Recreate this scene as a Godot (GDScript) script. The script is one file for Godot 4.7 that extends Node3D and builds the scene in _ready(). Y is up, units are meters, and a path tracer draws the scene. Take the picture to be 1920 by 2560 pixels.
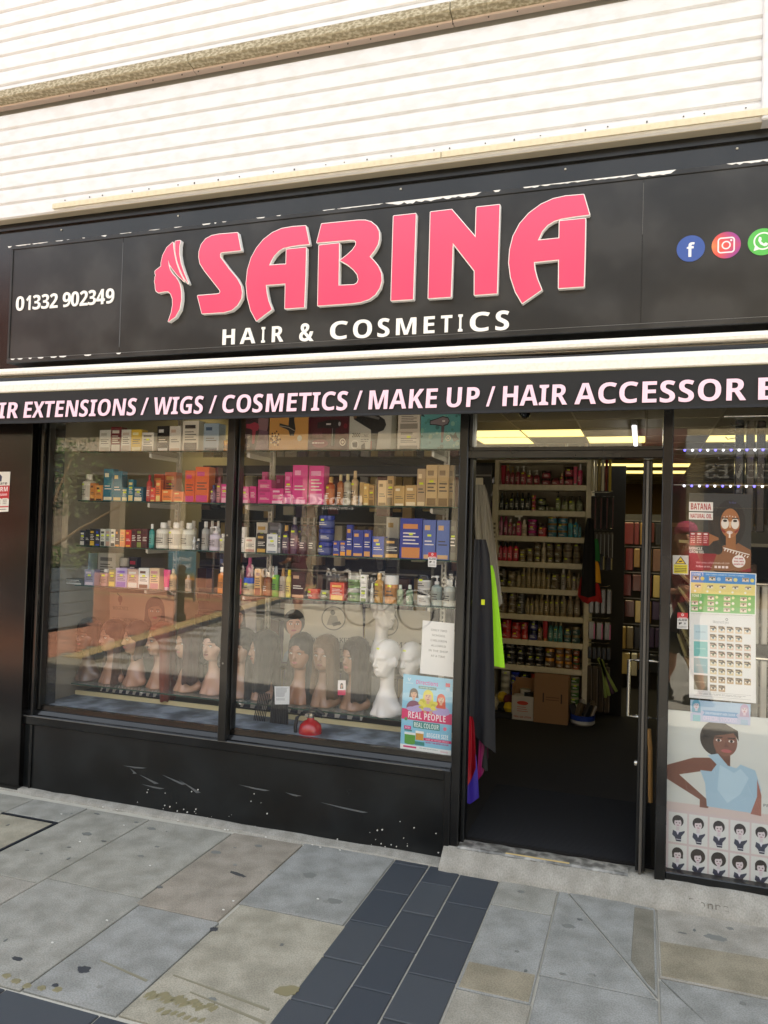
extends Node3D
# A hair and cosmetics shop in a paved street. x runs along the shop front, y up, z out of the shop into the street; the shop front stands at z = 0.
var cache := {}
var shapes := {}
var used := {}
var rng := RandomNumberGenerator.new()
const ORD := ["first", "second", "third", "fourth", "fifth", "sixth", "seventh", "eighth", "ninth", "tenth", "eleventh", "twelfth"]

# ---------- names, things, parts ----------
func numbered(called: String) -> String:
	var k: int = used.get(called, 0)
	used[called] = k + 1
	return called if k == 0 else "%s_%03d" % [called, k]

func thing(called: String, label: String, category: String, at := Vector3.ZERO, group := "") -> Node3D:
	var o := Node3D.new()
	o.name = numbered(called)
	add_child(o, true)
	o.position = at
	tag(o, label, category, group)
	return o

func tag(o: Node3D, label: String, category: String, group := "") -> void:
	o.set_meta("label", label)
	o.set_meta("category", category)
	if group != "":
		o.set_meta("group", group)

func part(called: String, mesh: Mesh, m: Material, parent: Node3D) -> MeshInstance3D:
	var o := MeshInstance3D.new()
	o.name = called if parent != self else numbered(called)
	o.mesh = mesh
	o.material_override = m
	parent.add_child(o, true)
	return o

func struct(called: String, mesh: Mesh, m: Material) -> MeshInstance3D:
	var o := part(called, mesh, m, self)
	o.set_meta("kind", "structure")
	return o

# ---------- materials ----------
func C(h: String) -> Color:
	return Color.html(h)

func mt(h: String, rough := 0.6, metal := 0.0, opt := {}) -> StandardMaterial3D:
	var key := "%s %s %s %s" % [h, rough, metal, opt]
	if cache.has(key):
		return cache[key]
	var m := StandardMaterial3D.new()
	m.albedo_color = C(h)
	m.roughness = rough
	m.metallic = metal
	if opt.has("tex"):
		m.albedo_texture = opt.tex
	if opt.has("bump"):
		m.heightmap_enabled = true
		m.heightmap_texture = opt.bump
		m.heightmap_scale = opt.get("depth", 0.1)
	if opt.has("tri"):
		m.uv1_triplanar = true
		m.uv1_world_triplanar = opt.get("world", true)
		m.uv1_scale = opt.tri if opt.tri is Vector3 else Vector3.ONE * float(opt.tri)
		m.uv1_offset = opt.get("off", Vector3.ZERO)
	if opt.has("detail"):
		m.detail_enabled = true
		m.detail_albedo = opt.detail
		m.detail_blend_mode = BaseMaterial3D.BLEND_MODE_MUL
		m.detail_uv_layer = BaseMaterial3D.DETAIL_UV_2
		m.uv2_triplanar = true
		m.uv2_world_triplanar = true
		m.uv2_scale = Vector3.ONE * float(opt.get("tri2", 2.0))
	if opt.has("rtex"):
		m.roughness_texture = opt.rtex
	if opt.has("alpha"):
		m.transparency = BaseMaterial3D.TRANSPARENCY_ALPHA
		m.albedo_color.a = opt.alpha
	if opt.has("glow"):
		m.emission_enabled = true
		m.emission = C(h)
		m.emission_energy_multiplier = opt.glow
	if opt.has("coat"):
		m.clearcoat_enabled = true
		m.clearcoat = opt.coat
		m.clearcoat_roughness = 0.1
	if opt.has("back"):
		m.backlight_enabled = true
		m.backlight = Color.WHITE * float(opt.back)
	if opt.has("rim"):
		m.rim_enabled = true
		m.rim = opt.rim
	if opt.has("vc"):
		m.vertex_color_use_as_albedo = true
	if opt.has("spec"):
		m.metallic_specular = opt.spec
	cache[key] = m
	return m

func noise_tex(freq: float, lo: Color, hi: Color, oct := 4, seed_ := 1, size := 512, kind := FastNoiseLite.TYPE_SIMPLEX_SMOOTH, a := 0.3, b := 0.75) -> NoiseTexture2D:
	var n := FastNoiseLite.new()
	n.noise_type = kind
	n.frequency = freq
	n.fractal_octaves = oct
	n.seed = seed_
	var g := Gradient.new()
	g.offsets = PackedFloat32Array([a, b])
	g.colors = PackedColorArray([lo, hi])
	var t := NoiseTexture2D.new()
	t.width = size
	t.height = size
	t.seamless = true
	t.noise = n
	t.color_ramp = g
	return t

# ---------- shapes ----------
func begin() -> SurfaceTool:
	var st := SurfaceTool.new()
	st.begin(Mesh.PRIMITIVE_TRIANGLES)
	return st

func done(st: SurfaceTool) -> ArrayMesh:
	st.generate_normals()
	return st.commit()

func tri(st: SurfaceTool, a: Vector3, b: Vector3, c: Vector3, away: Vector3) -> void:
	st.add_vertex(a)
	if (b - a).cross(c - a).dot((a + b + c) / 3.0 - away) > 0.0:
		st.add_vertex(c)
		st.add_vertex(b)
	else:
		st.add_vertex(b)
		st.add_vertex(c)

func quad(st: SurfaceTool, a: Vector3, b: Vector3, c: Vector3, d: Vector3, away: Vector3) -> void:
	tri(st, a, b, c, away)
	tri(st, a, c, d, away)

func box(st: SurfaceTool, lo: Vector3, hi: Vector3, c := 0.0) -> void:
	st.set_smooth_group(-1)
	var m := (lo + hi) / 2.0
	var h := (hi - lo) / 2.0
	c = minf(c, minf(h.x, minf(h.y, h.z)) * 0.9)
	for ax in 3:
		var u := (ax + 1) % 3
		var v := (ax + 2) % 3
		for s in [-1.0, 1.0]:
			var p := []
			for k in [[-1, -1], [1, -1], [1, 1], [-1, 1]]:
				var q := Vector3.ZERO
				q[ax] = h[ax] * s
				q[u] = (h[u] - c) * k[0]
				q[v] = (h[v] - c) * k[1]
				p.append(m + q)
			quad(st, p[0], p[1], p[2], p[3], m)
			if c > 0.0:
				for t in [-1.0, 1.0]:
					var e := []
					for k in [[-1, 0], [1, 0], [1, 1], [-1, 1]]:
						var q := Vector3.ZERO
						q[v] = (h[v] - c) * k[0]
						q[ax] = (h[ax] - (c if k[1] else 0.0)) * s
						q[u] = (h[u] - (0.0 if k[1] else c)) * t
						e.append(m + q)
					quad(st, e[0], e[1], e[2], e[3], m)
	if c > 0.0:
		for i in 8:
			var s := Vector3(1 if i & 1 else -1, 1 if i & 2 else -1, 1 if i & 4 else -1)
			tri(st, m + s * (h - Vector3(0, c, c)), m + s * (h - Vector3(c, 0, c)), m + s * (h - Vector3(c, c, 0)), m)

func boxm(x0: float, x1: float, y0: float, y1: float, z0: float, z1: float, c := 0.0) -> ArrayMesh:
	var st := begin()
	box(st, Vector3(minf(x0, x1), minf(y0, y1), minf(z0, z1)), Vector3(maxf(x0, x1), maxf(y0, y1), maxf(z0, z1)), c)
	return done(st)

func lathe(st: SurfaceTool, prof: Array, segs := 20, at := Vector3.ZERO, sq := 1.0) -> void:
	# prof: radius, height pairs from the bottom up
	var g := 1
	for i in prof.size() - 1:
		var a: Array = prof[i]
		var b: Array = prof[i + 1]
		if i > 0:
			var d0 := Vector2(a[0] - prof[i - 1][0], a[1] - prof[i - 1][1])
			var d1 := Vector2(b[0] - a[0], b[1] - a[1])
			if absf(d0.angle_to(d1)) > 0.6:
				g += 1
		st.set_smooth_group(g)
		for k in segs:
			var t0 := TAU * k / segs
			var t1 := TAU * (k + 1) / segs
			var c0 := Vector3(cos(t0), 0, sin(t0) * sq)
			var c1 := Vector3(cos(t1), 0, sin(t1) * sq)
			var p := [at + c0 * a[0] + Vector3.UP * a[1], at + c1 * a[0] + Vector3.UP * a[1], at + c1 * b[0] + Vector3.UP * b[1], at + c0 * b[0] + Vector3.UP * b[1]]
			# outward side: counter-clockwise seen from below the axis
			if a[0] > 1e-6:
				st.add_vertex(p[0])
				st.add_vertex(p[1])
				st.add_vertex(p[2])
			if b[0] > 1e-6:
				st.add_vertex(p[0])
				st.add_vertex(p[2])
				st.add_vertex(p[3])

func tube(st: SurfaceTool, path: Array, r: float, segs := 8, r1 := -1.0) -> void:
	st.set_smooth_group(1)
	var rings := []
	for i in path.size():
		var d: Vector3 = (path[mini(i + 1, path.size() - 1)] - path[maxi(i - 1, 0)]).normalized()
		var u := d.cross(Vector3.UP if absf(d.y) < 0.9 else Vector3.RIGHT).normalized()
		var v := d.cross(u)
		var rr := r if r1 < 0.0 else lerpf(r, r1, i / float(path.size() - 1))
		var ring := []
		for k in segs:
			ring.append(path[i] + (u * cos(TAU * k / segs) + v * sin(TAU * k / segs)) * rr)
		rings.append(ring)
	for i in path.size() - 1:
		var mid: Vector3 = (path[i] + path[i + 1]) / 2.0
		for k in segs:
			var n := (k + 1) % segs
			quad(st, rings[i][k], rings[i][n], rings[i + 1][n], rings[i + 1][k], mid)
	st.set_smooth_group(2)
	for e in [0, path.size() - 1]:
		var away: Vector3 = path[1] if e == 0 else path[path.size() - 2]
		for k in segs:
			tri(st, path[e], rings[e][k], rings[e][(k + 1) % segs], away)

func pv(l: Array) -> PackedVector2Array:
	var p := PackedVector2Array()
	for i in range(0, l.size(), 2):
		p.append(Vector2(l[i], l[i + 1]))
	return p

func prism(st: SurfaceTool, p: PackedVector2Array, z0: float, z1: float) -> void:
	st.set_smooth_group(-1)
	if Geometry2D.is_polygon_clockwise(p):
		p.reverse()
	var t := Geometry2D.triangulate_polygon(p)
	for i in range(0, t.size(), 3):
		var a := p[t[i]]
		var b := p[t[i + 1]]
		var c := p[t[i + 2]]
		tri(st, Vector3(a.x, a.y, z1), Vector3(b.x, b.y, z1), Vector3(c.x, c.y, z1), Vector3(a.x, a.y, z0 - 1.0))
		tri(st, Vector3(a.x, a.y, z0), Vector3(b.x, b.y, z0), Vector3(c.x, c.y, z0), Vector3(a.x, a.y, z1 + 1.0))
	var area := 0.0
	for i in p.size():
		area += p[i].cross(p[(i + 1) % p.size()])
	for i in p.size():
		var a := p[i]
		var b := p[(i + 1) % p.size()]
		var out := Vector2(b.y - a.y, a.x - b.x) * signf(area)
		var away := Vector3((a.x + b.x) / 2.0 - out.x, (a.y + b.y) / 2.0 - out.y, (z0 + z1) / 2.0)
		quad(st, Vector3(a.x, a.y, z0), Vector3(b.x, b.y, z0), Vector3(b.x, b.y, z1), Vector3(a.x, a.y, z1), away)

func prismm(l: Array, z0: float, z1: float) -> ArrayMesh:
	var st := begin()
	prism(st, pv(l), z0, z1)
	return done(st)

func swept(prof: Array, x0: float, x1: float) -> ArrayMesh:
	# a profile of z, y pairs run along x
	var st := begin()
	prism(st, pv(prof), -x1, -x0)
	var m := done(st)
	var o := begin()
	o.append_from(m, 0, Transform3D(Basis(Vector3(0, 0, 1), Vector3(0, 1, 0), Vector3(-1, 0, 0)), Vector3.ZERO))
	return o.commit()

func keyhole(outer: PackedVector2Array, hole: PackedVector2Array) -> PackedVector2Array:
	if Geometry2D.is_polygon_clockwise(outer):
		outer.reverse()
	if not Geometry2D.is_polygon_clockwise(hole):
		hole.reverse()
	var best := 1e9
	var bi := 0
	var bj := 0
	for i in outer.size():
		for j in hole.size():
			var d := outer[i].distance_squared_to(hole[j])
			if d < best:
				best = d
				bi = i
				bj = j
	var p := PackedVector2Array()
	for i in bi + 1:
		p.append(outer[i])
	for j in hole.size() + 1:
		p.append(hole[(bj + j) % hole.size()] + (Vector2(1e-5, 1e-5) if j == hole.size() else Vector2.ZERO))
	p.append(outer[bi] + Vector2(1e-5, 1e-5))
	for i in range(bi + 1, outer.size()):
		p.append(outer[i])
	return p

func sheet(x0: float, x1: float, y0: float, y1: float, z0: float, z1: float) -> ArrayMesh:
	# a thin board whose front carries the texture from edge to edge
	var st := begin()
	st.set_smooth_group(-1)
	for v in [[x0, y1, 0, 0], [x1, y1, 1, 0], [x1, y0, 1, 1], [x0, y1, 0, 0], [x1, y0, 1, 1], [x0, y0, 0, 1]]:
		st.set_uv(Vector2(v[2], v[3]))
		st.add_vertex(Vector3(v[0], v[1], z1))
	st.set_uv(Vector2(0.01, 0.01))
	var m := Vector3((x0 + x1) / 2, (y0 + y1) / 2, (z0 + z1) / 2)
	quad(st, Vector3(x0, y0, z0), Vector3(x1, y0, z0), Vector3(x1, y1, z0), Vector3(x0, y1, z0), m)
	quad(st, Vector3(x0, y0, z0), Vector3(x0, y1, z0), Vector3(x0, y1, z1), Vector3(x0, y0, z1), m)
	quad(st, Vector3(x1, y0, z0), Vector3(x1, y1, z0), Vector3(x1, y1, z1), Vector3(x1, y0, z1), m)
	quad(st, Vector3(x0, y0, z0), Vector3(x1, y0, z0), Vector3(x1, y0, z1), Vector3(x0, y0, z1), m)
	quad(st, Vector3(x0, y1, z0), Vector3(x1, y1, z0), Vector3(x1, y1, z1), Vector3(x0, y1, z1), m)
	return done(st)

func warp_sheet(q: Array, z: float, th: float, sag := 0.004) -> ArrayMesh:
	# a paper with four corners (top left, top right, bottom right, bottom left), slightly bowed, texture from edge to edge
	var st := begin()
	st.set_smooth_group(0)
	var n := 6
	var at := func(u: float, v: float, back: float) -> Vector3:
		var a := Vector2(q[0], q[1]).lerp(Vector2(q[2], q[3]), u)
		var b := Vector2(q[6], q[7]).lerp(Vector2(q[4], q[5]), u)
		var p := a.lerp(b, v)
		return Vector3(p.x, p.y, z - back - (sag if back > 0.0 else 0.0) - sag * sin(u * 5.0 + v * 3.0) * sin(v * PI))
	for i in n:
		for j in n:
			var u0 := i / float(n)
			var u1 := (i + 1) / float(n)
			var v0 := j / float(n)
			var v1 := (j + 1) / float(n)
			for c in [[u0, v0], [u1, v0], [u1, v1], [u0, v0], [u1, v1], [u0, v1]]:
				st.set_uv(Vector2(c[0], c[1]))
				st.add_vertex(at.call(c[0], c[1], 0.0))
	st.set_uv(Vector2(0.01, 0.01))
	st.set_smooth_group(1)
	quad(st, at.call(0, 0, th), at.call(1, 0, th), at.call(1, 1, th), at.call(0, 1, th), Vector3(0, 0, z + 1.0))
	return done(st)

# ---------- lettering ----------
func font(kind := "b") -> SystemFont:
	if not cache.has("font" + kind):
		var fo := SystemFont.new()
		fo.font_names = PackedStringArray(["Droid Serif" if kind.begins_with("s") else "Droid Sans"])
		fo.font_weight = 700 if kind.ends_with("b") else 400
		cache["font" + kind] = fo
	return cache["font" + kind]

func glyphs(s: String, kind := "b", depth := 0.0) -> Array:
	# vertices and triangles of a string, one unit per 64 font pixels
	var key := "glyph %s %s %s" % [s, kind, depth > 0.0]
	if cache.has(key):
		return cache[key]
	var t := TextMesh.new()
	t.font = font(kind)
	t.font_size = 64
	t.pixel_size = 1.0 / 64.0
	t.depth = 1.0 if depth > 0.0 else 0.0
	t.curve_step = 1.0
	t.text = s
	t.horizontal_alignment = HORIZONTAL_ALIGNMENT_LEFT
	t.vertical_alignment = VERTICAL_ALIGNMENT_BOTTOM
	var vs := PackedVector3Array()
	var ix := PackedInt32Array()
	for k in t.get_surface_count():
		var a := t.surface_get_arrays(k)
		var base := vs.size()
		vs.append_array(a[Mesh.ARRAY_VERTEX])
		for i in a[Mesh.ARRAY_INDEX]:
			ix.append(base + i)
	cache[key] = [vs, ix]
	return cache[key]

func glyph(ch: String, kind: String, x0: float, x1: float, y0: float, y1: float, z0: float, z1: float, shear := 0.0) -> ArrayMesh:
	# one letter, raised, filling the given rectangle
	var g := glyphs(ch, kind, 1.0)
	var lo := Vector3.ONE * 1e9
	var hi := -lo
	for v in g[0]:
		lo = lo.min(v)
		hi = hi.max(v)
	var st := begin()
	st.set_smooth_group(-1)
	for i in g[1]:
		var v: Vector3 = g[0][i]
		var u := (v - lo) / (hi - lo)
		var y := lerpf(y0, y1, u.y)
		st.add_vertex(Vector3(lerpf(x0, x1, u.x) + shear * (y - y0), y, lerpf(z0, z1, u.z)))
	return done(st)

func word(s: String, kind: String, x0: float, x1: float, y0: float, y1: float, z0: float, z1: float, m: Material, parent: Node3D, shear := 0.0, called := "letter") -> void:
	# letters spaced as the font spaces them, the whole word between x0 and x1, capitals between y0 and y1
	var fo := font(kind)
	var spans := []
	var lo := 1e9
	var hi := -1e9
	for i in s.length():
		var off := fo.get_string_size(s.substr(0, i), 0, -1, 64).x / 64.0 if i else 0.0
		if s[i] == " ":
			continue
		var a := 1e9
		var b := -1e9
		var c := 1e9
		var d := -1e9
		for v in glyphs(s[i], kind, 1.0)[0]:
			a = minf(a, v.x)
			b = maxf(b, v.x)
			c = minf(c, v.y)
			d = maxf(d, v.y)
		spans.append([s[i], off + a, off + b, c, d])
		lo = minf(lo, off + a)
		hi = maxf(hi, off + b)
	var hb := 1e9
	var ht := -1e9
	for v in glyphs("H", kind, 1.0)[0]:
		hb = minf(hb, v.y)
		ht = maxf(ht, v.y)
	for sp in spans:
		var ya := remap(sp[3], hb, ht, y0, y1)
		part(called, glyph(sp[0], kind, remap(sp[1], lo, hi, x0, x1) + shear * (ya - y0), remap(sp[2], lo, hi, x0, x1) + shear * (ya - y0), ya, remap(sp[4], hb, ht, y0, y1), z0, z1, shear), m, parent)

# ---------- printed pictures ----------
class Print:
	var im: Image
	var w: int
	var h: int
	var host
	func _init(host_, w_: int, h_: int, bg: String) -> void:
		host = host_
		w = w_ * 2
		h = h_ * 2
		im = Image.create(w, h, false, Image.FORMAT_RGBA8)
		im.fill(Color.html(bg))
	func rect(x0: float, y0: float, x1: float, y1: float, c: String) -> void:
		im.fill_rect(Rect2i(roundi(x0 * w), roundi(y0 * h), maxi(1, roundi((x1 - x0) * w)), maxi(1, roundi((y1 - y0) * h))), Color.html(c))
	func px(p: PackedVector2Array, c: Color) -> void:
		var lo := 1e9
		var hi := -1e9
		for v in p:
			lo = minf(lo, v.y)
			hi = maxf(hi, v.y)
		for y in range(maxi(0, floori(lo)), mini(h, ceili(hi))):
			var xs := []
			var yy := y + 0.5
			for i in p.size():
				var a := p[i]
				var b := p[(i + 1) % p.size()]
				if (a.y <= yy) != (b.y <= yy):
					xs.append(a.x + (yy - a.y) / (b.y - a.y) * (b.x - a.x))
			xs.sort()
			for k in range(0, xs.size() - 1, 2):
				var x0 := roundi(xs[k])
				var x1 := roundi(xs[k + 1])
				if x1 > x0:
					im.fill_rect(Rect2i(x0, y, x1 - x0, 1), c)
	func poly(l: Array, c: String) -> void:
		var p := PackedVector2Array()
		for i in range(0, l.size(), 2):
			p.append(Vector2(l[i] * w, l[i + 1] * h))
		px(p, Color.html(c))
	func ell(cx: float, cy: float, rx: float, ry: float, c: String, turn := 0.0) -> void:
		var p := PackedVector2Array()
		for k in 36:
			var v := Vector2(cos(TAU * k / 36), sin(TAU * k / 36)) * Vector2(rx * w, ry * h)
			p.append(Vector2(cx * w, cy * h) + v.rotated(turn))
		px(p, Color.html(c))
	func ring(cx: float, cy: float, rx: float, ry: float, t: float, c: String, a0 := 0.0, a1 := TAU) -> void:
		var p := PackedVector2Array()
		for k in 37:
			var a := lerpf(a0, a1, k / 36.0)
			p.append(Vector2((cx + rx * cos(a)) * w, (cy + ry * sin(a)) * h))
		for k in 37:
			var a := lerpf(a1, a0, k / 36.0)
			p.append(Vector2((cx + rx * (1 - t) * cos(a)) * w, (cy + ry * (1 - t) * sin(a)) * h))
		px(p, Color.html(c))
	func line(x0: float, y0: float, x1: float, y1: float, t: float, c: String) -> void:
		var a := Vector2(x0 * w, y0 * h)
		var b := Vector2(x1 * w, y1 * h)
		var n := (b - a).normalized().orthogonal() * t * h / 2.0
		px(PackedVector2Array([a + n, b + n, b - n, a - n]), Color.html(c))
	func text(s: String, x0: float, x1: float, y0: float, y1: float, c: String, kind := "b", slope := 0.0) -> void:
		# capitals between y0 (top) and y1 (baseline), the string from x0 to x1
		var g: Array = host.glyphs(s, kind)
		var hh: Array = host.glyphs("H", kind)
		var lo := 1e9
		var hi := -1e9
		for v in g[0]:
			lo = minf(lo, v.x)
			hi = maxf(hi, v.x)
		var hb := 1e9
		var ht := -1e9
		for v in hh[0]:
			hb = minf(hb, v.y)
			ht = maxf(ht, v.y)
		var col := Color.html(c)
		var ix: PackedInt32Array = g[1]
		for i in range(0, ix.size(), 3):
			var p := PackedVector2Array()
			for k in 3:
				var v: Vector3 = g[0][ix[i + k]]
				var x := remap(v.x, lo, hi, x0, x1)
				p.append(Vector2(x * w, (remap(v.y, hb, ht, y1, y0) + slope * (x - x0)) * h))
			px(p, col)
	func lines(x0: float, x1: float, y0: float, y1: float, n: int, c: String, seed_ := 3) -> void:
		# unreadable small print: short bars in rows
		var r := RandomNumberGenerator.new()
		r.seed = seed_
		for i in n:
			var y := lerpf(y0, y1, i / float(n))
			var x := x0
			while x < x1 - 0.01:
				var e := minf(x1, x + r.randf_range(0.02, 0.09))
				rect(x, y, e, y + (y1 - y0) / n * 0.45, c)
				x = e + 0.012
			x1 = x1 if r.randf() > 0.3 else lerpf(x0, x1, 0.9)
	func face(cx: float, cy: float, s: float, skin: String, hair: String, long_ := 1.0, asp := 1.0, fringe := true) -> void:
		# a printed head: s is half the face width, asp the width of the picture over its height
		var sy := s * asp
		ell(cx, cy - sy * 0.35, s * 1.35, sy * 1.55, hair)
		if long_ > 0.0:
			poly([cx - s * 1.35, cy - sy * 0.3, cx + s * 1.35, cy - sy * 0.3, cx + s * 1.55, cy + sy * (1.0 + long_), cx - s * 1.55, cy + sy * (1.0 + long_)], hair)
		rect(cx - s * 0.42, cy + sy * 0.7, cx + s * 0.42, cy + sy * 1.9, skin)
		ell(cx, cy, s * 0.95, sy * 1.32, skin)
		if fringe:
			poly([cx - s * 1.05, cy - sy * 0.2, cx - s * 0.7, cy - sy * 1.3, cx + s * 0.7, cy - sy * 1.35, cx + s * 1.05, cy - sy * 0.3, cx + s * 0.5, cy - sy * 0.75, cx - s * 0.5, cy - sy * 0.62], hair)
		for e in [-1.0, 1.0]:
			ell(cx + e * s * 0.42, cy - sy * 0.1, s * 0.2, sy * 0.1, "f4efe8")
			ell(cx + e * s * 0.42, cy - sy * 0.1, s * 0.09, sy * 0.1, "2a1c14")
			line(cx + e * s * 0.2, cy - sy * 0.36, cx + e * s * 0.66, cy - sy * 0.36, sy * 0.09, "2a1a12")
		line(cx + s * 0.06, cy - sy * 0.1, cx + s * 0.1, cy + sy * 0.38, sy * 0.08, "8a5a44")
		ell(cx, cy + sy * 0.68, s * 0.34, sy * 0.12, "b0444c")
	func tex() -> ImageTexture:
		im.resize(w / 2, h / 2, Image.INTERPOLATE_BILINEAR)
		im.generate_mipmaps()
		return ImageTexture.create_from_image(im)

func print_mat(p: Print, rough := 0.35, opt := {}) -> StandardMaterial3D:
	var m := StandardMaterial3D.new()
	m.albedo_texture = p.tex()
	m.albedo_color = Color(0.93, 0.93, 0.93)
	m.roughness = rough
	m.texture_repeat = false
	return m

# ---------- blended solids ----------
func cap_d(p: Vector3, a: Vector3, b: Vector3, ra: float, rb: float) -> float:
	var ab := b - a
	var t := clampf((p - a).dot(ab) / ab.length_squared(), 0.0, 1.0)
	return (p - a - ab * t).length() - lerpf(ra, rb, t)

func ell_d(p: Vector3, c: Vector3, r: Vector3) -> float:
	var q := (p - c) / r
	var l := q.length()
	return (l - 1.0) * minf(r.x, minf(r.y, r.z)) if l < 0.5 else l * (l - 1.0) / maxf((q / r).length(), 1e-6)

func smin(a: float, b: float, k: float) -> float:
	var h := maxf(k - absf(a - b), 0.0) / k
	return minf(a, b) - h * h * k * 0.25

func nets(f: Callable, lo: Vector3, hi: Vector3, cell: float) -> ArrayMesh:
	var n := Vector3i(((hi - lo) / cell).ceil()) + Vector3i.ONE
	var sx := 1
	var sy := n.x
	var sz := n.x * n.y
	var d := PackedFloat32Array()
	d.resize(n.x * n.y * n.z)
	var i := 0
	for z in n.z:
		for y in n.y:
			var x := 0
			while x < n.x:
				var v: float = f.call(lo + Vector3(x, y, z) * cell)
				d[i] = v
				i += 1
				x += 1
				# far from the surface nothing is crossed in the next few cells
				var skip := mini(int(absf(v) / cell) - 1, n.x - x)
				while skip > 0:
					d[i] = v
					i += 1
					x += 1
					skip -= 1
	var st := begin()
	st.set_smooth_group(0)
	var at := {}
	var count := 0
	for z in n.z - 1:
		for y in n.y - 1:
			for x in n.x - 1:
				var b := x + y * sy + z * sz
				var s := 0
				for k in 8:
					if d[b + (k & 1) + (sy if k & 2 else 0) + (sz if k & 4 else 0)] < 0.0:
						s |= 1 << k
				if s == 0 or s == 255:
					continue
				var sum := Vector3.ZERO
				var m := 0
				for e in [[0, 1], [2, 3], [4, 5], [6, 7], [0, 2], [1, 3], [4, 6], [5, 7], [0, 4], [1, 5], [2, 6], [3, 7]]:
					var a: int = e[0]
					var c: int = e[1]
					if ((s >> a) & 1) == ((s >> c) & 1):
						continue
					var va := d[b + (a & 1) + (sy if a & 2 else 0) + (sz if a & 4 else 0)]
					var vc := d[b + (c & 1) + (sy if c & 2 else 0) + (sz if c & 4 else 0)]
					var t := va / (va - vc)
					var pa := Vector3(a & 1, 1 if a & 2 else 0, 1 if a & 4 else 0)
					var pc := Vector3(c & 1, 1 if c & 2 else 0, 1 if c & 4 else 0)
					sum += pa.lerp(pc, t)
					m += 1
				at[b] = count
				count += 1
				st.add_vertex(lo + (Vector3(x, y, z) + sum / m) * cell)
	for b in at:
		var x: int = b % sy
		var y: int = (b / sy) % n.y
		var z: int = b / sz
		for ax in 3:
			var u: int = [sy, sz, sx][ax]
			var v: int = [sz, sx, sy][ax]
			var st_: int = [sx, sy, sz][ax]
			if [y, z, x][ax] == 0 or [z, x, y][ax] == 0:
				continue
			var d0 := d[b]
			var d1 := d[b + st_]
			if (d0 < 0.0) == (d1 < 0.0):
				continue
			if not (at.has(b - u) and at.has(b - v) and at.has(b - u - v)):
				continue
			var q := [at[b], at[b - u], at[b - u - v], at[b - v]]
			if d0 < 0.0:
				q.reverse()
			for k in [0, 1, 2, 0, 2, 3]:
				st.add_index(q[k])
	st.generate_normals()
	return st.commit()

# ---------- the scene ----------
func _ready() -> void:
	rng.seed = 7
	var cam := Camera3D.new()
	cam.name = "camera"
	add_child(cam)
	cam.transform = Transform3D(Basis(Vector3(0.947039, 0.029326, -0.319777), Vector3(-0.019733, 0.999254, 0.033198), Vector3(0.320512, -0.025129, 0.946911)), Vector3(0, 1.73, 4))
	cam.fov = 67.33
	cam.near = 0.05
	cam.far = 400.0
	cam.current = true
	var sky := ProceduralSkyMaterial.new()
	sky.sky_top_color = Color(0.74, 0.77, 0.81)
	sky.sky_horizon_color = Color(0.86, 0.88, 0.90)
	sky.sky_curve = 0.2
	sky.ground_bottom_color = Color(0.35, 0.33, 0.30)
	sky.ground_horizon_color = Color(0.55, 0.54, 0.52)
	var we := WorldEnvironment.new()
	we.name = "environment"
	var env := Environment.new()
	env.background_mode = Environment.BG_SKY
	env.sky = Sky.new()
	env.sky.sky_material = sky
	env.background_energy_multiplier = 0.75
	env.tonemap_mode = Environment.TONE_MAPPER_LINEAR
	env.tonemap_exposure = 4.6
	env.sdfgi_enabled = true
	env.ssao_enabled = true
	env.ssil_enabled = true
	we.environment = env
	add_child(we)
	var sun := DirectionalLight3D.new()
	sun.name = "sun"
	sun.light_energy = 1.5
	sun.light_color = Color(1.0, 0.965, 0.91)
	sun.light_angular_distance = 0.5
	sun.shadow_enabled = true
	add_child(sun)
	sun.look_at_from_position(Vector3(0.557, 0.766, -0.321) * 60.0, Vector3.ZERO)
	make_ground()
	make_shop()
	make_sign()
	make_awning()
	make_interior()
	make_street()
	make_display()
	make_rack()
	make_doorway()
	make_right_window()
	make_heads()
	make_people()

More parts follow.
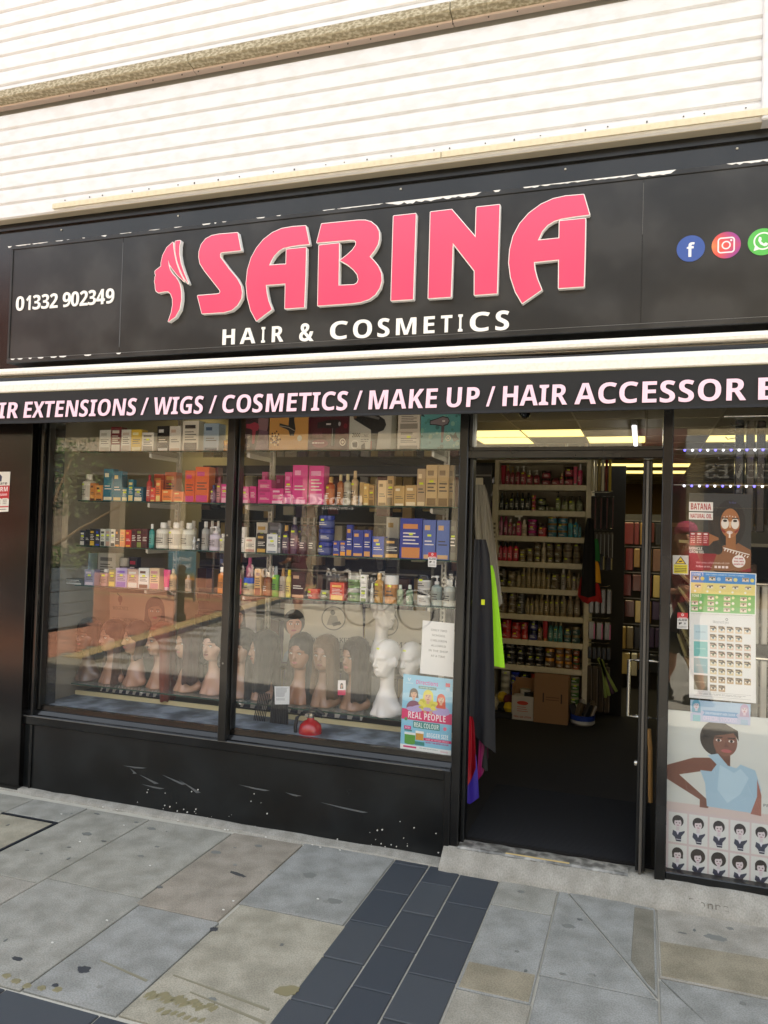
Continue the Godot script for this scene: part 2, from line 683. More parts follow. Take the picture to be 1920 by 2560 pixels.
func tex(k: String) -> Texture2D:
	if not cache.has("tex" + k):
		var t: Texture2D
		match k:
			"mottle": t = noise_tex(0.010, Color(0.87, 0.87, 0.86), Color(1, 1, 1), 5, 3, 1024, FastNoiseLite.TYPE_SIMPLEX_SMOOTH, 0.2, 0.75)
			"speck": t = noise_tex(0.06, Color(0.89, 0.89, 0.88), Color(1, 1, 1), 5, 9, 1024, FastNoiseLite.TYPE_SIMPLEX_SMOOTH, 0.3, 0.62)
			"grit": t = noise_tex(0.22, Color(0.3, 0.3, 0.3), Color(1, 1, 1), 3, 12, 512, FastNoiseLite.TYPE_SIMPLEX_SMOOTH, 0.1, 0.9)
			"dirt": t = noise_tex(0.012, Color(0.972, 0.968, 0.96), Color(1, 1, 1), 5, 31, 1024, FastNoiseLite.TYPE_SIMPLEX_SMOOTH, 0.25, 0.55)
			"stain": t = noise_tex(0.02, Color(0.74, 0.71, 0.63), Color(1, 0.99, 0.95), 5, 41, 512, FastNoiseLite.TYPE_SIMPLEX_SMOOTH, 0.3, 0.7)
			"smudge": t = noise_tex(0.008, Color(0.55, 0.55, 0.55), Color(1, 1, 1), 4, 17, 512, FastNoiseLite.TYPE_SIMPLEX_SMOOTH, 0.25, 0.75)
			"wave": t = noise_tex(0.006, Color(0, 0, 0), Color(1, 1, 1), 2, 23, 256, FastNoiseLite.TYPE_SIMPLEX_SMOOTH, 0.0, 1.0)
			"strand": t = noise_tex(0.09, Color(0.35, 0.35, 0.35), Color(1, 1, 1), 3, 27, 512, FastNoiseLite.TYPE_SIMPLEX_SMOOTH, 0.2, 0.8)
			"weave": t = noise_tex(0.35, Color(0.55, 0.55, 0.55), Color(1, 1, 1), 2, 29, 256, FastNoiseLite.TYPE_SIMPLEX_SMOOTH, 0.2, 0.8)
		cache["tex" + k] = t
	return cache["tex" + k]

func stone(h: String, rough := 0.75) -> StandardMaterial3D:
	return mt(h, rough, 0.0, {"tex": tex("mottle"), "tri": 0.55, "detail": tex("speck"), "tri2": 1.7, "bump": tex("grit"), "depth": 0.06})

func gloss(h: String, rough := 0.22) -> StandardMaterial3D:
	return mt(h, rough, 0.0, {"tex": tex("smudge"), "tri": 0.5, "bump": tex("wave"), "depth": 0.25})

# ---------- pavement and street ----------
func slab(called: String, l: Array, y: float, m: Material, parent: Node3D, gap := 0.004, th := 0.05) -> void:
	var p := pv(l)
	if Geometry2D.is_polygon_clockwise(p):
		p.reverse()
	var q := Geometry2D.offset_polygon(p, -gap, Geometry2D.JOIN_MITER)
	if q.is_empty():
		return
	var c := Vector2.ZERO
	for v in q[0]:
		c += v / q[0].size()
	var st := begin()
	st.set_smooth_group(-1)
	var inner := Geometry2D.offset_polygon(q[0], -0.003, Geometry2D.JOIN_MITER)
	var top: PackedVector2Array = inner[0] if inner.size() and inner[0].size() == q[0].size() else q[0]
	var t := Geometry2D.triangulate_polygon(top)
	for i in range(0, t.size(), 3):
		tri(st, Vector3(top[t[i]].x, y, top[t[i]].y), Vector3(top[t[i + 1]].x, y, top[t[i + 1]].y), Vector3(top[t[i + 2]].x, y, top[t[i + 2]].y), Vector3(c.x, y - 1.0, c.y))
	var shift := 0
	var best := 1e9
	for k in q[0].size():
		var d: float = q[0][0].distance_to(top[k])
		if d < best:
			best = d
			shift = k
	for i in q[0].size():
		var a: Vector2 = q[0][i]
		var b: Vector2 = q[0][(i + 1) % q[0].size()]
		var ta: Vector2 = top[(i + shift) % top.size()]
		var tb: Vector2 = top[(i + 1 + shift) % top.size()]
		quad(st, Vector3(a.x, y - 0.003, a.y), Vector3(b.x, y - 0.003, b.y), Vector3(tb.x, y, tb.y), Vector3(ta.x, y, ta.y), Vector3(c.x, y - 0.3, c.y))
		quad(st, Vector3(a.x, y - th, a.y), Vector3(b.x, y - th, b.y), Vector3(b.x, y - 0.003, b.y), Vector3(a.x, y - 0.003, a.y), Vector3(c.x, y - 0.03, c.y))
	part(called, done(st), m, parent)

func rct(x0: float, x1: float, z0: float, z1: float) -> Array:
	return [x0, z0, x1, z0, x1, z1, x0, z1]

func blot(cx: float, cz: float, rx: float, rz: float, y: float, seed_: int, m: Material, parent: Node3D, called := "stain", turn := 0.0) -> void:
	var r := RandomNumberGenerator.new()
	r.seed = seed_
	var p := []
	for k in 22:
		var a := TAU * k / 22
		var d := r.randf_range(0.72, 1.1)
		var v := Vector2(cos(a) * rx * d, sin(a) * rz * d).rotated(turn)
		p += [cx + v.x, cz + v.y]
	slab(called, p, y, m, parent, 0.0, 0.0012)

func make_ground() -> void:
	var bed := struct("ground", boxm(-60, 60, -0.4, -0.056, -40, 70), stone("6d675d", 0.95))
	var pav := struct("pavement", boxm(-16, 8, -0.055, -0.009, 0.0, 3.29), mt("c2bdb0", 0.95, 0.0, {"tex": tex("speck"), "tri": 6.0, "bump": tex("grit"), "depth": 0.2}))
	var tone := [stone("9a9890"), stone("9d988c"), stone("9a9184"), stone("9c998f"), stone("959591"), stone("a39d8d"), stone("9f9a90")]
	# flagstones, measured joint by joint: x0, x1, z0, z1, tone
	for s in [[-2.712, -2.168, 0.10, 0.930, 3], [-2.168, -1.735, 0.085, 0.984, 2], [-1.735, -1.212, 0.05, 0.808, 4], [-2.712, -2.142, 0.930, 1.69, 0], [-2.142, -1.722, 0.984, 1.685, 4], [-1.722, -1.195, 0.808, 1.678, 5],
			[-3.157, -2.712, 0.10, 0.985, 3], [-3.16, -2.712, 0.985, 1.69, 6], [-3.56, -3.157, 0.10, 0.345, 0], [-4.1, -3.56, 0.10, 0.75, 3], [-4.1, -3.16, 1.05, 1.69, 4], [-4.7, -4.1, 0.10, 0.95, 6], [-4.7, -4.1, 0.95, 1.69, 0],
			[-0.648, -0.360, 0.07, 0.370, 0], [-0.648, -0.360, 0.370, 1.080, 4], [-0.645, -0.356, 1.080, 1.69, 1], [-0.356, 0.089, 0.872, 1.69, 4], [0.089, 0.75, 0.10, 0.715, 6], [0.75, 1.35, 0.1, 0.9, 3], [0.75, 1.35, 0.9, 1.69, 0]]:
		slab("paving_slab", rct(s[0], s[1], s[2], s[3]), rng.randf_range(-0.0012, 0.0012), tone[s[4]], pav)
	for l in [[-0.360, 0.08, -0.330, 0.08, 0.085, 0.872, -0.360, 0.872], [-0.330, 0.08, 0.089, 0.1, 0.089, 0.872], [0.089, 0.715, 0.255, 0.955, 0.36, 1.12, 0.72, 1.69, 0.089, 1.69], [0.092, 0.715, 0.75, 0.715, 0.75, 1.69, 0.72, 1.69]]:
		slab("paving_slab", l, 0.0, tone[4], pav)
	# buff bands in the stone
	var buff := stone("938a76")
	slab("buff_band", [-0.640, 0.880, -0.366, 0.876, -0.366, 1.072, -0.640, 1.072], 0.0028, buff, pav)
	slab("buff_band", [0.096, 0.42, 0.745, 0.39, 0.745, 0.706, 0.096, 0.706], 0.0028, buff, pav)
	slab("buff_band", [-0.01, 0.14, 0.082, 0.14, 0.080, 0.83, 0.045, 0.78, -0.02, 0.63], 0.0028, stone("807b6e"), pav)
	# blue-black granite setts running out from the shop in three columns
	var sett := [mt("3a3f46", 0.6, 0, {"tex": tex("speck"), "tri": 3.5, "bump": tex("grit"), "depth": 0.15}), mt("42474d", 0.55, 0, {"tex": tex("speck"), "tri": 4.0, "bump": tex("grit"), "depth": 0.15, "off": Vector3(0.3, 0, 0.1)}), mt("373d45", 0.6, 0, {"tex": tex("speck"), "tri": 3.2, "bump": tex("grit"), "depth": 0.15, "off": Vector3(0.7, 0, 0.4)})]
	var cols := [[-1.212, -1.022, [0.03, 0.117, 0.434, 0.75, 1.063, 1.367, 1.69]], [-1.022, -0.852, [0.05, 0.271, 0.586, 0.901, 1.207, 1.52, 1.69]], [-0.852, -0.648, [0.115, 0.427, 0.741, 1.047, 1.351, 1.655, 1.69]]]
	for c in cols:
		for k in c[2].size() - 1:
			slab("granite_sett", rct(c[0], c[1], c[2][k], c[2][k + 1]), rng.randf_range(-0.0015, 0.001), sett[rng.randi() % 3], pav, 0.0045)
	# a row of dark blocks along the kerb side, then the near street
	for k in 22:
		var x := -6.4 + k * 0.42
		slab("kerb_block", rct(x, x + 0.42, 1.695, 2.15), -0.001, sett[k % 3], pav, 0.004)
		slab("kerb_block", rct(x - 0.2, x + 0.22, 2.15, 2.6), -0.001, sett[(k + 1) % 3], pav, 0.004)
	for k in 14:
		slab("paving_slab", rct(-7.0 + k * 0.7, -6.3 + k * 0.7, 2.6, 3.29), 0.0, tone[k % 7], pav, 0.005)
	# recessed cover frame at the left
	var fm := mt("34383f", 0.5, 0.6)
	part("cover_frame", boxm(-3.56, -3.157, -0.04, 0.003, 0.352, 0.366), fm, pav)
	part("cover_frame", boxm(-3.171, -3.157, -0.04, 0.003, 0.366, 1.04), fm, pav)
	slab("cover_inlay", rct(-3.56, -3.173, 0.368, 1.04), 0.0, stone("a39c8a"), pav)
	# gum, drips, a wet footprint, pale scratches
	var gum := mt("34363a", 0.7)
	for g in [[-2.021, 1.496, 0.032, 0.026], [-1.714, 1.046, 0.022, 0.018], [-2.048, 1.616, 0.016, 0.013], [-2.31, 1.53, 0.026, 0.012], [-0.53, 0.19, 0.018, 0.015], [-0.40, 1.03, 0.007, 0.007], [0.33, 0.30, 0.05, 0.03], [0.40, 0.19, 0.02, 0.016], [-0.28, 0.44, 0.03, 0.02], [-2.62, 0.22, 0.03, 0.018], [-2.12, 0.36, 0.03, 0.02], [-1.55, 0.42, 0.04, 0.03], [-1.33, 0.62, 0.04, 0.03], [-2.45, 0.55, 0.02, 0.012], [-2.9, 0.42, 0.03, 0.02], [-1.95, 0.2, 0.022, 0.014]]:
		blot(g[0], g[1], g[2], g[3], 0.0024, int(g[0] * -1000) + 5, gum if g[2] < 0.035 and g[1] > 1.0 else mt("6d6e69", 0.75), pav, "gum_spot")
	for k in 60:
		var x: float = rng.randf_range(-3.4, 0.7)
		var z := rng.randf_range(0.12, 1.66)
		if x > -1.22 and x < -0.64:
			continue
		blot(x, z, rng.randf_range(0.004, 0.02), rng.randf_range(0.004, 0.014), 0.0022, k, mt(["70716c", "5f605d", "7c7c76"][k % 3], 0.8), pav, "gum_spot")
	blot(-1.88, 0.545, 0.055, 0.014, 0.0024, 77, mt("3b3c3c", 0.7), pav, "stain", 0.25)
	var wet := mt("7d7659", 0.5)
	for k in 13:
		var t := k / 12.0
		blot(-1.69 + t * 0.26, 1.535 - t * 0.01 + 0.012 * sin(k * 2.1), 0.016, 0.032 - 0.012 * absf(t - 0.3), 0.0022, 200 + k, wet, pav, "wet_print", 0.5)
	for k in 7:
		blot(-1.60 + k * 0.028, 1.60 + 0.006 * sin(k * 1.7), 0.012, 0.02, 0.0022, 230 + k, wet, pav, "wet_print", 0.4)
	blot(-1.23, 1.33, 0.035, 0.05, 0.0022, 260, wet, pav, "wet_print", 0.7)
	for k in 9:
		blot(-2.5 + k * 0.06, 1.645 + 0.012 * sin(k * 1.3), 0.022, 0.018, 0.0022, 270 + k, wet, pav, "wet_print", 0.1)
	for l in [[-1.68, 1.40, -1.24, 1.46], [-1.56, 1.47, -1.22, 1.53], [-2.0, 1.42, -1.75, 1.47]]:
		slab("wet_streak", [l[0], l[1] - 0.003, l[2], l[3] - 0.007, l[2], l[3] + 0.006, l[0], l[1] + 0.003], 0.0023, mt("7d7864", 0.6), pav, 0.0)
	for k in 40:
		var x := rng.randf_range(-3.4, -1.2)
		blot(x, rng.randf_range(0.03, 0.09) if k % 3 else rng.randf_range(0.1, 1.5), 0.006, 0.004, 0.0035, 300 + k, mt("d8d6cf", 0.9), pav, "litter_speck")
	# mortar fillet at the foot of the shop front and the concrete step
	var conc := mt("a7a39a", 0.92, 0.0, {"tex": tex("speck"), "tri": 1.6, "detail": tex("mottle"), "tri2": 0.9, "bump": tex("grit"), "depth": 0.4})
	step_strip("mortar_fillet", pav, conc, -4.6, -0.96, 0.03, 0.088, 0.014, 30, 51)
	step_strip("concrete_step", pav, conc, -0.965, 1.9, 0.115, 0.13, 0.09, 60, 52)
	var groove := mt("6b665d", 0.95)
	for s in [["D", 0.235, 0.268], ["o", 0.283, 0.303], ["n", 0.315, 0.338], ["n", 0.348, 0.371], ["a", 0.383, 0.403]]:
		var g := glyph(s[0], "r", s[1], s[2], 0.0, 0.034 if s[0] == "D" else 0.024, 0.0, 0.0012)
		var o := part("scratched_letter", g, groove, pav)
		o.transform = Transform3D(Basis(Vector3(1, 0, 0), Vector3(0, 0.63, -0.78), Vector3(0, 0.78, 0.63)), Vector3(0, 0.030, 0.0905))
	# sunlit square beyond: sawn pale flags, a buff band, a dark band, clay pavers
	var square := struct("street", boxm(-45, 30, -0.055, -0.012, 3.30, 24), stone("8d8571", 0.9))
	var fl := MultiMeshInstance3D.new()
	fl.name = "street_flags"
	fl.set_meta("kind", "stuff")
	var mm := MultiMesh.new()
	mm.transform_format = MultiMesh.TRANSFORM_3D
	mm.use_colors = true
	mm.mesh = boxm(-0.447, 0.447, -0.05, 0.0, -0.147, 0.147, 0.003)
	var spots := []
	for r in 64:
		for c in 24:
			var x := -8.0 + c * 0.9 + (r % 3) * 0.3
			var z := 3.45 + r * 0.3
			if x - 0.45 > -7.0 - (z - 4.0) * 0.2 + 0.25:
				spots.append(Vector3(x, 0.0, z))
	mm.instance_count = spots.size()
	for i in spots.size():
		mm.set_instance_transform(i, Transform3D(Basis(), spots[i]))
		var v := rng.randf_range(0.85, 1.1)
		mm.set_instance_color(i, Color(0.40 * v, 0.375 * v, 0.315 * v))
	fl.multimesh = mm
	fl.material_override = mt("ffffff", 0.85, 0.0, {"vc": true, "tex": tex("speck"), "tri": 1.2})
	square.add_child(fl)
	slab("buff_band", [-7.05, 4.0, -6.77, 4.0, -9.7, 20.0, -10.1, 20.0], 0.006, stone("c8ad78"), square, 0.0)
	slab("dark_band", [-6.765, 4.0, -6.55, 4.0, -9.4, 20.0, -9.69, 20.0], 0.006, stone("50524f"), square, 0.0)
	slab("buff_band", [-22.0, 11.5, -8.6, 11.5, -8.65, 11.9, -22.0, 11.9], 0.007, stone("b89a68"), square, 0.0)
	var pv_ := MultiMeshInstance3D.new()
	pv_.name = "clay_pavers"
	pv_.set_meta("kind", "stuff")
	var m2 := MultiMesh.new()
	m2.transform_format = MultiMesh.TRANSFORM_3D
	m2.use_colors = true
	m2.mesh = boxm(-0.103, 0.103, -0.05, 0.002, -0.05, 0.05, 0.004)
	var sp := []
	for r in 76:
		for c in 55:
			var x := -19.0 + c * 0.215 + (r % 2) * 0.107
			var z := 3.36 + r * 0.105 * 1.9
			if x + 0.1 < -7.06 - (z - 4.0) * 0.19:
				sp.append(Vector3(x, 0, z))
				sp.append(Vector3(x, 0, z + 0.105))
	m2.instance_count = sp.size()
	for i in sp.size():
		m2.set_instance_transform(i, Transform3D(Basis(Vector3.UP, rng.randf_range(-0.02, 0.02)), sp[i]))
		var v := rng.randf_range(0.7, 1.2)
		m2.set_instance_color(i, Color(0.42 * v, 0.185 * v, 0.105 * v))
	pv_.multimesh = m2
	pv_.material_override = mt("ffffff", 0.9, 0.0, {"vc": true})
	square.add_child(pv_)

func step_strip(called: String, parent: Node3D, m: Material, x0: float, x1: float, za: float, zb: float, h: float, n: int, seed_: int) -> void:
	# a rough skirt that falls from height h at the wall to the paving, with a ragged outer edge
	var r := RandomNumberGenerator.new()
	r.seed = seed_
	var st := begin()
	var rows := []
	for i in n + 1:
		var x := lerpf(x0, x1, i / float(n))
		var e := lerpf(za, zb, minf(1.0, (x - x0) / (x1 - x0))) + r.randf_range(-0.008, 0.008)
		var hh := h + r.randf_range(-0.003, 0.003)
		rows.append([Vector3(x, -0.02, -0.12), Vector3(x, hh, -0.12), Vector3(x, hh, 0.004), Vector3(x, hh * 0.80 + r.randf_range(-0.002, 0.002), 0.03), Vector3(x, hh * 0.38 + r.randf_range(-0.003, 0.003), e * 0.72), Vector3(x, 0.006, e - 0.006), Vector3(x, -0.02, e)])
	st.set_smooth_group(1)
	for i in n:
		for k in 6:
			quad(st, rows[i][k], rows[i + 1][k], rows[i + 1][k + 1], rows[i][k + 1], Vector3((rows[i][k].x + rows[i + 1][k].x) / 2, -0.1, -0.06))
	st.set_smooth_group(-1)
	for e in [0, n]:
		var c := Vector3(rows[e][0].x, -0.02, 0.0)
		for k in 6:
			tri(st, c, rows[e][k], rows[e][k + 1], Vector3((x0 + x1) / 2, 0, 0))
	part(called, done(st), m, parent)

# ---------- the building ----------
func make_shop() -> void:
	var b := thing("shop_building", "black fronted shop with white boarded upper wall and wide display window", "building")
	var white := mt("dcdddf", 0.45, 0.0, {"tex": tex("dirt"), "tri": Vector3(0.5, 0.9, 0.5)})
	var black := gloss("1b1b1b", 0.2)
	var matte := gloss("161718", 0.3)
	# upper wall behind the boards, roof and the mass that keeps the sun off this side of the street
	part("upper_wall", boxm(-16, 14, 2.9, 7.9, -0.2, -0.02), mt("b7b2a6", 0.9), b)
	part("roof", boxm(-16, 14, 7.9, 8.1, -12, 0.2), mt("3c3c3c", 0.9), b)
	part("rear_wall", boxm(-16, 14, 0.0, 7.9, -12.2, -12.0), mt("8a6a58", 0.9), b)
	part("floor_slab", boxm(-16, 14, 2.92, 3.12, -11.9, -0.25), mt("77726a", 0.9), b)
	part("side_wall", boxm(-16.2, -16.0, 0, 7.9, -12, 0), mt("8a6a58", 0.9), b)
	part("side_wall", boxm(14.0, 14.2, 0, 7.9, -12, 0), mt("8a6a58", 0.9), b)
	# white boards, each 100 mm high with a shadow groove
	var st_x1: float = .483
	for k in 16:
		var y0 := 3.703 + k * 0.1
		if k == 7:
			continue
		var zf := 0.09
		var prof := [0.0, y0, zf - 0.010, y0, zf, y0 + 0.008, zf, y0 + 0.074, zf - 0.002, y0 + 0.086, zf - 0.013, y0 + 0.0925, zf - 0.013, y0 + 0.0995, 0.0, y0 + 0.0995]
		part("cladding_board", swept(prof, -6.0, st_x1), white, b)
		part("cladding_board", swept(prof, st_x1 + 0.045, 4.0), white, b)
	part("cladding_trim", boxm(st_x1, st_x1 + 0.045, 3.70, 7.5, 0.0, 0.105, 0.006), white, b)
	part("upper_cladding", boxm(-16, 14, 5.31, 7.88, -0.015, 0.085), white, b)
	var grubby := mt("b9b3a2", 0.7, 0.0, {"tex": tex("stain"), "tri": Vector3(3.0, 6.0, 3.0)})
	var cream := mt("d8cdb0", 0.6, 0.0, {"tex": tex("dirt"), "tri": 2.0})
	for s in [[-6.0, -2.61], [-2.605, -1.02], [-1.015, 4.0]]:
		part("ledge_board", swept([0.078, 4.462, 0.15, 4.470, 0.157, 4.476, 0.157, 4.521, 0.15, 4.526, 0.078, 4.534], s[0], s[1]), grubby, b)
		part("ledge_shadow_bead", swept([0.05, 4.45, 0.095, 4.45, 0.095, 4.4615, 0.05, 4.4615], s[0], s[1]), mt("c9b8ad", 0.6), b)
	for s in [[-3.605, -1.06], [-1.055, 4.0]]:
		part("drip_trim", swept([0.06, 3.722, 0.094, 3.722, 0.108, 3.719, 0.108, 3.745, 0.106, 3.752, 0.0915, 3.756, 0.06, 3.756], s[0], s[1]), cream, b)
	part("soffit", boxm(-16, 4.0, 3.700, 3.716, 0.002, 0.078), mt("b5ad9b", 0.8), b)
	for k in 26:
		var x := -3.5 + k * 0.157 + rng.randf_range(-0.05, 0.05)
		part("nail_head", boxm(x - 0.003, x + 0.003, 3.768 + rng.randf_range(-0.004, 0.004), 3.774, 0.0905, 0.094), mt("3a352c", 0.7), b)
		part("nail_head", boxm(x - 0.003, x + 0.003, 4.440 + rng.randf_range(-0.003, 0.003), 4.446, 0.0905, 0.094), mt("3a352c", 0.7), b)
	# black fascia above the sign
	part("fascia_panel", boxm(-6, 4, 2.62, 3.66, -0.03, 0.0), black, b)
	part("fascia_bead", swept([0.0, 3.655, 0.02, 3.655, 0.02, 3.697, 0.0, 3.697], -6, 4), matte, b)
	for x in [-3.62, -2.74, -1.31, -0.42, 0.39]:
		var o := part("screw_head", boxm(-0.005, 0.005, -0.005, 0.005, 0, 0.006, 0.002), mt("d5d2c8", 0.5), b)
		o.position = Vector3(x, 3.625, 0.001)
	# left pilaster and window jamb mouldings
	var y0 := 0.0
	var p0: float = -3.763
	part("pilaster", boxm(-5.4, p0, y0, 2.62, -0.20, 0.03, 0.004), gloss("171514", 0.18), b)
	var j: Array = [-3.792, -3.769, -3.717, -3.698, -3.659, -3.631]
	part("jamb_moulding", boxm(p0 + 0.003, j[1], 0.0, 2.62, -0.20, -0.03), matte, b)
	part("jamb_moulding", boxm(j[1] + 0.001, j[2], 0.0, 2.62, -0.2, -0.045), mt("0d0d0d", 0.3), b)
	part("jamb_moulding", boxm(j[2] + 0.001, j[3], 0.0, 2.62, -0.2, 0.0, 0.003), black, b)
	# stall riser, sill, end post
	part("stall_riser", boxm(-3.80, -0.972, 0.0, 0.44, -0.10, -0.012), gloss("15181a", 0.3), b)
	part("sill", swept([-0.09, 0.42, -0.002, 0.42, 0.004, 0.426, 0.004, 0.474, -0.002, 0.482, -0.02, 0.486, -0.034, 0.508, -0.048, 0.510, -0.052, 0.538, -0.09, 0.538], -3.79, -0.945), gloss("191919", 0.18), b)
	part("sill_nosing", boxm(-3.79, -0.985, 0.4735, 0.478, 0.0035, 0.0065), mt("6d6d6a", 0.35, 0.5), b)
	var pr: Array = [-.972, -.938]
	part("riser_post", boxm(pr[0], pr[1], 0.02, 0.478, -0.1, 0.008, 0.004), matte, b)
	# scuffs and paint chips on the stall riser
	var sc := mt("55585a", 0.6)
	for l in [[-3.0, 0.245, -2.83, 0.252], [-2.88, 0.205, -2.74, 0.17], [-2.72, 0.225, -2.55, 0.19], [-2.6, 0.21, -2.45, 0.155], [-2.86, 0.15, -2.7, 0.145], [-2.2, 0.235, -2.0, 0.228], [-1.9, 0.23, -1.8, 0.225], [-1.68, 0.205, -1.4, 0.19], [-1.52, 0.265, -1.50, 0.30], [-2.95, 0.235, -2.9, 0.21]]:
		part("scuff", prismm([l[0], l[1], l[2], l[3], l[2] - 0.03, l[3] - 0.007, (l[0] + l[2]) / 2, (l[1] + l[3]) / 2 - 0.009], -0.0118, -0.0110), sc, b)
	for k in 46:
		var x := rng.randf_range(-2.95, -1.0)
		var y := rng.randf_range(0.0, 0.06) if k % 2 else rng.randf_range(0.02, 0.2)
		var s := rng.randf_range(0.002, 0.006)
		part("paint_chip", prismm([x, y, x + s, y + s, x + s * 2.0, y + s * 0.4, x + s, y - s], -0.0118, -0.0108), mt("c8c7c2", 0.8), b)
	# display window: two panes, a mullion, the frame
	var ml: Array = [-2.338, -2.289]
	var win := Node3D.new()
	win.name = "display_window"
	b.add_child(win, true)
	var glass := mt("eef4f2", 0.0, 0.0, {"alpha": 0.004})
	var gx0: float = -3.685
	var gm0: float = ml[0] + 0.004
	var gm1: float = ml[1]
	var gx1: float = -.954 + 0.03
	part("frame", boxm(j[3] + 0.001, gx0 + 0.005, 0.515, 2.62, -0.085, -0.035, 0.003), mt("141414", 0.3), win)
	part("pane", boxm(gx0, gm0, 0.53, 2.62, -0.064, -0.058), glass, win)
	part("pane", boxm(gm1, gx1, 0.53, 2.62, -0.064, -0.058), glass, win)
	part("mullion", boxm(ml[0], ml[1], 0.478, 2.62, -0.09, 0.012, 0.003), gloss("242321", 0.3), win)
	part("mullion_bead", boxm(ml[1] + 0.001, ml[1] + 0.012, 0.535, 2.62, -0.09, -0.03, 0.003), matte, win)
	part("frame", boxm(gx0, gx1, 2.56, 2.62, -0.09, -0.03), matte, win)
	for x in [ml[0] + 0.012]:
		for y in [2.0, 1.25]:
			var st := begin()
			lathe(st, [[0.006, 0.0], [0.006, 0.002], [0.0, 0.003]], 12)
			var o := part("screw_head", done(st), mt("8a8a88", 0.3, 0.8), win)
			o.rotation.x = PI / 2
			o.position = Vector3(x + 0.008, y - 0.32, 0.0115)
	# posts of the doorway, transom bar, transom light
	var dl: Array = [-.938, -.892]
	var dp: float = dl[1]
	part("door_post", boxm(dl[0], dp, 0.02, 2.62, -0.11, 0.004, 0.004), gloss("1c1c1c", 0.25), b)
	part("door_jamb", boxm(dp + 0.001, dp + 0.022, 0.09, 2.62, -0.11, -0.04, 0.003), matte, b)
	var rp: Array = [.081, .129]
	part("door_post", boxm(rp[0], rp[1], 0.06, 2.62, -0.10, 0.004, 0.004), gloss("242424", 0.25), b)
	part("transom_bar", swept([-0.09, 2.130, -0.008, 2.130, 0.0, 2.134, 0.0, 2.168, -0.006, 2.172, -0.018, 2.174, -0.02, 2.192, -0.09, 2.192], dp, rp[0] - 0.001), gloss("2a2a28", 0.25), b)
	var tl := Node3D.new()
	tl.name = "transom_window"
	b.add_child(tl, true)
	part("pane", boxm(dp, rp[0], 2.190, 2.62, -0.058, -0.052), glass, tl)
	part("frame", boxm(dp + 0.001, dp + 0.02, 2.193, 2.62, -0.07, -0.012, 0.002), matte, tl)
	part("threshold", swept([-0.075, 0.06, 0.012, 0.06, 0.014, 0.086, 0.004, 0.094, -0.045, 0.100, -0.075, 0.100], dp + 0.002, -0.04), mt("a9a7a0", 0.45, 0.4, {"tex": tex("smudge"), "tri": 3.0}), b)
	part("threshold_wear", boxm(-0.64, -0.32, 0.0945, 0.0957, -0.03, 0.004), mt("cdb37a", 0.7), b)
	# open glazed door, standing at right angles to the front
	var lf: Array = [-.008, .037]
	var door := Node3D.new()
	door.name = "door"
	b.add_child(door, true)
	var alu := mt("4a4845", 0.35, 0.5)
	part("stile", boxm(lf[0], lf[0] + 0.014, 0.105, 2.12, -0.065, -0.02, 0.003), matte, door)
	part("stile_edge", boxm(lf[0] + 0.0145, lf[0] + 0.029, 0.06, 2.12, -0.065, -0.016, 0.003), mt("55524d", 0.5, 0.3), door)
	part("stile", boxm(lf[0] + 0.0295, lf[1], 0.105, 2.12, -0.065, -0.02, 0.003), matte, door)
	part("stile", boxm(lf[0], lf[1], 0.105, 2.12, -0.95, -0.88, 0.003), matte, door)
	part("rail", boxm(lf[0], lf[1], 2.03, 2.12, -0.879, -0.066, 0.003), matte, door)
	part("rail", boxm(lf[0], lf[1], 0.105, 0.24, -0.879, -0.066, 0.003), matte, door)
	part("pane", boxm(lf[0] + 0.02, lf[0] + 0.026, 0.24, 2.03, -0.879, -0.066), glass, door)
	for s in [-1, 1]:
		var st := begin()
		var hx: float = (lf[0] - 0.05) if s < 0 else (lf[1] + 0.05)
		var wall_: float = lf[0] if s < 0 else lf[1]
		tube(st, [Vector3(wall_, 1.12, -0.09), Vector3(hx, 1.12, -0.09), Vector3(hx, 0.84, -0.09), Vector3(wall_, 0.84, -0.09)], 0.009, 8)
		part("handle", done(st), mt("b8b6b0", 0.2, 0.9), door)
	var st2 := begin()
	lathe(st2, [[0.014, 0], [0.014, 0.012], [0.006, 0.016], [0, 0.016]], 12)
	var lk := part("lock", done(st2), mt("c0bdb4", 0.25, 0.9), door)
	lk.rotation.z = PI / 2
	lk.position = Vector3(lf[0] - 0.001, 0.62, -0.045)
	# right window
	var wr := Node3D.new()
	wr.name = "side_window"
	b.add_child(wr, true)
	part("pane", boxm(rp[1], 1.95, 0.115, 2.62, -0.064, -0.058), glass, wr)
	part("frame", boxm(rp[1] + 0.001, 1.95, 0.075, 0.125, -0.1, -0.012, 0.004), gloss("1b1d20", 0.3), wr)
	part("frame", boxm(1.95, 2.05, 0.0, 2.62, -0.1, 0.004, 0.004), black, wr)
	part("pilaster", boxm(2.052, 4.0, 0.0, 2.62, -0.2, 0.03, 0.004), gloss("171514", 0.2), b)
	# neighbours on either side share the row
	for s in [[-16.0, -5.41, "brown rendered shop front joined on the left side of the black shop"], [4.01, 14.0, "plain shop front joined on the right side of the black shop"]]:
		var nb := thing("neighbouring_shop", s[2], "building")
		part("wall", boxm(s[0], s[1], 0.0, 2.9, -0.3, -0.02), stone("8f8676"), nb)
		part("fascia", boxm(s[0], s[1], 2.62, 3.6, -0.02, 0.05), mt("4c4f55", 0.5), nb)

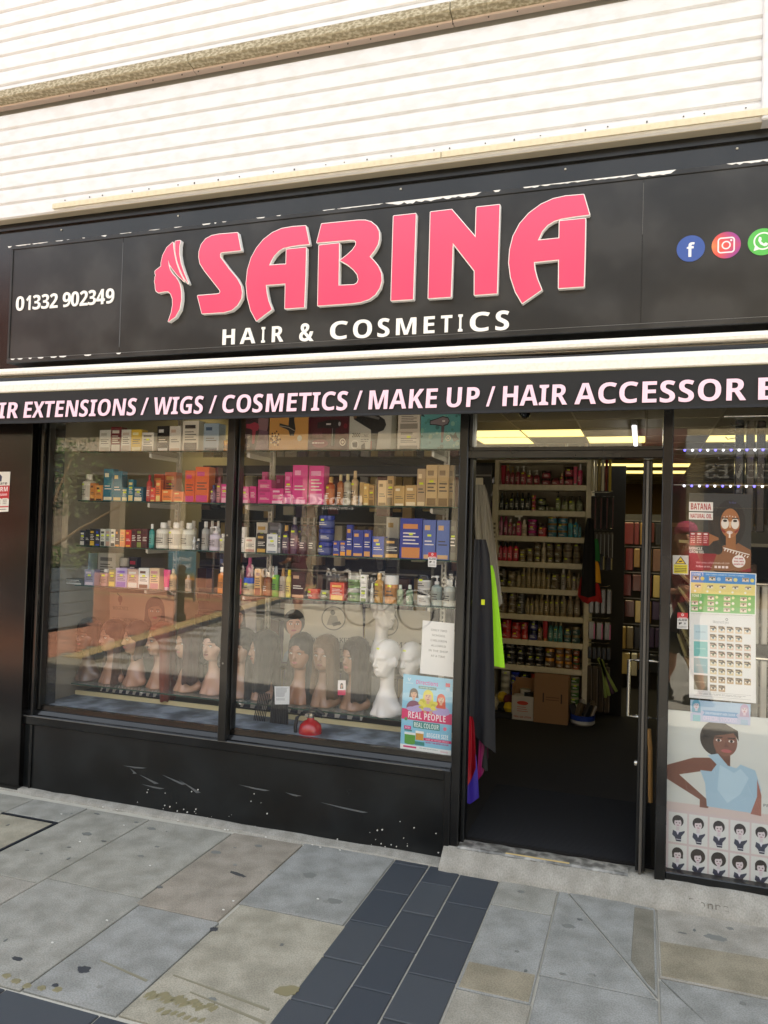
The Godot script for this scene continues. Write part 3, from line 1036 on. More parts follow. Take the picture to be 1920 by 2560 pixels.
# ---------- the sign ----------
func make_sign() -> void:
	var s := thing("shop_sign", "long black sign box with raised pink SABINA letters above the awning", "sign")
	var zb := 0.13
	var xl: float = -3.894
	var dark := gloss("2d2c2b", 0.32)
	part("box", boxm(xl, 2.3, 2.738, 3.494, 0.001, zb - 0.008, 0.003), gloss("1d1c1b", 0.3), s)
	var seam: Array = [-3.035, -.034]
	part("panel", boxm(xl + 0.016, seam[0] - 0.0015, 2.766, 3.470, zb - 0.0078, zb), dark, s)
	part("panel", boxm(seam[0] + 0.0015, seam[1] - 0.0015, 2.766, 3.470, zb - 0.0078, zb), dark, s)
	part("panel", boxm(seam[1] + 0.0015, 2.29, 2.766, 3.470, zb - 0.0078, zb), dark, s)
	part("frame", swept([zb - 0.02, 3.4705, zb + 0.004, 3.4705, zb + 0.006, 3.473, zb + 0.006, 3.494, zb, 3.497, zb - 0.02, 3.497], xl, 2.3), dark, s)
	part("frame", swept([zb - 0.02, 2.738, zb, 2.736, zb + 0.006, 2.740, zb + 0.006, 2.762, zb + 0.004, 2.7645, zb - 0.02, 2.7645], xl, 2.3), dark, s)
	part("frame", boxm(xl, xl + 0.015, 2.765, 3.470, zb - 0.0075, zb + 0.006, 0.002), dark, s)
	# worn white edges
	var chip := mt("e3e2de", 0.8)
	part("worn_edge", boxm(xl + 0.01, 2.28, 2.7645, 2.7655, zb + 0.004, zb + 0.0052), mt("8c8a86", 0.8), s)
	part("worn_seam", boxm(seam[0] - 0.003, seam[0] + 0.001, 2.80, 3.44, zb + 0.0002, zb + 0.0012), mt("5f6164", 0.8), s)
	part("worn_seam", boxm(seam[1] - 0.001, seam[1] + 0.001, 3.2, 3.45, zb + 0.0002, zb + 0.0012), mt("6a6a68", 0.8), s)
	var spans: Array = [-3.922, -3.889, -3.86, -3.737, -3.724, -3.6, -3.544, -3.482, -3.457, -3.435, -3.338, -3.316, -3.196, -3.154, -3.06, -2.973, -2.853, -2.773, -2.676, -2.618, -2.484, -2.425, -2.401, -2.388, -2.351, -2.321, -2.129, -2.073, -2.002, -1.972, -1.719, -1.642, -1.631, -1.612]
	var deep := [0.014, 0.006, 0.007, 0.009, 0.005, 0.005, 0.011, 0.004, 0.004, 0.005, 0.012, 0.008, 0.006, 0.006, 0.005, 0.005, 0.005]
	for k in deep.size():
		chips(s, chip, spans[k * 2], spans[k * 2 + 1], deep[k], 500 + k)
	var big: Array = [-1.632, -1.363, -1.352, -.827, -.766, -.729, -.615, -.53, -.53, -.272, -.272, -.069, -.066, .112, .333, .706]
	var bd := [0.006, 0.020, 0.014, 0.012, 0.008, 0.010, 0.020, 0.012]
	for k in bd.size():
		chips(s, chip, big[k * 2], big[k * 2 + 1], bd[k], 540 + k)
	var low: Array = [-3.861, -3.828, -3.806, -3.764, -3.719, -3.691, -3.646, -3.599, -3.546, -3.496, -3.478, -3.423, -3.289, -3.235, -3.052, -3.018]
	for k in low.size() / 2:
		var x: float = low[k * 2]
		var e: float = low[k * 2 + 1]
		part("paint_chip", prismm([x, 2.7635, e, 2.7635, e - 0.004, 2.758, lerpf(x, e, 0.6), 2.7545, x + 0.006, 2.757], zb + 0.006, zb + 0.0068), chip, s)
	# raised letters: white acrylic bodies with pink faces
	var pink := mt("e83d62", 0.3, 0.0, {"tex": tex("smudge"), "tri": 0.9, "world": true, "coat": 0.3})
	pink = mt("f0446a", 0.28, 0.0, {"coat": 0.3})
	var body := mt("efece8", 0.35)
	var shapes_ := [
		[-2.234, 3.411, -2.208, 3.308, -2.321, 3.308, -2.338, 3.306, -2.343, 3.298, -2.341, 3.28, -2.281, 3.206, -2.226, 3.145, -2.2, 3.102, -2.192, 3.065, -2.195, 3.03, -2.22, 2.992, -2.255, 2.967, -2.308, 2.958, -2.448, 2.96, -2.482, 3.066, -2.353, 3.066, -2.337, 3.069, -2.332, 3.077, -2.335, 3.088, -2.381, 3.141, -2.441, 3.21, -2.473, 3.255, -2.482, 3.292, -2.482, 3.325, -2.469, 3.365, -2.441, 3.395, -2.404, 3.41, -2.354, 3.414],
		[-1.808, 3.408, -1.782, 3.304, -1.846, 3.305, -1.906, 3.301, -1.942, 3.296, -1.968, 3.283, -1.995, 3.259, -2.012, 3.234, -2.026, 3.205, -1.975, 3.205, -1.919, 3.203, -1.92, 3.286, -1.801, 3.287, -1.799, 3.14, -1.801, 2.954, -1.917, 2.954, -1.919, 3.095, -2.042, 3.096, -2.034, 3.048, -2.022, 3.003, -2, 2.955, -2.093, 2.896, -2.131, 2.958, -2.155, 3.034, -2.166, 3.113, -2.16, 3.191, -2.139, 3.259, -2.107, 3.312, -2.065, 3.356, -2.012, 3.389, -1.955, 3.407, -1.886, 3.411],
		[-1.711, 3.409, -1.596, 3.408, -1.498, 3.407, -1.456, 3.403, -1.423, 3.391, -1.392, 3.365, -1.376, 3.335, -1.373, 3.298, -1.38, 3.265, -1.399, 3.233, -1.425, 3.203, -1.4, 3.178, -1.374, 3.145, -1.356, 3.107, -1.352, 3.067, -1.362, 3.029, -1.386, 2.995, -1.421, 2.972, -1.47, 2.96, -1.525, 2.957, -1.718, 2.957, -1.721, 3.155, -1.722, 3.291, -1.604, 3.292, -1.6, 3.059, -1.509, 3.056, -1.491, 3.065, -1.484, 3.083, -1.491, 3.112, -1.515, 3.141, -1.549, 3.17, -1.594, 3.197, -1.554, 3.223, -1.524, 3.247, -1.506, 3.271, -1.504, 3.29, -1.514, 3.301, -1.537, 3.305, -1.621, 3.306, -1.736, 3.308],
		[-1.295, 3.409, -1.172, 3.409, -1.174, 2.955, -1.295, 2.956],
		[-1.091, 3.409, -.978, 3.41, -.847, 3.251, -.847, 3.408, -.728, 3.408, -.73, 2.954, -.845, 2.954, -.848, 3.079, -.967, 3.235, -.97, 2.953, -1.09, 2.954],
		[-.313, 3.413, -.283, 3.311, -.35, 3.309, -.417, 3.305, -.452, 3.297, -.484, 3.28, -.51, 3.252, -.531, 3.206, -.425, 3.207, -.425, 3.293, -.302, 3.293, -.301, 3.115, -.302, 2.957, -.422, 2.958, -.424, 3.101, -.548, 3.099, -.543, 3.061, -.531, 3.017, -.506, 2.956, -.6, 2.895, -.635, 2.955, -.661, 3.031, -.672, 3.105, -.669, 3.173, -.654, 3.239, -.622, 3.3, -.578, 3.348, -.519, 3.387, -.46, 3.408, -.402, 3.415]]
	for l in shapes_:
		raised(s, "letter", [l], pink, body)
	raised(s, "face_emblem", [
		[-2.663, 3.396, -2.703, 3.368, -2.729, 3.325, -2.739, 3.281, -2.738, 3.26, -2.763, 3.245, -2.779, 3.234, -2.778, 3.22, -2.772, 3.209, -2.778, 3.198, -2.777, 3.186, -2.78, 3.172, -2.775, 3.155, -2.772, 3.13, -2.766, 3.114, -2.75, 3.104, -2.709, 3.108, -2.683, 3.107, -2.663, 3.088, -2.651, 3.061, -2.648, 3.024, -2.656, 2.976, -2.675, 2.926, -2.629, 2.952, -2.601, 2.995, -2.592, 3.05, -2.595, 3.098, -2.605, 3.14, -2.617, 3.163, -2.635, 3.187, -2.657, 3.207, -2.675, 3.231, -2.687, 3.262, -2.692, 3.299, -2.679, 3.265, -2.654, 3.233, -2.622, 3.197, -2.574, 3.156, -2.608, 3.21, -2.634, 3.268, -2.649, 3.318, -2.658, 3.36],
		[-2.646, 3.4, -2.631, 3.402, -2.613, 3.401, -2.618, 3.371, -2.617, 3.323, -2.604, 3.266, -2.585, 3.22, -2.548, 3.141, -2.579, 3.182, -2.607, 3.233, -2.63, 3.287, -2.644, 3.343]], pink, body)
	# white plate letters
	var pw := mt("f2f0ea", 0.4)
	var ch := "HAIR&COSMETICS"
	var sp: Array = [-2.322, -2.242, -2.208, -2.11, -2.072, -2.049, -2.006, -1.934, -1.836, -1.749, -1.651, -1.548, -1.516, -1.408, -1.375, -1.308, -1.271, -1.159, -1.118, -1.059, -1.025, -.965, -.933, -.909, -.871, -.768, -.738, -.669]
	var yb: float = 2.776
	var yt: float = 2.865
	for k in ch.length():
		var rnd: float = 0.006 if ch[k] in "COS&" else 0.0
		part("plate_letter", glyph(ch[k], "b", sp[k * 2], sp[k * 2 + 1], yb - rnd, yt + rnd, zb + 0.0005, zb + 0.006), pw, s)
	var dg := "01332902349"
	var ds: Array = [-3.838, -3.774, -3.756, -3.722, -3.704, -3.643, -3.636, -3.576, -3.57, -3.509, -3.47, -3.409, -3.406, -3.347, -3.34, -3.28, -3.277, -3.219, -3.215, -3.153, -3.146, -3.085]
	var db: float = 3.071
	var dt: float = 3.164
	for k in dg.length():
		part("digit", glyph(dg[k], "b", ds[k * 2], ds[k * 2 + 1], db, dt, zb + 0.0005, zb + 0.005), pw, s)
	# round social badges: a hand-set f, a camera outline, a telephone in a bubble
	for k in 3:
		var c: Array = [[.184, 3.11], [.338, 3.112], [.492, 3.113]][k]
		var p := Print.new(self, 192, 192, "3b5aa6")
		if k == 0:
			p.text("f", 0.36, 0.64, 0.30, 0.82, "f4f4f4", "b")
		elif k == 1:
			for i in 96:
				var t := i / 95.0
				var col := Color("fcd060").lerp(Color("ee5a4e"), minf(1.0, t * 2.0)).lerp(Color("8a3ab9"), clampf(t * 2.0 - 1.0, 0, 1))
				p.poly([t * 2.0 - 1.02, 0.0, t * 2.0 - 0.96, 0.0, t * 2.0 + 0.04, 1.0, t * 2.0 - 0.02, 1.0], col.to_html(false))
				p.poly([t * 2.0 - 1.0, 1.0, t * 2.0 - 0.95, 1.0, t * 2.0 + 0.05, 0.0, t * 2.0, 0.0], col.to_html(false))
			rounded(p, 0.2, 0.8, 0.13, "f6eef0")
			p.ring(0.5, 0.5, 0.16, 0.16, 0.32, "f6eef0")
			p.ell(0.67, 0.33, 0.04, 0.04, "f6eef0")
		else:
			p.rect(0, 0, 1, 1, "5cc255")
			p.ring(0.52, 0.47, 0.33, 0.33, 0.17, "f4f6f2")
			p.poly([0.2, 0.82, 0.26, 0.58, 0.42, 0.76], "f4f6f2")
			p.poly([0.38, 0.30, 0.45, 0.32, 0.47, 0.42, 0.44, 0.47, 0.54, 0.57, 0.60, 0.53, 0.68, 0.57, 0.66, 0.65, 0.56, 0.67, 0.42, 0.58, 0.35, 0.44], "f4f6f2")
		var st := begin()
		st.set_smooth_group(-1)
		for i in 48:
			var a := TAU * i / 48
			var b := TAU * (i + 1) / 48
			for v in [[0.0, 0.0], [cos(b), sin(b)], [cos(a), sin(a)]]:
				st.set_uv(Vector2(0.5 + v[0] / 2, 0.5 - v[1] / 2))
				st.add_vertex(Vector3(c[0] + v[0] * 0.0625, c[1] + v[1] * 0.0625, zb + 0.003))
			quad(st, Vector3(c[0] + cos(a) * 0.0625, c[1] + sin(a) * 0.0625, zb + 0.003), Vector3(c[0] + cos(b) * 0.0625, c[1] + sin(b) * 0.0625, zb + 0.003), Vector3(c[0] + cos(b) * 0.0625, c[1] + sin(b) * 0.0625, zb + 0.0003), Vector3(c[0] + cos(a) * 0.0625, c[1] + sin(a) * 0.0625, zb + 0.0003), Vector3(c[0], c[1], zb))
		part("badge", done(st), print_mat(p, 0.3), s)

func rounded(p: Print, a: float, b: float, r: float, c: String) -> void:
	for q in [[b - r, b - r, 0.0], [a + r, b - r, PI / 2], [a + r, a + r, PI], [b - r, a + r, PI * 1.5]]:
		p.ring(q[0], q[1], r, r, 0.4, c, q[2], q[2] + PI / 2)
	var t := r * 0.4
	p.rect(a + r, a, b - r, a + t, c)
	p.rect(a + r, b - t, b - r, b, c)
	p.rect(a, a + r, a + t, b - r, c)
	p.rect(b - t, a + r, b, b - r, c)

func chips(s: Node3D, m: Material, x0: float, x1: float, d: float, seed_: int) -> void:
	var r := RandomNumberGenerator.new()
	r.seed = seed_
	var n := maxi(2, int((x1 - x0) / 0.016))
	var p := [x0, 3.4955, x1, 3.4955]
	for i in range(n, 0, -1):
		var t := (i - 0.5) / n
		p += [lerpf(x0, x1, t), 3.4955 - d * r.randf_range(0.35, 1.0) * (1.0 if n < 4 else minf(1.0, minf(t, 1.0 - t) * 8.0 + 0.3))]
	part("paint_chip", prismm(p, 0.1361, 0.1369), m, s)

func raised(s: Node3D, called: String, faces: Array, pink: Material, body: Material) -> void:
	var st := begin()
	var base := begin()
	var outlines := []
	for l in faces:
		var p := pv(l)
		if Geometry2D.is_polygon_clockwise(p):
			p.reverse()
		prism(st, p, 0.1585, 0.1605)
		for o in Geometry2D.offset_polygon(p, 0.0045, Geometry2D.JOIN_ROUND):
			outlines.append(o)
	if outlines.size() > 1:
		var outs := []
		var holes := []
		var merged: Array = [outlines[0]]
		for k in range(1, outlines.size()):
			if Geometry2D.is_polygon_clockwise(outlines[k]):
				holes.append(outlines[k])
				continue
			var res := Geometry2D.merge_polygons(merged[0], outlines[k])
			merged = [res[0]]
			for q in range(1, res.size()):
				if Geometry2D.is_polygon_clockwise(res[q]):
					holes.append(res[q])
				else:
					outs.append(res[q])
		var shape: PackedVector2Array = merged[0]
		for h in holes:
			shape = keyhole(shape, h)
		prism(base, shape, 0.1302, 0.1583)
		for o in outs:
			prism(base, o, 0.1302, 0.1583)
	else:
		prism(base, outlines[0], 0.1302, 0.1583)
	var o2 := part(called, done(st), pink, s)
	part("body", done(base), body, o2)

# ---------- the awning ----------
func make_awning() -> void:
	var a := thing("awning", "folded black awning with white bars and pink lettering above the windows", "awning")
	var wht := mt("e9e6dd", 0.4, 0.0, {"tex": tex("dirt"), "tri": 3.0})
	var cloth := mt("191a1d", 0.7, 0.0, {"tex": tex("weave"), "tri": 3.0, "rim": 0.3})
	part("cassette", swept([0.0, 2.640, 0.19, 2.646, 0.198, 2.652, 0.200, 2.667, 0.192, 2.686, 0.06, 2.700, 0.0, 2.700], -5.2, 3.0), wht, a)
	part("cassette_lip", swept([0.02, 2.632, 0.17, 2.634, 0.17, 2.6395, 0.02, 2.6395], -5.2, 3.0), mt("8f887a", 0.6), a)
	# the rolled cloth with slack folds
	var st := begin()
	st.set_smooth_group(1)
	var n := 60
	var rows := []
	for i in n + 1:
		var x := lerpf(-5.2, 3.0, i / float(n))
		var w := 0.006 * sin(x * 3.1) + 0.004 * sin(x * 7.7 + 1.0)
		rows.append([Vector3(x, 2.618 + w, 0.08), Vector3(x, 2.626 + w, 0.16), Vector3(x, 2.618 + w, 0.215), Vector3(x, 2.600 + w * 0.4, 0.247), Vector3(x, 2.575, 0.255), Vector3(x, 2.556, 0.20)])
	for i in n:
		for k in 5:
			quad(st, rows[i][k], rows[i + 1][k], rows[i + 1][k + 1], rows[i][k + 1], Vector3((rows[i][k].x + rows[i + 1][k].x) / 2, 2.58, 0.12))
	part("rolled_cloth", done(st), cloth, a)
	part("front_bar", swept([0.215, 2.517, 0.278, 2.517, 0.284, 2.522, 0.284, 2.562, 0.279, 2.574, 0.262, 2.590, 0.225, 2.590, 0.215, 2.58], -5.2, 3.0), wht, a)
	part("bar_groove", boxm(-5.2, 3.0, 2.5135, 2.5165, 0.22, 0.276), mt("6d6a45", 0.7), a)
	for x in [-3.2, -0.95, 1.2]:
		part("bracket", boxm(x - 0.035, x + 0.035, 2.6285, 2.6345, 0.1, 0.176, 0.002), mt("6f695c", 0.5, 0.4), a)
		var s2 := begin()
		tube(s2, [Vector3(x, 2.60, 0.02), Vector3(x + 0.4, 2.585, 0.10), Vector3(x + 0.05, 2.57, 0.22)], 0.014, 8)
		part("folding_arm", done(s2), mt("bdbab0", 0.4, 0.3), a)
	# the hanging valance, a cloth with a slow ripple
	var v := begin()
	v.set_smooth_group(1)
	var yb := 2.3255
	for side in 2:
		for i in 96:
			for k in 4:
				var p := []
				for c in [[i, k], [i + 1, k], [i + 1, k + 1], [i, k + 1]]:
					var x: float = -5.2 + c[0] * 8.2 / 96.0
					var t: float = c[1] / 4.0
					p.append(Vector3(x, lerpf(2.5132, yb + 0.002 * sin(x * 2.3), t), 0.277 - side * 0.002 + 0.004 * t * sin(x * 4.1) + 0.002 * t * sin(x * 11.0)))
				quad(v, p[0], p[1], p[2], p[3], (p[0] + p[2]) / 2 + Vector3(0, 0, -1.0 if side == 0 else 1.0))
	part("valance", done(v), cloth, a)
	part("valance_hem", boxm(-5.2, 3.0, yb - 0.001, yb + 0.012, 0.2755, 0.2815, 0.002), mt("202227", 0.8), a)
	var pk := mt("f6cfe0", 0.55)
	var yt: float = 2.454
	var yl: float = 2.357
	var xs: Array = [-3.993, -3.633, -3.595, -2.781, -2.75, -2.702, -2.669, -2.339, -2.302, -2.257, -2.22, -1.475, -1.44, -1.396, -1.359, -.993, -.946, -.779, -.745, -.703, -.665, -.355, -.323, .418, .465, .54]
	var ws := ["HAIR", "EXTENSIONS", "/", "WIGS", "/", "COSMETICS", "/", "MAKE", "UP", "/", "HAIR", "ACCESSOR", "E"]
	var sh := [0.11, 0.11, 0.1, 0.09, 0.08, 0.07, 0.06, 0.05, 0.045, 0.03, 0.03, 0.01, 0.0]
	var lt := [1005.0, 0.0]
	for k in ws.size():
		word(ws[k], "b", xs[k * 2], xs[k * 2 + 1] - sh[k] * (yt - yl) * 0.6, yl, yt, 0.2835, 0.2865, pk, a, sh[k])

# ---------- goods ----------
const KIND := {"box": "carton", "bottle": "bottle", "pump": "pump_bottle", "jar": "jar", "tube": "tube", "spray": "spray_bottle"}

func ring_band(r: float, y0: float, y1: float, segs := 18) -> ArrayMesh:
	var st := begin()
	lathe(st, [[r * 0.97, y0], [r, y0], [r, y1], [r * 0.97, y1]], segs)
	return done(st)

func goods(kind: String, w: float, h: float, c1: String, c2: String, seed_: int) -> Node3D:
	w = snappedf(w, 0.002)
	h = snappedf(h, 0.002)
	var key := "goods %s %s %s %s %s %d" % [kind, w, h, c1, c2, seed_ % 3]
	if cache.has(key):
		return cache[key].duplicate()
	var o := Node3D.new()
	var r := w / 2.0
	var m1 := mt(c1, 0.32, 0.0, {"coat": 0.25})
	var m2 := mt(c2, 0.4)
	var lum := C(c1).get_luminance()
	var ink := mt("ece6da" if lum < 0.45 else "4a4640", 0.5)
	var st := begin()
	match kind:
		"box":
			var d := clampf(w * 0.8, 0.03, 0.09)
			part("carton_body", boxm(-r, r, 0.0, h, -d, 0.0, 0.0012), mt(c1, 0.42), o)
			var p := begin()
			var q := begin()
			var n := 2 + seed_ % 3
			box(p, Vector3(-r * 0.8, h * 0.02, 0.0002), Vector3(r * 0.8, h * (0.12 + 0.08 * (seed_ % 3)), 0.0006))
			box(p, Vector3(-r * 0.72, h * 0.74, 0.0002), Vector3(r * (0.1 + 0.25 * (seed_ % 3)), h * 0.86, 0.0006))
			for k in n:
				box(q, Vector3(-r * 0.7, h * (0.36 + k * 0.085), 0.0002), Vector3(r * (0.7 - 0.3 * (k % 2)), h * (0.39 + k * 0.085), 0.0006))
			part("print_panel", done(p), m2, o)
			part("print_lines", done(q), ink, o)
		"jar":
			lathe(st, [[0, 0], [r * 0.9, 0], [r * 0.97, h * 0.05], [r * 0.97, h * 0.62], [r * 0.9, h * 0.68]], 20)
			part("jar_body", done(st), m1, o)
			st = begin()
			lathe(st, [[r * 0.9, h * 0.66], [r, h * 0.67], [r, h * 0.95], [r * 0.96, h * 0.985], [0, h * 0.985]], 20)
			part("lid", done(st), mt(c2, 0.25, 0.0, {"coat": 0.3}), o)
			part("label_band", ring_band(r * 0.985, h * 0.14, h * 0.54), mt(C(c1).lerp(Color("e8dfc8") if lum < 0.3 else Color("3a3430"), 0.22).to_html(false), 0.45), o)
			var q := begin()
			for k in 2:
				box(q, Vector3(-r * 0.5, h * (0.27 + k * 0.13), r * 0.86), Vector3(r * (0.5 - 0.25 * k), h * (0.32 + k * 0.13), r * 1.005))
			part("print_lines", done(q), ink, o)
		"tube":
			var m := begin()
			prism(m, PackedVector2Array([Vector2(-r * 0.72, h * 0.12), Vector2(r * 0.72, h * 0.12), Vector2(r, h * 0.94), Vector2(r, h), Vector2(-r, h), Vector2(-r, h * 0.94)]), -r * 0.8, r * 0.2)
			part("tube_body", done(m), m1, o)
			lathe(st, [[0, 0], [r * 0.75, 0], [r * 0.7, h * 0.13], [0, h * 0.13]], 16, Vector3(0, 0, -r * 0.3))
			part("cap", done(st), m2, o)
		_:
			var neck := 0.80 if kind == "bottle" else 0.72
			var sh := neck - 0.13
			if kind == "spray":
				sh = neck - 0.06
			lathe(st, [[0, 0], [r * 0.94, 0], [r, h * 0.015], [r, h * sh], [r * 0.9, h * (sh + 0.05)], [r * 0.42, h * (neck - 0.02)], [r * 0.40, h * (neck + 0.01)], [0, h * (neck + 0.01)]], 20)
			part("bottle_body", done(st), m1, o)
			st = begin()
			if kind == "pump":
				lathe(st, [[r * 0.46, h * neck], [r * 0.46, h * 0.80], [r * 0.3, h * 0.82], [r * 0.14, h * 0.83], [r * 0.14, h * 0.93], [r * 0.38, h * 0.935], [r * 0.34, h], [0, h]], 14)
				tube(st, [Vector3(0, h * 0.965, 0), Vector3(-r * 0.8, h * 0.965, r * 0.3), Vector3(-r * 1.0, h * 0.93, r * 0.35)], r * 0.13, 8)
				part("pump_head", done(st), m2, o)
			elif kind == "spray":
				lathe(st, [[r * 0.5, h * neck], [r * 0.5, h * 0.86], [r * 0.36, h * 0.98], [r * 0.3, h], [0, h]], 14)
				part("cap", done(st), m2, o)
			else:
				lathe(st, [[r * 0.48, h * neck], [r * 0.5, h * (neck + 0.01)], [r * 0.47, h * 0.985], [r * 0.43, h], [0, h]], 14)
				part("cap", done(st), m2, o)
			part("label_band", ring_band(r * 1.01, h * 0.14, h * (sh - 0.1)), mt(C(c1).lerp(Color("efe6cf") if lum < 0.5 else Color("6a5a4a"), 0.25).to_html(false), 0.45), o)
			var q := begin()
			for k in 3:
				box(q, Vector3(-r * 0.55, h * (0.22 + k * 0.08), r * 0.84), Vector3(r * (0.5 - 0.2 * (k % 2)), h * (0.25 + k * 0.08), r * 1.03))
			part("print_lines", done(q), ink, o)
	if seed_ % 5 in [0, 2] and kind != "tube":
		var s := minf(0.024, w * 0.55)
		var zf := 0.0012 if kind == "box" else r * 1.04
		part("price_sticker", boxm(-s / 2, s / 2, h * 0.58, h * 0.58 + s * 0.5, zf - 0.002, zf, 0.0005), mt("d8e62a", 0.6), o)
	cache[key] = o
	return o.duplicate()

func row(items: Array, z: float, y: float, place: String) -> void:
	var total := {}
	for it in items:
		total[it[7]] = total.get(it[7], 0) + 1
	var seen := {}
	var last := -1e9
	for it in items:
		var n: int = it[1]
		var k: int = seen.get(it[7], 0)
		seen[it[7]] = k + 1
		var w: float = it[3]
		var h: float = it[4] / n
		var zz := z
		if it[2] - w / 2 < last - 0.004:
			zz -= 0.06
		last = maxf(last, it[2] + w / 2)
		for j in n:
			var pos := ""
			if n > 1:
				pos = ["bottom", "top"][j] if n == 2 else ["bottom", "middle", "top"][j] if n == 3 else ["bottom", "second lowest", "second highest", "top"][j]
			var label: String
			var noun: String = it[7]
			if total[noun] > 1:
				if n > 1:
					label = "%s %s, %s stack from left, %s" % [pos, noun, ORD[mini(k, 11)], place]
				else:
					label = "%s from left of the %ss on %s" % [ORD[mini(k, 11)], noun, place]
			else:
				label = "%s %s in its stack on %s" % [pos, noun, place] if n > 1 else "%s standing on %s" % [noun, place]
			var o := goods(it[0], w, h, it[5], it[6], int(absf(it[2]) * 977.0) + j)
			o.name = numbered(KIND[it[0]])
			add_child(o, true)
			var depth := 0.0 if it[0] == "box" else -w / 2
			o.position = Vector3(it[2], y + h * j, zz + depth)
			if it[0] != "box":
				o.rotation.y = rng.randf_range(-0.5, 0.2)
			else:
				o.rotation.y = rng.randf_range(-0.05, 0.05)
			tag(o, label, KIND[it[0]].replace("_", " "), "goods on " + place)

# ---------- window display ----------
func make_display() -> void:
	var d := thing("display_stand", "slotted white uprights carrying glass shelves in the display window", "display stand")
	var gl := mt("cfe6dc", 0.02, 0.0, {"alpha": 0.10})
	var edge := mt("123a30", 0.15, 0.0, {"coat": 0.5})
	for y in [2.222, 1.884, 1.572, 1.299, 0.622]:
		for s in [[-3.72, -2.52], [-2.50, -1.0]]:
			part("glass_shelf", boxm(s[0], s[1], y - 0.008, y, -0.72, -0.372), gl, d)
			part("shelf_edge", boxm(s[0], s[1], y - 0.0085, y + 0.0002, -0.3715, -0.368), edge, d)
	var up := mt("dcd8cc", 0.4, 0.2)
	for x in [-2.445, -3.853, -1.204, -3.196]:
		var u := Node3D.new()
		u.name = "slotted_upright"
		d.add_child(u, true)
		part("rail", boxm(x - 0.016, x - 0.006, 0.60, 2.62, -0.80, -0.775), up, u)
		part("rail", boxm(x + 0.006, x + 0.016, 0.60, 2.62, -0.80, -0.775), up, u)
		var st := begin()
		for k in 68:
			box(st, Vector3(x - 0.0055, 0.60 + k * 0.03, -0.80), Vector3(x + 0.0055, 0.612 + k * 0.03, -0.778))
		part("slot_bars", done(st), up, u)
		for y in [2.222, 1.884, 1.572, 1.299, 0.622]:
			part("bracket", boxm(x - 0.004, x + 0.004, y - 0.04, y - 0.0095, -0.774, -0.45), up, d)
			part("bracket_tip", boxm(x - 0.008, x + 0.008, y - 0.035, y - 0.0098, -0.449, -0.440), mt("e9e6dd", 0.4), d)
	var b := thing("window_bed", "blue grey window bed with cream front edge under the mannequin heads", "display bed")
	part("bed_board", boxm(-3.76, -0.96, 0.42, 0.524, -0.46, -0.092), mt("8c97a3", 0.55, 0.0, {"tex": tex("smudge"), "tri": 1.0}), b)
	part("edge_strip", boxm(-3.76, -0.96, 0.44, 0.552, -0.475, -0.4605), mt("d4c89c", 0.6), b)
	part("lower_board", boxm(-3.76, -0.96, 0.44, 0.535, -1.1, -0.476), mt("4a4844", 0.8), b)
	# goods on the shelves
	row([
		["box", 1, -3.53, .093, .15, "dad6cc", "b8b2a4", "pale grey carton with small triangle"],
		["box", 1, -3.439, .082, .17, "6a0f18", "d9d4c8", "dark red carton with white front"],
		["box", 1, -3.356, .078, .15, "dedad2", "c9b8a8", "white carton with small emblem"],
		["box", 1, -3.272, .084, .149, "dcb93a", "f0e6b4", "yellow patterned carton"],
		["box", 1, -3.181, .092, .128, "e0ddd2", "8a857a", "cream carton with grey print"],
		["box", 1, -3.062, .094, .17, "121212", "d5d8d8", "black carton with white label"],
		["box", 1, -2.967, .09, .168, "d6d3c9", "c0a894", "pale carton with copper print"],
		["box", 1, -2.849, .122, .201, "d2cdbf", "3a332c", "cream carton with dark ornamental panel"],
		["box", 1, -2.693, .111, .182, "8fa3b4", "2d4a66", "blue grey carton with round print"],
		["jar", 1, -2.586, .044, .071, "c98a28", "d8a53a", "amber jar"]], -0.385, 2.222, "top glass shelf of left window")
	row([
		["bottle", 1, -3.682, .091, .183, "ece6da", "f2efe8", "white bottle with orange label"],
		["box", 1, -3.615, .044, .12, "dd8a36", "6a3a1a", "slim orange carton"],
		["box", 1, -3.562, .057, .106, "e09440", "4a2a1a", "orange carton with dark chevron"],
		["box", 1, -3.489, .076, .22, "1f6f86", "ece3c4", "teal carton with white cap and gold foot"],
		["box", 1, -3.412, .072, .203, "226f88", "e6d296", "teal carton with gold foot"],
		["box", 1, -3.35, .045, .092, "1d6a80", "e8dca8", "small teal carton"],
		["box", 1, -3.303, .042, .147, "23758c", "e8d490", "narrow teal carton"],
		["box", 1, -3.242, .074, .098, "1c5f78", "efe6c8", "wide teal carton with white top"],
		["bottle", 1, -3.167, .038, .182, "c23a33", "a82a3c", "tall red bottle"],
		["box", 1, -3.126, .038, .094, "e5503c", "f0c870", "small red orange carton"],
		["box", 1, -3.085, .038, .145, "ee7a3a", "f2d080", "tall orange carton"],
		["box", 1, -3.013, .087, .082, "ee8238", "f4d890", "low orange carton"],
		["box", 1, -2.927, .08, .069, "ea7638", "f2d488", "low orange carton"],
		["box", 1, -2.842, .076, .21, "e2622c", "d64a8c", "orange carton with magenta band"],
		["box", 1, -2.75, .102, .234, "e66a2e", "cf3a86", "large orange carton with magenta pictures"],
		["bottle", 1, -2.669, .036, .116, "7a4a72", "3a3a78", "purple bottle with blue label"],
		["bottle", 1, -2.628, .036, .174, "b86a78", "a85a6c", "dusky pink bottle"],
		["box", 1, -2.582, .044, .122, "e23a98", "f0b8d0", "hot pink carton"]], -0.385, 1.884, "second glass shelf of left window")
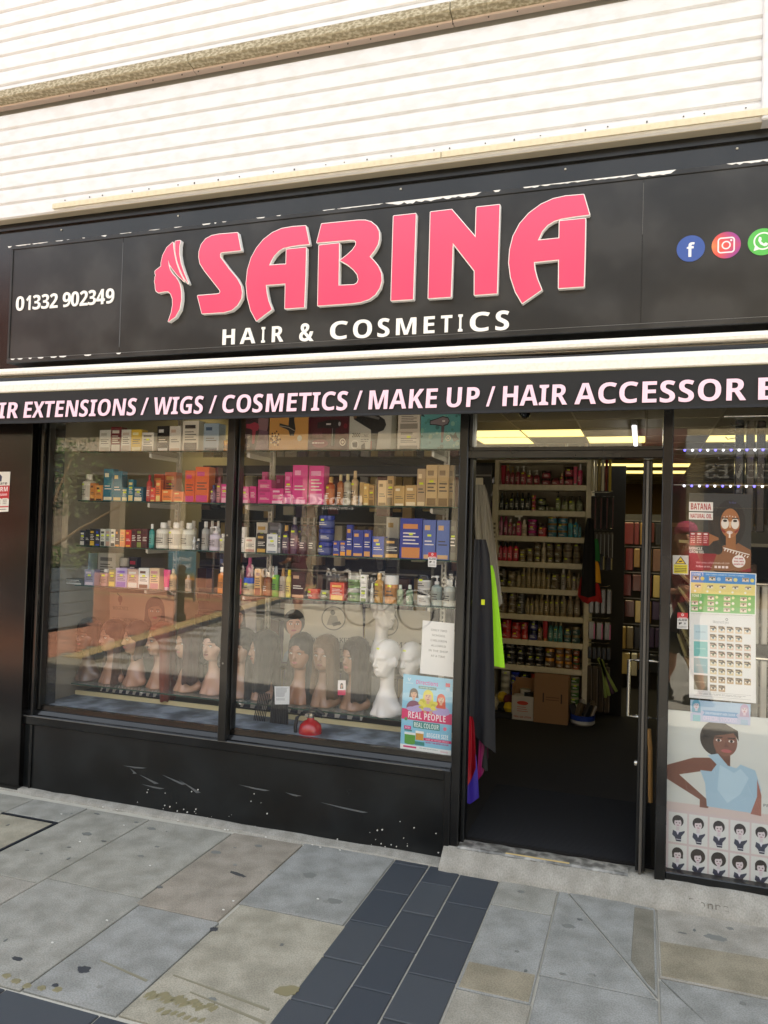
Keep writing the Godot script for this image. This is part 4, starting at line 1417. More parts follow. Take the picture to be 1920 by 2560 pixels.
	row([
		["box", 1, -2.437, .069, .108, "e04a9c", "f0a8cc", "pale pink carton"],
		["box", 1, -2.373, .043, .109, "d8318a", "b8206e", "narrow magenta carton"],
		["box", 2, -2.291, .091, .153, "d22f88", "b02470", "squat magenta carton"],
		["box", 1, -2.2, .087, .098, "d8318a", "f2c0dc", "low magenta carton"],
		["box", 1, -2.126, .05, .202, "dc3a92", "e88cc0", "slim magenta carton"],
		["box", 1, -2.046, .099, .245, "dd3791", "ee9cc8", "tall magenta carton"],
		["box", 1, -1.934, .103, .242, "dd3791", "ee9cc8", "tall magenta carton"],
		["bottle", 1, -1.848, .059, .175, "b8561c", "cfa765", "amber bottle with gold cap"],
		["bottle", 1, -1.779, .042, .188, "a8622e", "d6c298", "slim amber bottle"],
		["bottle", 1, -1.733, .045, .191, "c2bfae", "d9caa0", "clear bottle with gold cap"],
		["bottle", 1, -1.684, .042, .211, "cdb08a", "d8bc8e", "gold bottle"],
		["tube", 1, -1.635, .031, .14, "b99a62", "8a6a3a", "gold tube"],
		["box", 1, -1.603, .031, .133, "d9b56a", "f0e0b0", "small gold carton"],
		["box", 1, -1.569, .033, .126, "bb965c", "8a6a3c", "brown gold carton"],
		["box", 1, -1.499, .054, .153, "d6b888", "8a7040", "beige carton numbered one"],
		["box", 1, -1.449, .043, .18, "c0a070", "7a6440", "tall tan carton numbered two"],
		["box", 1, -1.391, .068, .122, "c4a468", "f4ead0", "squat gold carton"],
		["box", 1, -1.319, .07, .125, "c8a66e", "f0e2c0", "squat gold carton"],
		["box", 1, -1.256, .052, .224, "b79c78", "e6d2a8", "tall gold carton in film"],
		["box", 1, -1.193, .071, .247, "d0b482", "8a7048", "tallest gold carton"],
		["box", 1, -1.122, .065, .247, "c8ae80", "8a7048", "tallest gold carton"],
		["box", 1, -1.073, .029, .245, "8f7d5c", "6a5a40", "dull brown carton"]], -0.385, 1.884, "second glass shelf of right window")
	row([
		["box", 1, -3.687, .037, .103, "18233c", "d8d8d4", "slim navy carton"],
		["box", 1, -3.645, .034, .11, "11141c", "2a2a2e", "slim black carton"],
		["box", 1, -3.604, .04, .119, "1a1814", "d8b03a", "black and yellow carton"],
		["box", 1, -3.559, .037, .115, "1c2038", "2a4ab0", "navy and blue carton"],
		["box", 1, -3.518, .04, .119, "d8d8cc", "3a3a38", "white carton with black figures"],
		["box", 1, -3.475, .039, .12, "9fa59c", "b09080", "grey green carton"],
		["box", 1, -3.434, .036, .118, "e2dccc", "1a1816", "cream and black carton"],
		["box", 1, -3.397, .033, .119, "4a2a1c", "f0a040", "brown and orange carton"],
		["box", 1, -3.356, .042, .118, "f0a860", "e88a48", "peach carton"],
		["box", 1, -3.308, .042, .119, "c8281f", "f0b040", "scarlet carton with yellow band"],
		["box", 1, -3.264, .038, .125, "5a0f16", "3a0a10", "dark maroon carton"],
		["box", 1, -3.221, .041, .127, "4a0e14", "7a8a3a", "dark maroon carton"],
		["box", 1, -3.177, .041, .128, "521016", "380a0e", "dark maroon carton"],
		["bottle", 1, -3.132, .035, .161, "2c8f8a", "e8e8e4", "teal bottle"],
		["bottle", 1, -3.062, .094, .174, "eae6d8", "f2f0ea", "big white bottle with violet print"],
		["bottle", 1, -2.961, .096, .176, "ece4d2", "f2f0ea", "big white bottle with orange label"],
		["bottle", 1, -2.86, .094, .176, "e6e4d4", "f0eee6", "big white bottle with lime label"],
		["bottle", 1, -2.799, .021, .085, "d8dcdc", "e8e8e8", "tiny clear vial"],
		["bottle", 1, -2.77, .03, .073, "23262c", "ecece8", "tiny black bottle"],
		["bottle", 1, -2.724, .051, .187, "a8a8a4", "d8d6d0", "clear bottle with grey label"],
		["pump", 1, -2.655, .08, .157, "d8cedc", "e8e4e4", "lilac pump bottle"],
		["bottle", 1, -2.59, .038, .112, "e8e0cc", "efe8dc", "white bottle"]], -0.385, 1.572, "third glass shelf of left window")
	row([
		["box", 1, -2.443, .04, .16, "e4e0da", "c8c4bc", "tall white carton"],
		["box", 1, -2.381, .077, .093, "e6dccc", "c89a8a", "cream carton"],
		["box", 1, -2.301, .071, .121, "141312", "c8a048", "black carton with gold print"],
		["box", 1, -2.227, .073, .12, "e0e2e0", "8a94a0", "white carton with blue print"],
		["box", 1, -2.176, .022, .18, "6a6c72", "9a9aa0", "slim grey carton"],
		["bottle", 1, -2.14, .05, .178, "3a2440", "c0954c", "purple bottle with gold cap"],
		["bottle", 1, -2.083, .047, .232, "43304c", "8f8a88", "plum bottle with grey cap"],
		["pump", 1, -2.02, .052, .176, "16141c", "2a2830", "gilt lettered black pump"],
		["pump", 1, -1.956, .049, .178, "16141c", "2a2830", "gilt lettered black pump"],
		["jar", 3, -1.874, .099, .247, "23307c", "2c3a90", "large blue jar"],
		["box", 1, -1.788, .042, .091, "2c3a94", "e8a43a", "small blue carton"],
		["box", 1, -1.744, .039, .093, "2c3a94", "e8a43a", "small blue carton"],
		["box", 1, -1.703, .037, .192, "27348c", "d89a3a", "blue carton with orange slice"],
		["box", 1, -1.646, .068, .161, "2a388f", "d8a060", "blue carton with gold name"],
		["box", 1, -1.586, .046, .163, "27348c", "d8a060", "narrow blue carton"],
		["box", 1, -1.517, .077, .126, "2a4aa4", "d8aa60", "bright blue carton"],
		["box", 1, -1.429, .091, .119, "1c1a2c", "d8a860", "dark navy carton"],
		["box", 1, -1.311, .139, .24, "2c3a98", "d0884a", "largest blue carton"],
		["box", 1, -1.198, .078, .233, "5a6cb0", "d8b080", "film wrapped blue carton"],
		["box", 1, -1.115, .077, .235, "6478b4", "d8b080", "film wrapped blue carton"],
		["box", 1, -1.055, .038, .231, "4a4a46", "6a6a60", "dim carton"]], -0.385, 1.572, "third glass shelf of right window")
	row([
		["box", 1, -3.758, .197, .035, "2b3336", "d8d8d4", "long dark carton lying flat"],
		["box", 1, -3.616, .08, .108, "8f8ca8", "d8c8d8", "carton with printed face"],
		["bottle", 1, -3.503, .072, .115, "b08a86", "e8e4dc", "rose bottle with white cap"],
		["box", 1, -3.429, .056, .116, "9a8a5a", "e8d060", "olive and yellow carton"],
		["box", 1, -3.353, .091, .13, "b8a8cc", "8a6ac0", "lilac hair dye carton"],
		["box", 1, -3.261, .086, .126, "c8a898", "e8e0d4", "hair dye carton with dark skinned face"],
		["box", 1, -3.174, .082, .135, "e4e4dc", "6a4a38", "white hair dye carton with bearded face"],
		["box", 1, -3.089, .075, .141, "dcc09c", "c88a8c", "blonde hair dye carton"],
		["tube", 1, -3.006, .046, .132, "e23a7c", "f0c0d0", "pink tube"],
		["bottle", 1, -2.957, .046, .139, "d8b68c", "dcc09c", "cream bottle"],
		["bottle", 1, -2.839, .042, .105, "c0a890", "b0a090", "dull clear bottle"],
		["bottle", 1, -2.591, .053, .168, "e88a2c", "f2efe8", "orange and white bottle"]], -0.385, 1.299, "fourth glass shelf of left window")
	row([
		["spray", 1, -2.453, .026, .138, "d8506a", "e8b0b0", "pink spray bottle"],
		["jar", 1, -2.393, .089, .11, "cfc8a4", "2a5ac8", "cream jar with blue lid"],
		["box", 1, -2.318, .048, .167, "d8aa70", "8a4a2a", "tall tan carton"],
		["bottle", 1, -2.258, .056, .149, "8a4a1c", "d8c8b0", "dark amber bottle"],
		["spray", 1, -2.201, .045, .189, "6ab03a", "9aa0a0", "green spray bottle"],
		["spray", 1, -2.151, .044, .179, "bcae9c", "a8804a", "taupe spray bottle"],
		["bottle", 1, -2.107, .039, .173, "e0d060", "f0d820", "yellow capped bottle"],
		["box", 1, -2.036, .098, .162, "3c1418", "c8a080", "maroon carton with gold script"],
		["jar", 1, -1.942, .084, .062, "d8442c", "d85038", "red orange tub"],
		["jar", 1, -1.86, .069, .059, "6a6a3a", "a8a890", "olive jar with pale lid"],
		["box", 1, -1.774, .092, .107, "d0442e", "f0c060", "red and orange carton"],
		["jar", 2, -1.672, .091, .158, "7a9a5a", "b8b4a8", "stacked pale green tub"],
		["box", 2, -1.602, .039, .164, "e4e2da", "7a8a4a", "slim white carton"],
		["bottle", 1, -1.549, .02, .116, "dcdcd4", "e8e8e4", "little white bottle"],
		["bottle", 1, -1.51, .053, .178, "c0903a", "d8b070", "honey bottle with label"],
		["jar", 1, -1.436, .083, .169, "d8944c", "e8e6e0", "orange jar with white lid"],
		["bottle", 1, -1.373, .037, .113, "8aa07a", "dce4d8", "pale green bottle"],
		["bottle", 1, -1.314, .042, .116, "5a7a5a", "dce4d8", "deeper green bottle"],
		["jar", 2, -1.23, .081, .181, "e0ded8", "161616", "white tub with black lid"],
		["pump", 1, -1.151, .063, .178, "9aa8a0", "dcdcd8", "clear pump bottle"],
		["bottle", 1, -1.074, .072, .158, "c4c8bc", "d0d0c8", "milky bottle"]], -0.385, 1.299, "fourth glass shelf of right window")
	# second row at the back of the shelves
	row([
		["box", 1, -3.232, .082, .202, "c8502c", "e8a040", "rear rust carton"],
		["box", 1, -3.138, .091, .216, "d86a34", "e8b060", "rear rust carton"],
		["box", 1, -2.799, .078, .25, "7a1822", "a83040", "rear maroon carton"],
		["box", 1, -2.405, .039, .219, "d2388c", "e080b8", "rear little magenta carton"],
		["box", 1, -2.294, .053, .198, "b8297a", "d870b0", "rear dark magenta carton"]], -0.6, 1.884, "back of second glass shelf")
	row([
		["bottle", 1, -3.153, .052, .187, "ded8cc", "f0ece4", "rear white capped bottle"],
		["bottle", 1, -3.05, .051, .189, "ded8cc", "f0ece4", "rear white capped bottle"],
		["bottle", 1, -2.954, .051, .192, "d8d2c8", "eeeae2", "rear white capped bottle"],
		["bottle", 1, -2.803, .037, .195, "c8c4c0", "e8e4de", "rear white capped bottle"],
		["bottle", 1, -2.756, .037, .196, "c8c4c0", "e8e4de", "rear white capped bottle"],
		["box", 1, -2.413, .083, .194, "d8d4c8", "c8a050", "rear cream carton"],
		["box", 1, -2.321, .088, .196, "5c5c62", "8a8a90", "rear grey carton"],
		["bottle", 1, -2.132, .034, .234, "46344e", "8f8a88", "rear plum bottle"],
		["bottle", 1, -2.086, .034, .235, "46344e", "8f8a88", "rear plum bottle"],
		["bottle", 1, -2.041, .034, .236, "46344e", "8f8a88", "rear plum bottle"],
		["box", 1, -1.496, .085, .248, "c8c6bc", "b89a60", "rear pale carton"]], -0.6, 1.572, "back of third glass shelf")
	row([
		["box", 1, -3.887, .177, .21, "a8c4d8", "7a9ac8", "rear pale blue carton"],
		["box", 1, -3.647, .155, .216, "c8cac4", "7a7c78", "rear grey window carton"],
		["jar", 1, -3.517, .078, .189, "4a2018", "e8e6e0", "rear brown jar"],
		["box", 1, -3.423, .064, .196, "1a1416", "d02848", "rear black and red carton"],
		["box", 1, -2.707, .037, .245, "1c2440", "4a5a90", "rear navy carton"],
		["bottle", 1, -2.506, .048, .236, "d87aa0", "d85a90", "rear pink bottle"],
		["jar", 1, -1.758, .082, .16, "b8c4a0", "c8ccc0", "rear pale tub"]], -0.6, 1.299, "back of fourth glass shelf")
	# hair dryer boxes on the top shelf of the right window
	var dr := [["purple and rose hair dryer box with printed face", 0, 606, 671], ["orange hair dryer box with black dryer", 1, 673, 770], ["dark red hair dryer box with black dryer", 2, 771, 872], ["grey white hair dryer box reading 2000 IONIC", 3, 873, 978], ["teal hair dryer box with silver dryer", 4, 1051, 1150]]
	var dx: Array = [-2.464, -2.277, -2.271, -2.001, -1.999, -1.728, -1.725, -1.453, -1.27, -1.03]
	for k in 5:
		var p := Print.new(self, 256, 256, ["2f1a22", "d29a50", "4a0f1c", "b9b7ad", "5aa0a0"][k])
		dryer_print(p, k)
		var t := thing("hair_dryer_box", dr[k][0] + " on top shelf of right window", "box", Vector3(0, 2.2225, -0.385), "hair dryer boxes on the top shelf")
		part("box_body", boxm(dx[k * 2], dx[k * 2 + 1], 0, 0.27, -0.10, -0.0015, 0.002), mt(["2f1a22", "b88448", "4a0f1c", "a5a49c", "4a8c8c"][k], 0.5), t)
		part("print", sheet(dx[k * 2] + 0.001, dx[k * 2 + 1] - 0.001, 0.001, 0.269, -0.0014, 0.0), print_mat(p, 0.35), t)
	row([
		["box", 2, -1.343, .137, .245, "c4bbad", "8a8378", "plain pale grey carton"]], -0.385, 2.222, "top glass shelf of right window")
	# posters behind the heads
	var q: Array = [-2.256, 1.227, -1.708, 1.253, -1.688, .888, -2.26, .842]
	var p1 := Print.new(self, 384, 288, "c9c2ae")
	p1.face(0.13, 0.36, 0.105, "c48a70", "17120f", 0.0, 1.35)
	p1.poly([0.0, 1.0, 0.02, 0.86, 0.1, 0.74, 0.2, 0.74, 0.28, 0.86, 0.3, 1.0], "b8c4cc")
	p1.ring(0.64, 0.24, 0.155, 0.21, 0.09, "6a675e")
	p1.ell(0.63, 0.14, 0.03, 0.045, "55514a")
	p1.poly([0.55, 0.36, 0.6, 0.18, 0.68, 0.2, 0.72, 0.36], "8c887c")
	p1.poly([0.62, 0.33, 0.72, 0.29, 0.74, 0.34, 0.64, 0.38], "3a3733")
	p1.text("DRESSMAKER", 0.36, 0.86, 0.58, 0.66, "33312d", "sr")
	p1.text("WIG", 0.50, 0.78, 0.78, 0.92, "4a4742", "sr")
	var t1 := thing("wig_poster", "pale wig poster with seated dressmaker emblem behind the right window heads", "poster")
	part("poster_sheet", warp_sheet([q[0], q[1], q[2], q[3], q[4], q[5], q[6], q[7]], -0.66, 0.003), print_mat(p1, 0.5), t1)
	q = [-1.683, 1.234, -1.255, 1.24, -1.238, .913, -1.683, .902]
	var p2 := Print.new(self, 256, 192, "bdb6a2")
	p2.ring(0.35, 0.28, 0.17, 0.23, 0.09, "6a675e")
	p2.poly([0.25, 0.4, 0.3, 0.18, 0.4, 0.2, 0.45, 0.4], "7c786c")
	p2.text("DRESSMAKER", 0.12, 0.9, 0.62, 0.72, "3a3733", "sr")
	var t2 := thing("wig_poster", "smaller pale wig poster half hidden behind the white foam heads", "poster")
	part("poster_sheet", warp_sheet(q, -0.66, 0.003), print_mat(p2, 0.5), t2)
	q = [-3.658, 1.232, -3.119, 1.238, -3.11, .87, -3.648, .863]
	var p3 := Print.new(self, 320, 224, "b48c74")
	p3.face(0.72, 0.34, 0.11, "9a6a58", "55302a", 1.2, 1.43)
	p3.line(0.12, 0.02, 0.2, 0.1, 0.02, "4a2a22")
	p3.ell(0.17, 0.13, 0.035, 0.07, "6a3428")
	p3.rect(0.16, 0.18, 0.18, 0.24, "6a3428")
	p3.text("WIGENEX", 0.05, 0.30, 0.27, 0.34, "5a3428", "sr")
	p3.text("SIMPLE LACE PARTING", 0.05, 0.47, 0.49, 0.55, "4a2c22", "sr")
	p3.text("FORMAL WIG", 0.05, 0.36, 0.62, 0.71, "4a2c22", "sb")
	var t3 := thing("wig_poster", "brown wig poster with long haired woman behind the left window heads", "poster")
	part("poster_sheet", warp_sheet(q, -0.66, 0.003), print_mat(p3, 0.5), t3)
	q = [-2.716, 1.227, -2.471, 1.23, -2.457, .866, -2.702, .857]
	var p4 := Print.new(self, 160, 224, "a39a94")
	p4.face(0.45, 0.3, 0.16, "b88a78", "3a2c30", 0.8, 0.72)
	p4.text("WIG", 0.3, 0.7, 0.66, 0.76, "4a4540", "sr")
	var t4 := thing("wig_poster", "dim grey wig poster beside the window mullion behind the heads", "poster")
	part("poster_sheet", warp_sheet(q, -0.66, 0.003), print_mat(p4, 0.5), t4)
	# strip of mannequin pictures lying under the head shelf
	var pc := Print.new(self, 512, 96, "bdbab2")
	for k in 10:
		pc.face(0.05 + k * 0.1, 0.3, 0.02, "d8d2ce", "1a1718", 0.7, 5.3, false)
		pc.poly([0.02 + k * 0.1, 1.0, 0.03 + k * 0.1, 0.62, 0.075 + k * 0.1, 0.62, 0.085 + k * 0.1, 1.0], "23283c")
	var cb := thing("catalogue_board", "board of small dark haired wig pictures lying under the head shelf", "board")
	var cm := part("poster_sheet", sheet(-2.475, -1.628, 0.0, 0.11, -0.003, 0.0), print_mat(pc, 0.5), cb)
	cm.position = Vector3(0, 0.556, -0.50)
	cm.rotation.x = -0.5
	var cb2 := thing("catalogue_board", "dim board of small wig pictures under the left window heads", "board")
	var cm2 := part("poster_sheet", sheet(-3.581, -3.028, 0.0, 0.07, -0.003, 0.0), print_mat(pc, 0.5), cb2)
	cm2.position = Vector3(0, 0.556, -0.50)
	cm2.rotation.x = -0.5
	# fire extinguisher lying at the front of the bed
	var fx: float = -1.849
	var fe := thing("fire_extinguisher", "red fire extinguisher with black hose low behind the right window pane", "fire extinguisher", Vector3(fx, 0.345, -0.22))
	var st := begin()
	lathe(st, [[0, 0], [0.064, 0], [0.07, 0.01], [0.07, 0.20], [0.062, 0.228], [0.04, 0.248], [0.022, 0.256], [0.02, 0.27], [0, 0.27]], 28)
	part("cylinder", done(st), mt("a81418", 0.25, 0.0, {"coat": 0.6}), fe)
	st = begin()
	lathe(st, [[0.02, 0.268], [0.022, 0.275], [0.018, 0.295], [0, 0.30]], 14)
	tube(st, [Vector3(-0.012, 0.285, 0.02), Vector3(-0.014, 0.285, 0.032)], 0.012, 12)
	part("valve", done(st), mt("b8b4aa", 0.25, 0.9), fe)
	st = begin()
	tube(st, [Vector3(-0.01, 0.31, 0), Vector3(0.04, 0.325, 0.01), Vector3(0.095, 0.30, 0.02)], 0.008, 8)
	tube(st, [Vector3(-0.01, 0.295, 0), Vector3(0.03, 0.30, 0.01), Vector3(0.085, 0.285, 0.03)], 0.006, 8)
	part("lever", done(st), mt("1a1a1a", 0.4), fe)
	st = begin()
	tube(st, [Vector3(-0.018, 0.29, 0), Vector3(-0.055, 0.288, 0.01), Vector3(-0.08, 0.265, 0.02), Vector3(-0.085, 0.21, 0.03), Vector3(-0.08, 0.10, 0.02)], 0.011, 10)
	part("hose", done(st), mt("141414", 0.5), fe)
	# grids of packets and gondolas seen through the display
	gondola(Vector3(-2.35, 0.1, -1.75), 2.5, 2.15, 5, 61, "dark gondola of hanging packets behind the window display")
	gondola(Vector3(-2.35, 0.1, -4.3), 3.0, 2.1, 5, 62, "farther gondola of packets behind the display gondola")
	# notices that hang at the heads
	var pn := Print.new(self, 96, 120, "e6eaec")
	pn.lines(0.1, 0.9, 0.08, 0.6, 12, "8a8e98", 5)
	pn.lines(0.1, 0.7, 0.68, 0.8, 2, "8a8e98", 6)
	var nt := thing("notice", "small white typed notice hanging in front of the black haired mannequin", "notice")
	q = [-2.134, .757, -2.031, .766, -2.03, .657, -2.127, .647]
	part("paper", warp_sheet(q, -0.30, 0.001, 0.001), print_mat(pn, 0.6), nt)
	var pt := Print.new(self, 64, 96, "f0eaea")
	pt.face(0.5, 0.36, 0.14, "c8a090", "1a1414", 1.2, 0.67)
	pt.rect(0, 0.66, 1, 1, "d62c62")
	var tg := thing("wig_tag", "white and pink tag with printed face hanging between two mannequins", "tag")
	q = [-1.731, .823, -1.681, .827, -1.679, .739, -1.73, .734]
	part("paper", warp_sheet(q, -0.34, 0.001, 0.001), print_mat(pt, 0.5), tg)

func dryer_print(p: Print, k: int) -> void:
	match k:
		0:
			p.ell(0.80, 0.30, 0.20, 0.34, "8a6a70")
			p.ell(0.80, 0.66, 0.07, 0.025, "6a2a34")
			p.poly([0.5, 1.0, 0.66, 0.5, 1.0, 0.55, 1.0, 1.0], "6e5060")
			p.poly([0.14, 0.36, 0.30, 0.36, 0.46, 0.32, 0.60, 0.36, 0.64, 0.44, 0.6, 0.52, 0.46, 0.54, 0.30, 0.48, 0.14, 0.46], "a02c44")
			p.poly([0.38, 0.5, 0.52, 0.52, 0.47, 0.84, 0.38, 0.84], "a02c44")
			p.lines(0.02, 0.3, 0.62, 0.72, 3, "c8b8b8")
			p.lines(0.02, 0.3, 0.86, 0.94, 2, "9a7a6a")
		1:
			p.poly([0.50, 0.0, 0.64, 0.0, 0.64, 0.30, 0.68, 0.5, 0.64, 0.66, 0.54, 0.66, 0.49, 0.5, 0.50, 0.3], "26262a")
			p.poly([0.26, 0.36, 0.5, 0.42, 0.64, 0.52, 0.62, 0.60, 0.44, 0.5, 0.26, 0.43], "2c2c30")
			p.line(0.27, 0.42, 0.5, 0.46, 0.012, "d8d0c0")
			p.line(0.5, 0.46, 0.66, 0.54, 0.012, "d8d0c0")
			for i in 26:
				var a := i * 2.4
				p.ell(0.16 + 0.13 * cos(a) * (0.3 + i / 30.0), 0.72 + 0.16 * sin(a) * (0.3 + i / 30.0), 0.02, 0.022, ["5a3418", "f0d8a0", "3a2210"][i % 3])
			p.ell(0.79, 0.72, 0.06, 0.07, "cfc8b4")
			p.text("'hot", 0.77, 0.83, 0.02, 0.2, "2a1c10", "b")
			p.ring(0.52, 0.2, 0.03, 0.03, 0.4, "b07838")
		2:
			p.poly([0.22, 0.36, 0.34, 0.34, 0.5, 0.30, 0.72, 0.30, 0.8, 0.34, 0.82, 0.42, 0.74, 0.5, 0.5, 0.5, 0.34, 0.48, 0.22, 0.50], "17171a")
			p.poly([0.58, 0.48, 0.68, 0.48, 0.66, 0.9, 0.58, 0.9], "1c1a1e")
			p.line(0.6, 0.5, 0.6, 0.9, 0.01, "b8b4b8")
			p.ell(0.77, 0.4, 0.03, 0.05, "b8b8bc")
			p.rect(0.44, 0.38, 0.56, 0.42, "d8d4d0")
			p.ring(0.86, 0.82, 0.075, 0.085, 0.3, "d8ccb8")
			p.ell(0.86, 0.82, 0.03, 0.035, "d8ccb8")
			p.ell(0.3, 0.85, 0.2, 0.1, "7a1430")
			p.ell(0.92, 0.45, 0.05, 0.06, "7a1428")
			p.lines(0.1, 0.36, 0.60, 0.72, 4, "8a4a58")
			p.lines(0.1, 0.4, 0.82, 0.88, 1, "e0d0c8")
		3:
			p.poly([0.08, 0.18, 0.16, 0.12, 0.4, 0.14, 0.66, 0.20, 0.84, 0.32, 0.88, 0.44, 0.82, 0.56, 0.66, 0.62, 0.52, 0.55, 0.3, 0.42, 0.1, 0.3], "19191b")
			p.poly([0.52, 0.55, 0.7, 0.58, 0.66, 1.0, 0.54, 1.0], "1c1c1e")
			p.poly([0.2, 0.17, 0.5, 0.19, 0.72, 0.28, 0.7, 0.32, 0.5, 0.27, 0.22, 0.22], "6a6866")
			p.poly([0.07, 0.18, 0.14, 0.14, 0.18, 0.28, 0.1, 0.29], "7a5a44")
			p.text("2000", 0.07, 0.27, 0.62, 0.71, "1c1c1c", "b")
			p.text("IONIC", 0.29, 0.47, 0.64, 0.71, "3a3a3a", "r")
			p.lines(0.28, 0.47, 0.76, 0.84, 2, "4a4a48")
			p.ring(0.14, 0.88, 0.09, 0.1, 0.12, "e6e4dc")
			p.poly([0.08, 0.84, 0.2, 0.82, 0.2, 0.95, 0.1, 0.93], "4a4846")
			p.poly([0.3, 0.9, 0.38, 0.84, 0.4, 0.98, 0.3, 0.98], "2a2a2a")
			p.rect(0.52, 0.8, 0.55, 1.0, "8a2a1c")
		4:
			for i in 40:
				var a := i * 2.39996
				p.ell(fmod(0.13 * i, 1.0), fmod(0.31 * i + 0.1, 1.0), 0.012 + 0.02 * (i % 3), 0.012 + 0.02 * (i % 3), ["7ab4a4", "4a8a86", "8abcac", "3a7474"][i % 4])
			p.poly([0.23, 0.36, 0.4, 0.32, 0.56, 0.27, 0.70, 0.30, 0.74, 0.38, 0.7, 0.46, 0.56, 0.5, 0.4, 0.47, 0.23, 0.46], "1c1c20")
			p.poly([0.25, 0.38, 0.4, 0.34, 0.56, 0.29, 0.69, 0.32, 0.72, 0.38, 0.68, 0.44, 0.56, 0.48, 0.4, 0.45, 0.25, 0.44], "8a7a80")
			p.poly([0.53, 0.48, 0.61, 0.48, 0.58, 0.85, 0.53, 0.85], "5a4a50")
			p.rect(0.55, 0.36, 0.62, 0.4, "e4dcd8")
			p.ring(0.71, 0.76, 0.065, 0.065, 0.3, "e6dcc0")
			p.ell(0.71, 0.76, 0.025, 0.025, "e6dcc0")
			p.poly([0.0, 0.1, 0.12, 0.14, 0.05, 0.2, 0.1, 0.28, 0.0, 0.26], "1c3a3c")
			p.poly([0.74, 0.66, 0.84, 0.7, 0.9, 0.62, 0.94, 0.74, 1.0, 0.78, 0.86, 0.84], "2a4a4c")
			p.text("Turbo 3000", 0.42, 0.70, 0.13, 0.18, "bfe0dc", "r")

func gondola(at: Vector3, w: float, h: float, n: int, seed_: int, label: String) -> void:
	var g := thing("gondola", label, "gondola", at)
	var r := RandomNumberGenerator.new()
	r.seed = seed_
	part("back_board", boxm(-w / 2, w / 2, 0.0, h, -0.03, 0.0), mt("3c3a36", 0.8), g)
	var cols := ["8a6a3a", "c8b070", "6a2a2a", "3a3a40", "d8d0b8", "7a5a4a", "4a3a5a", "a88a4a", "b8b4ac", "5a2a20", "2a2a2a", "8a7a5a"]
	for k in n:
		var y := h - 0.08 - k * (h - 0.2) / n
		part("hook_rail", boxm(-w / 2, w / 2, y, y + 0.012, 0.001, 0.012), mt("8a8780", 0.3, 0.8), g)
		var x := -w / 2 + 0.03
		while x < w / 2 - 0.05:
			var pw := r.randf_range(0.05, 0.11)
			var ph := minf((h - 0.2) / n - 0.05, r.randf_range(0.16, 0.34))
			var m := mt(cols[r.randi() % cols.size()], 0.3, 0.0, {"coat": 0.4})
			part("packet", boxm(x, x + pw, y - ph - 0.02, y - 0.015, 0.03, 0.05 + r.randf_range(0, 0.08), 0.006), m, g)
			x += pw + r.randf_range(0.008, 0.02)

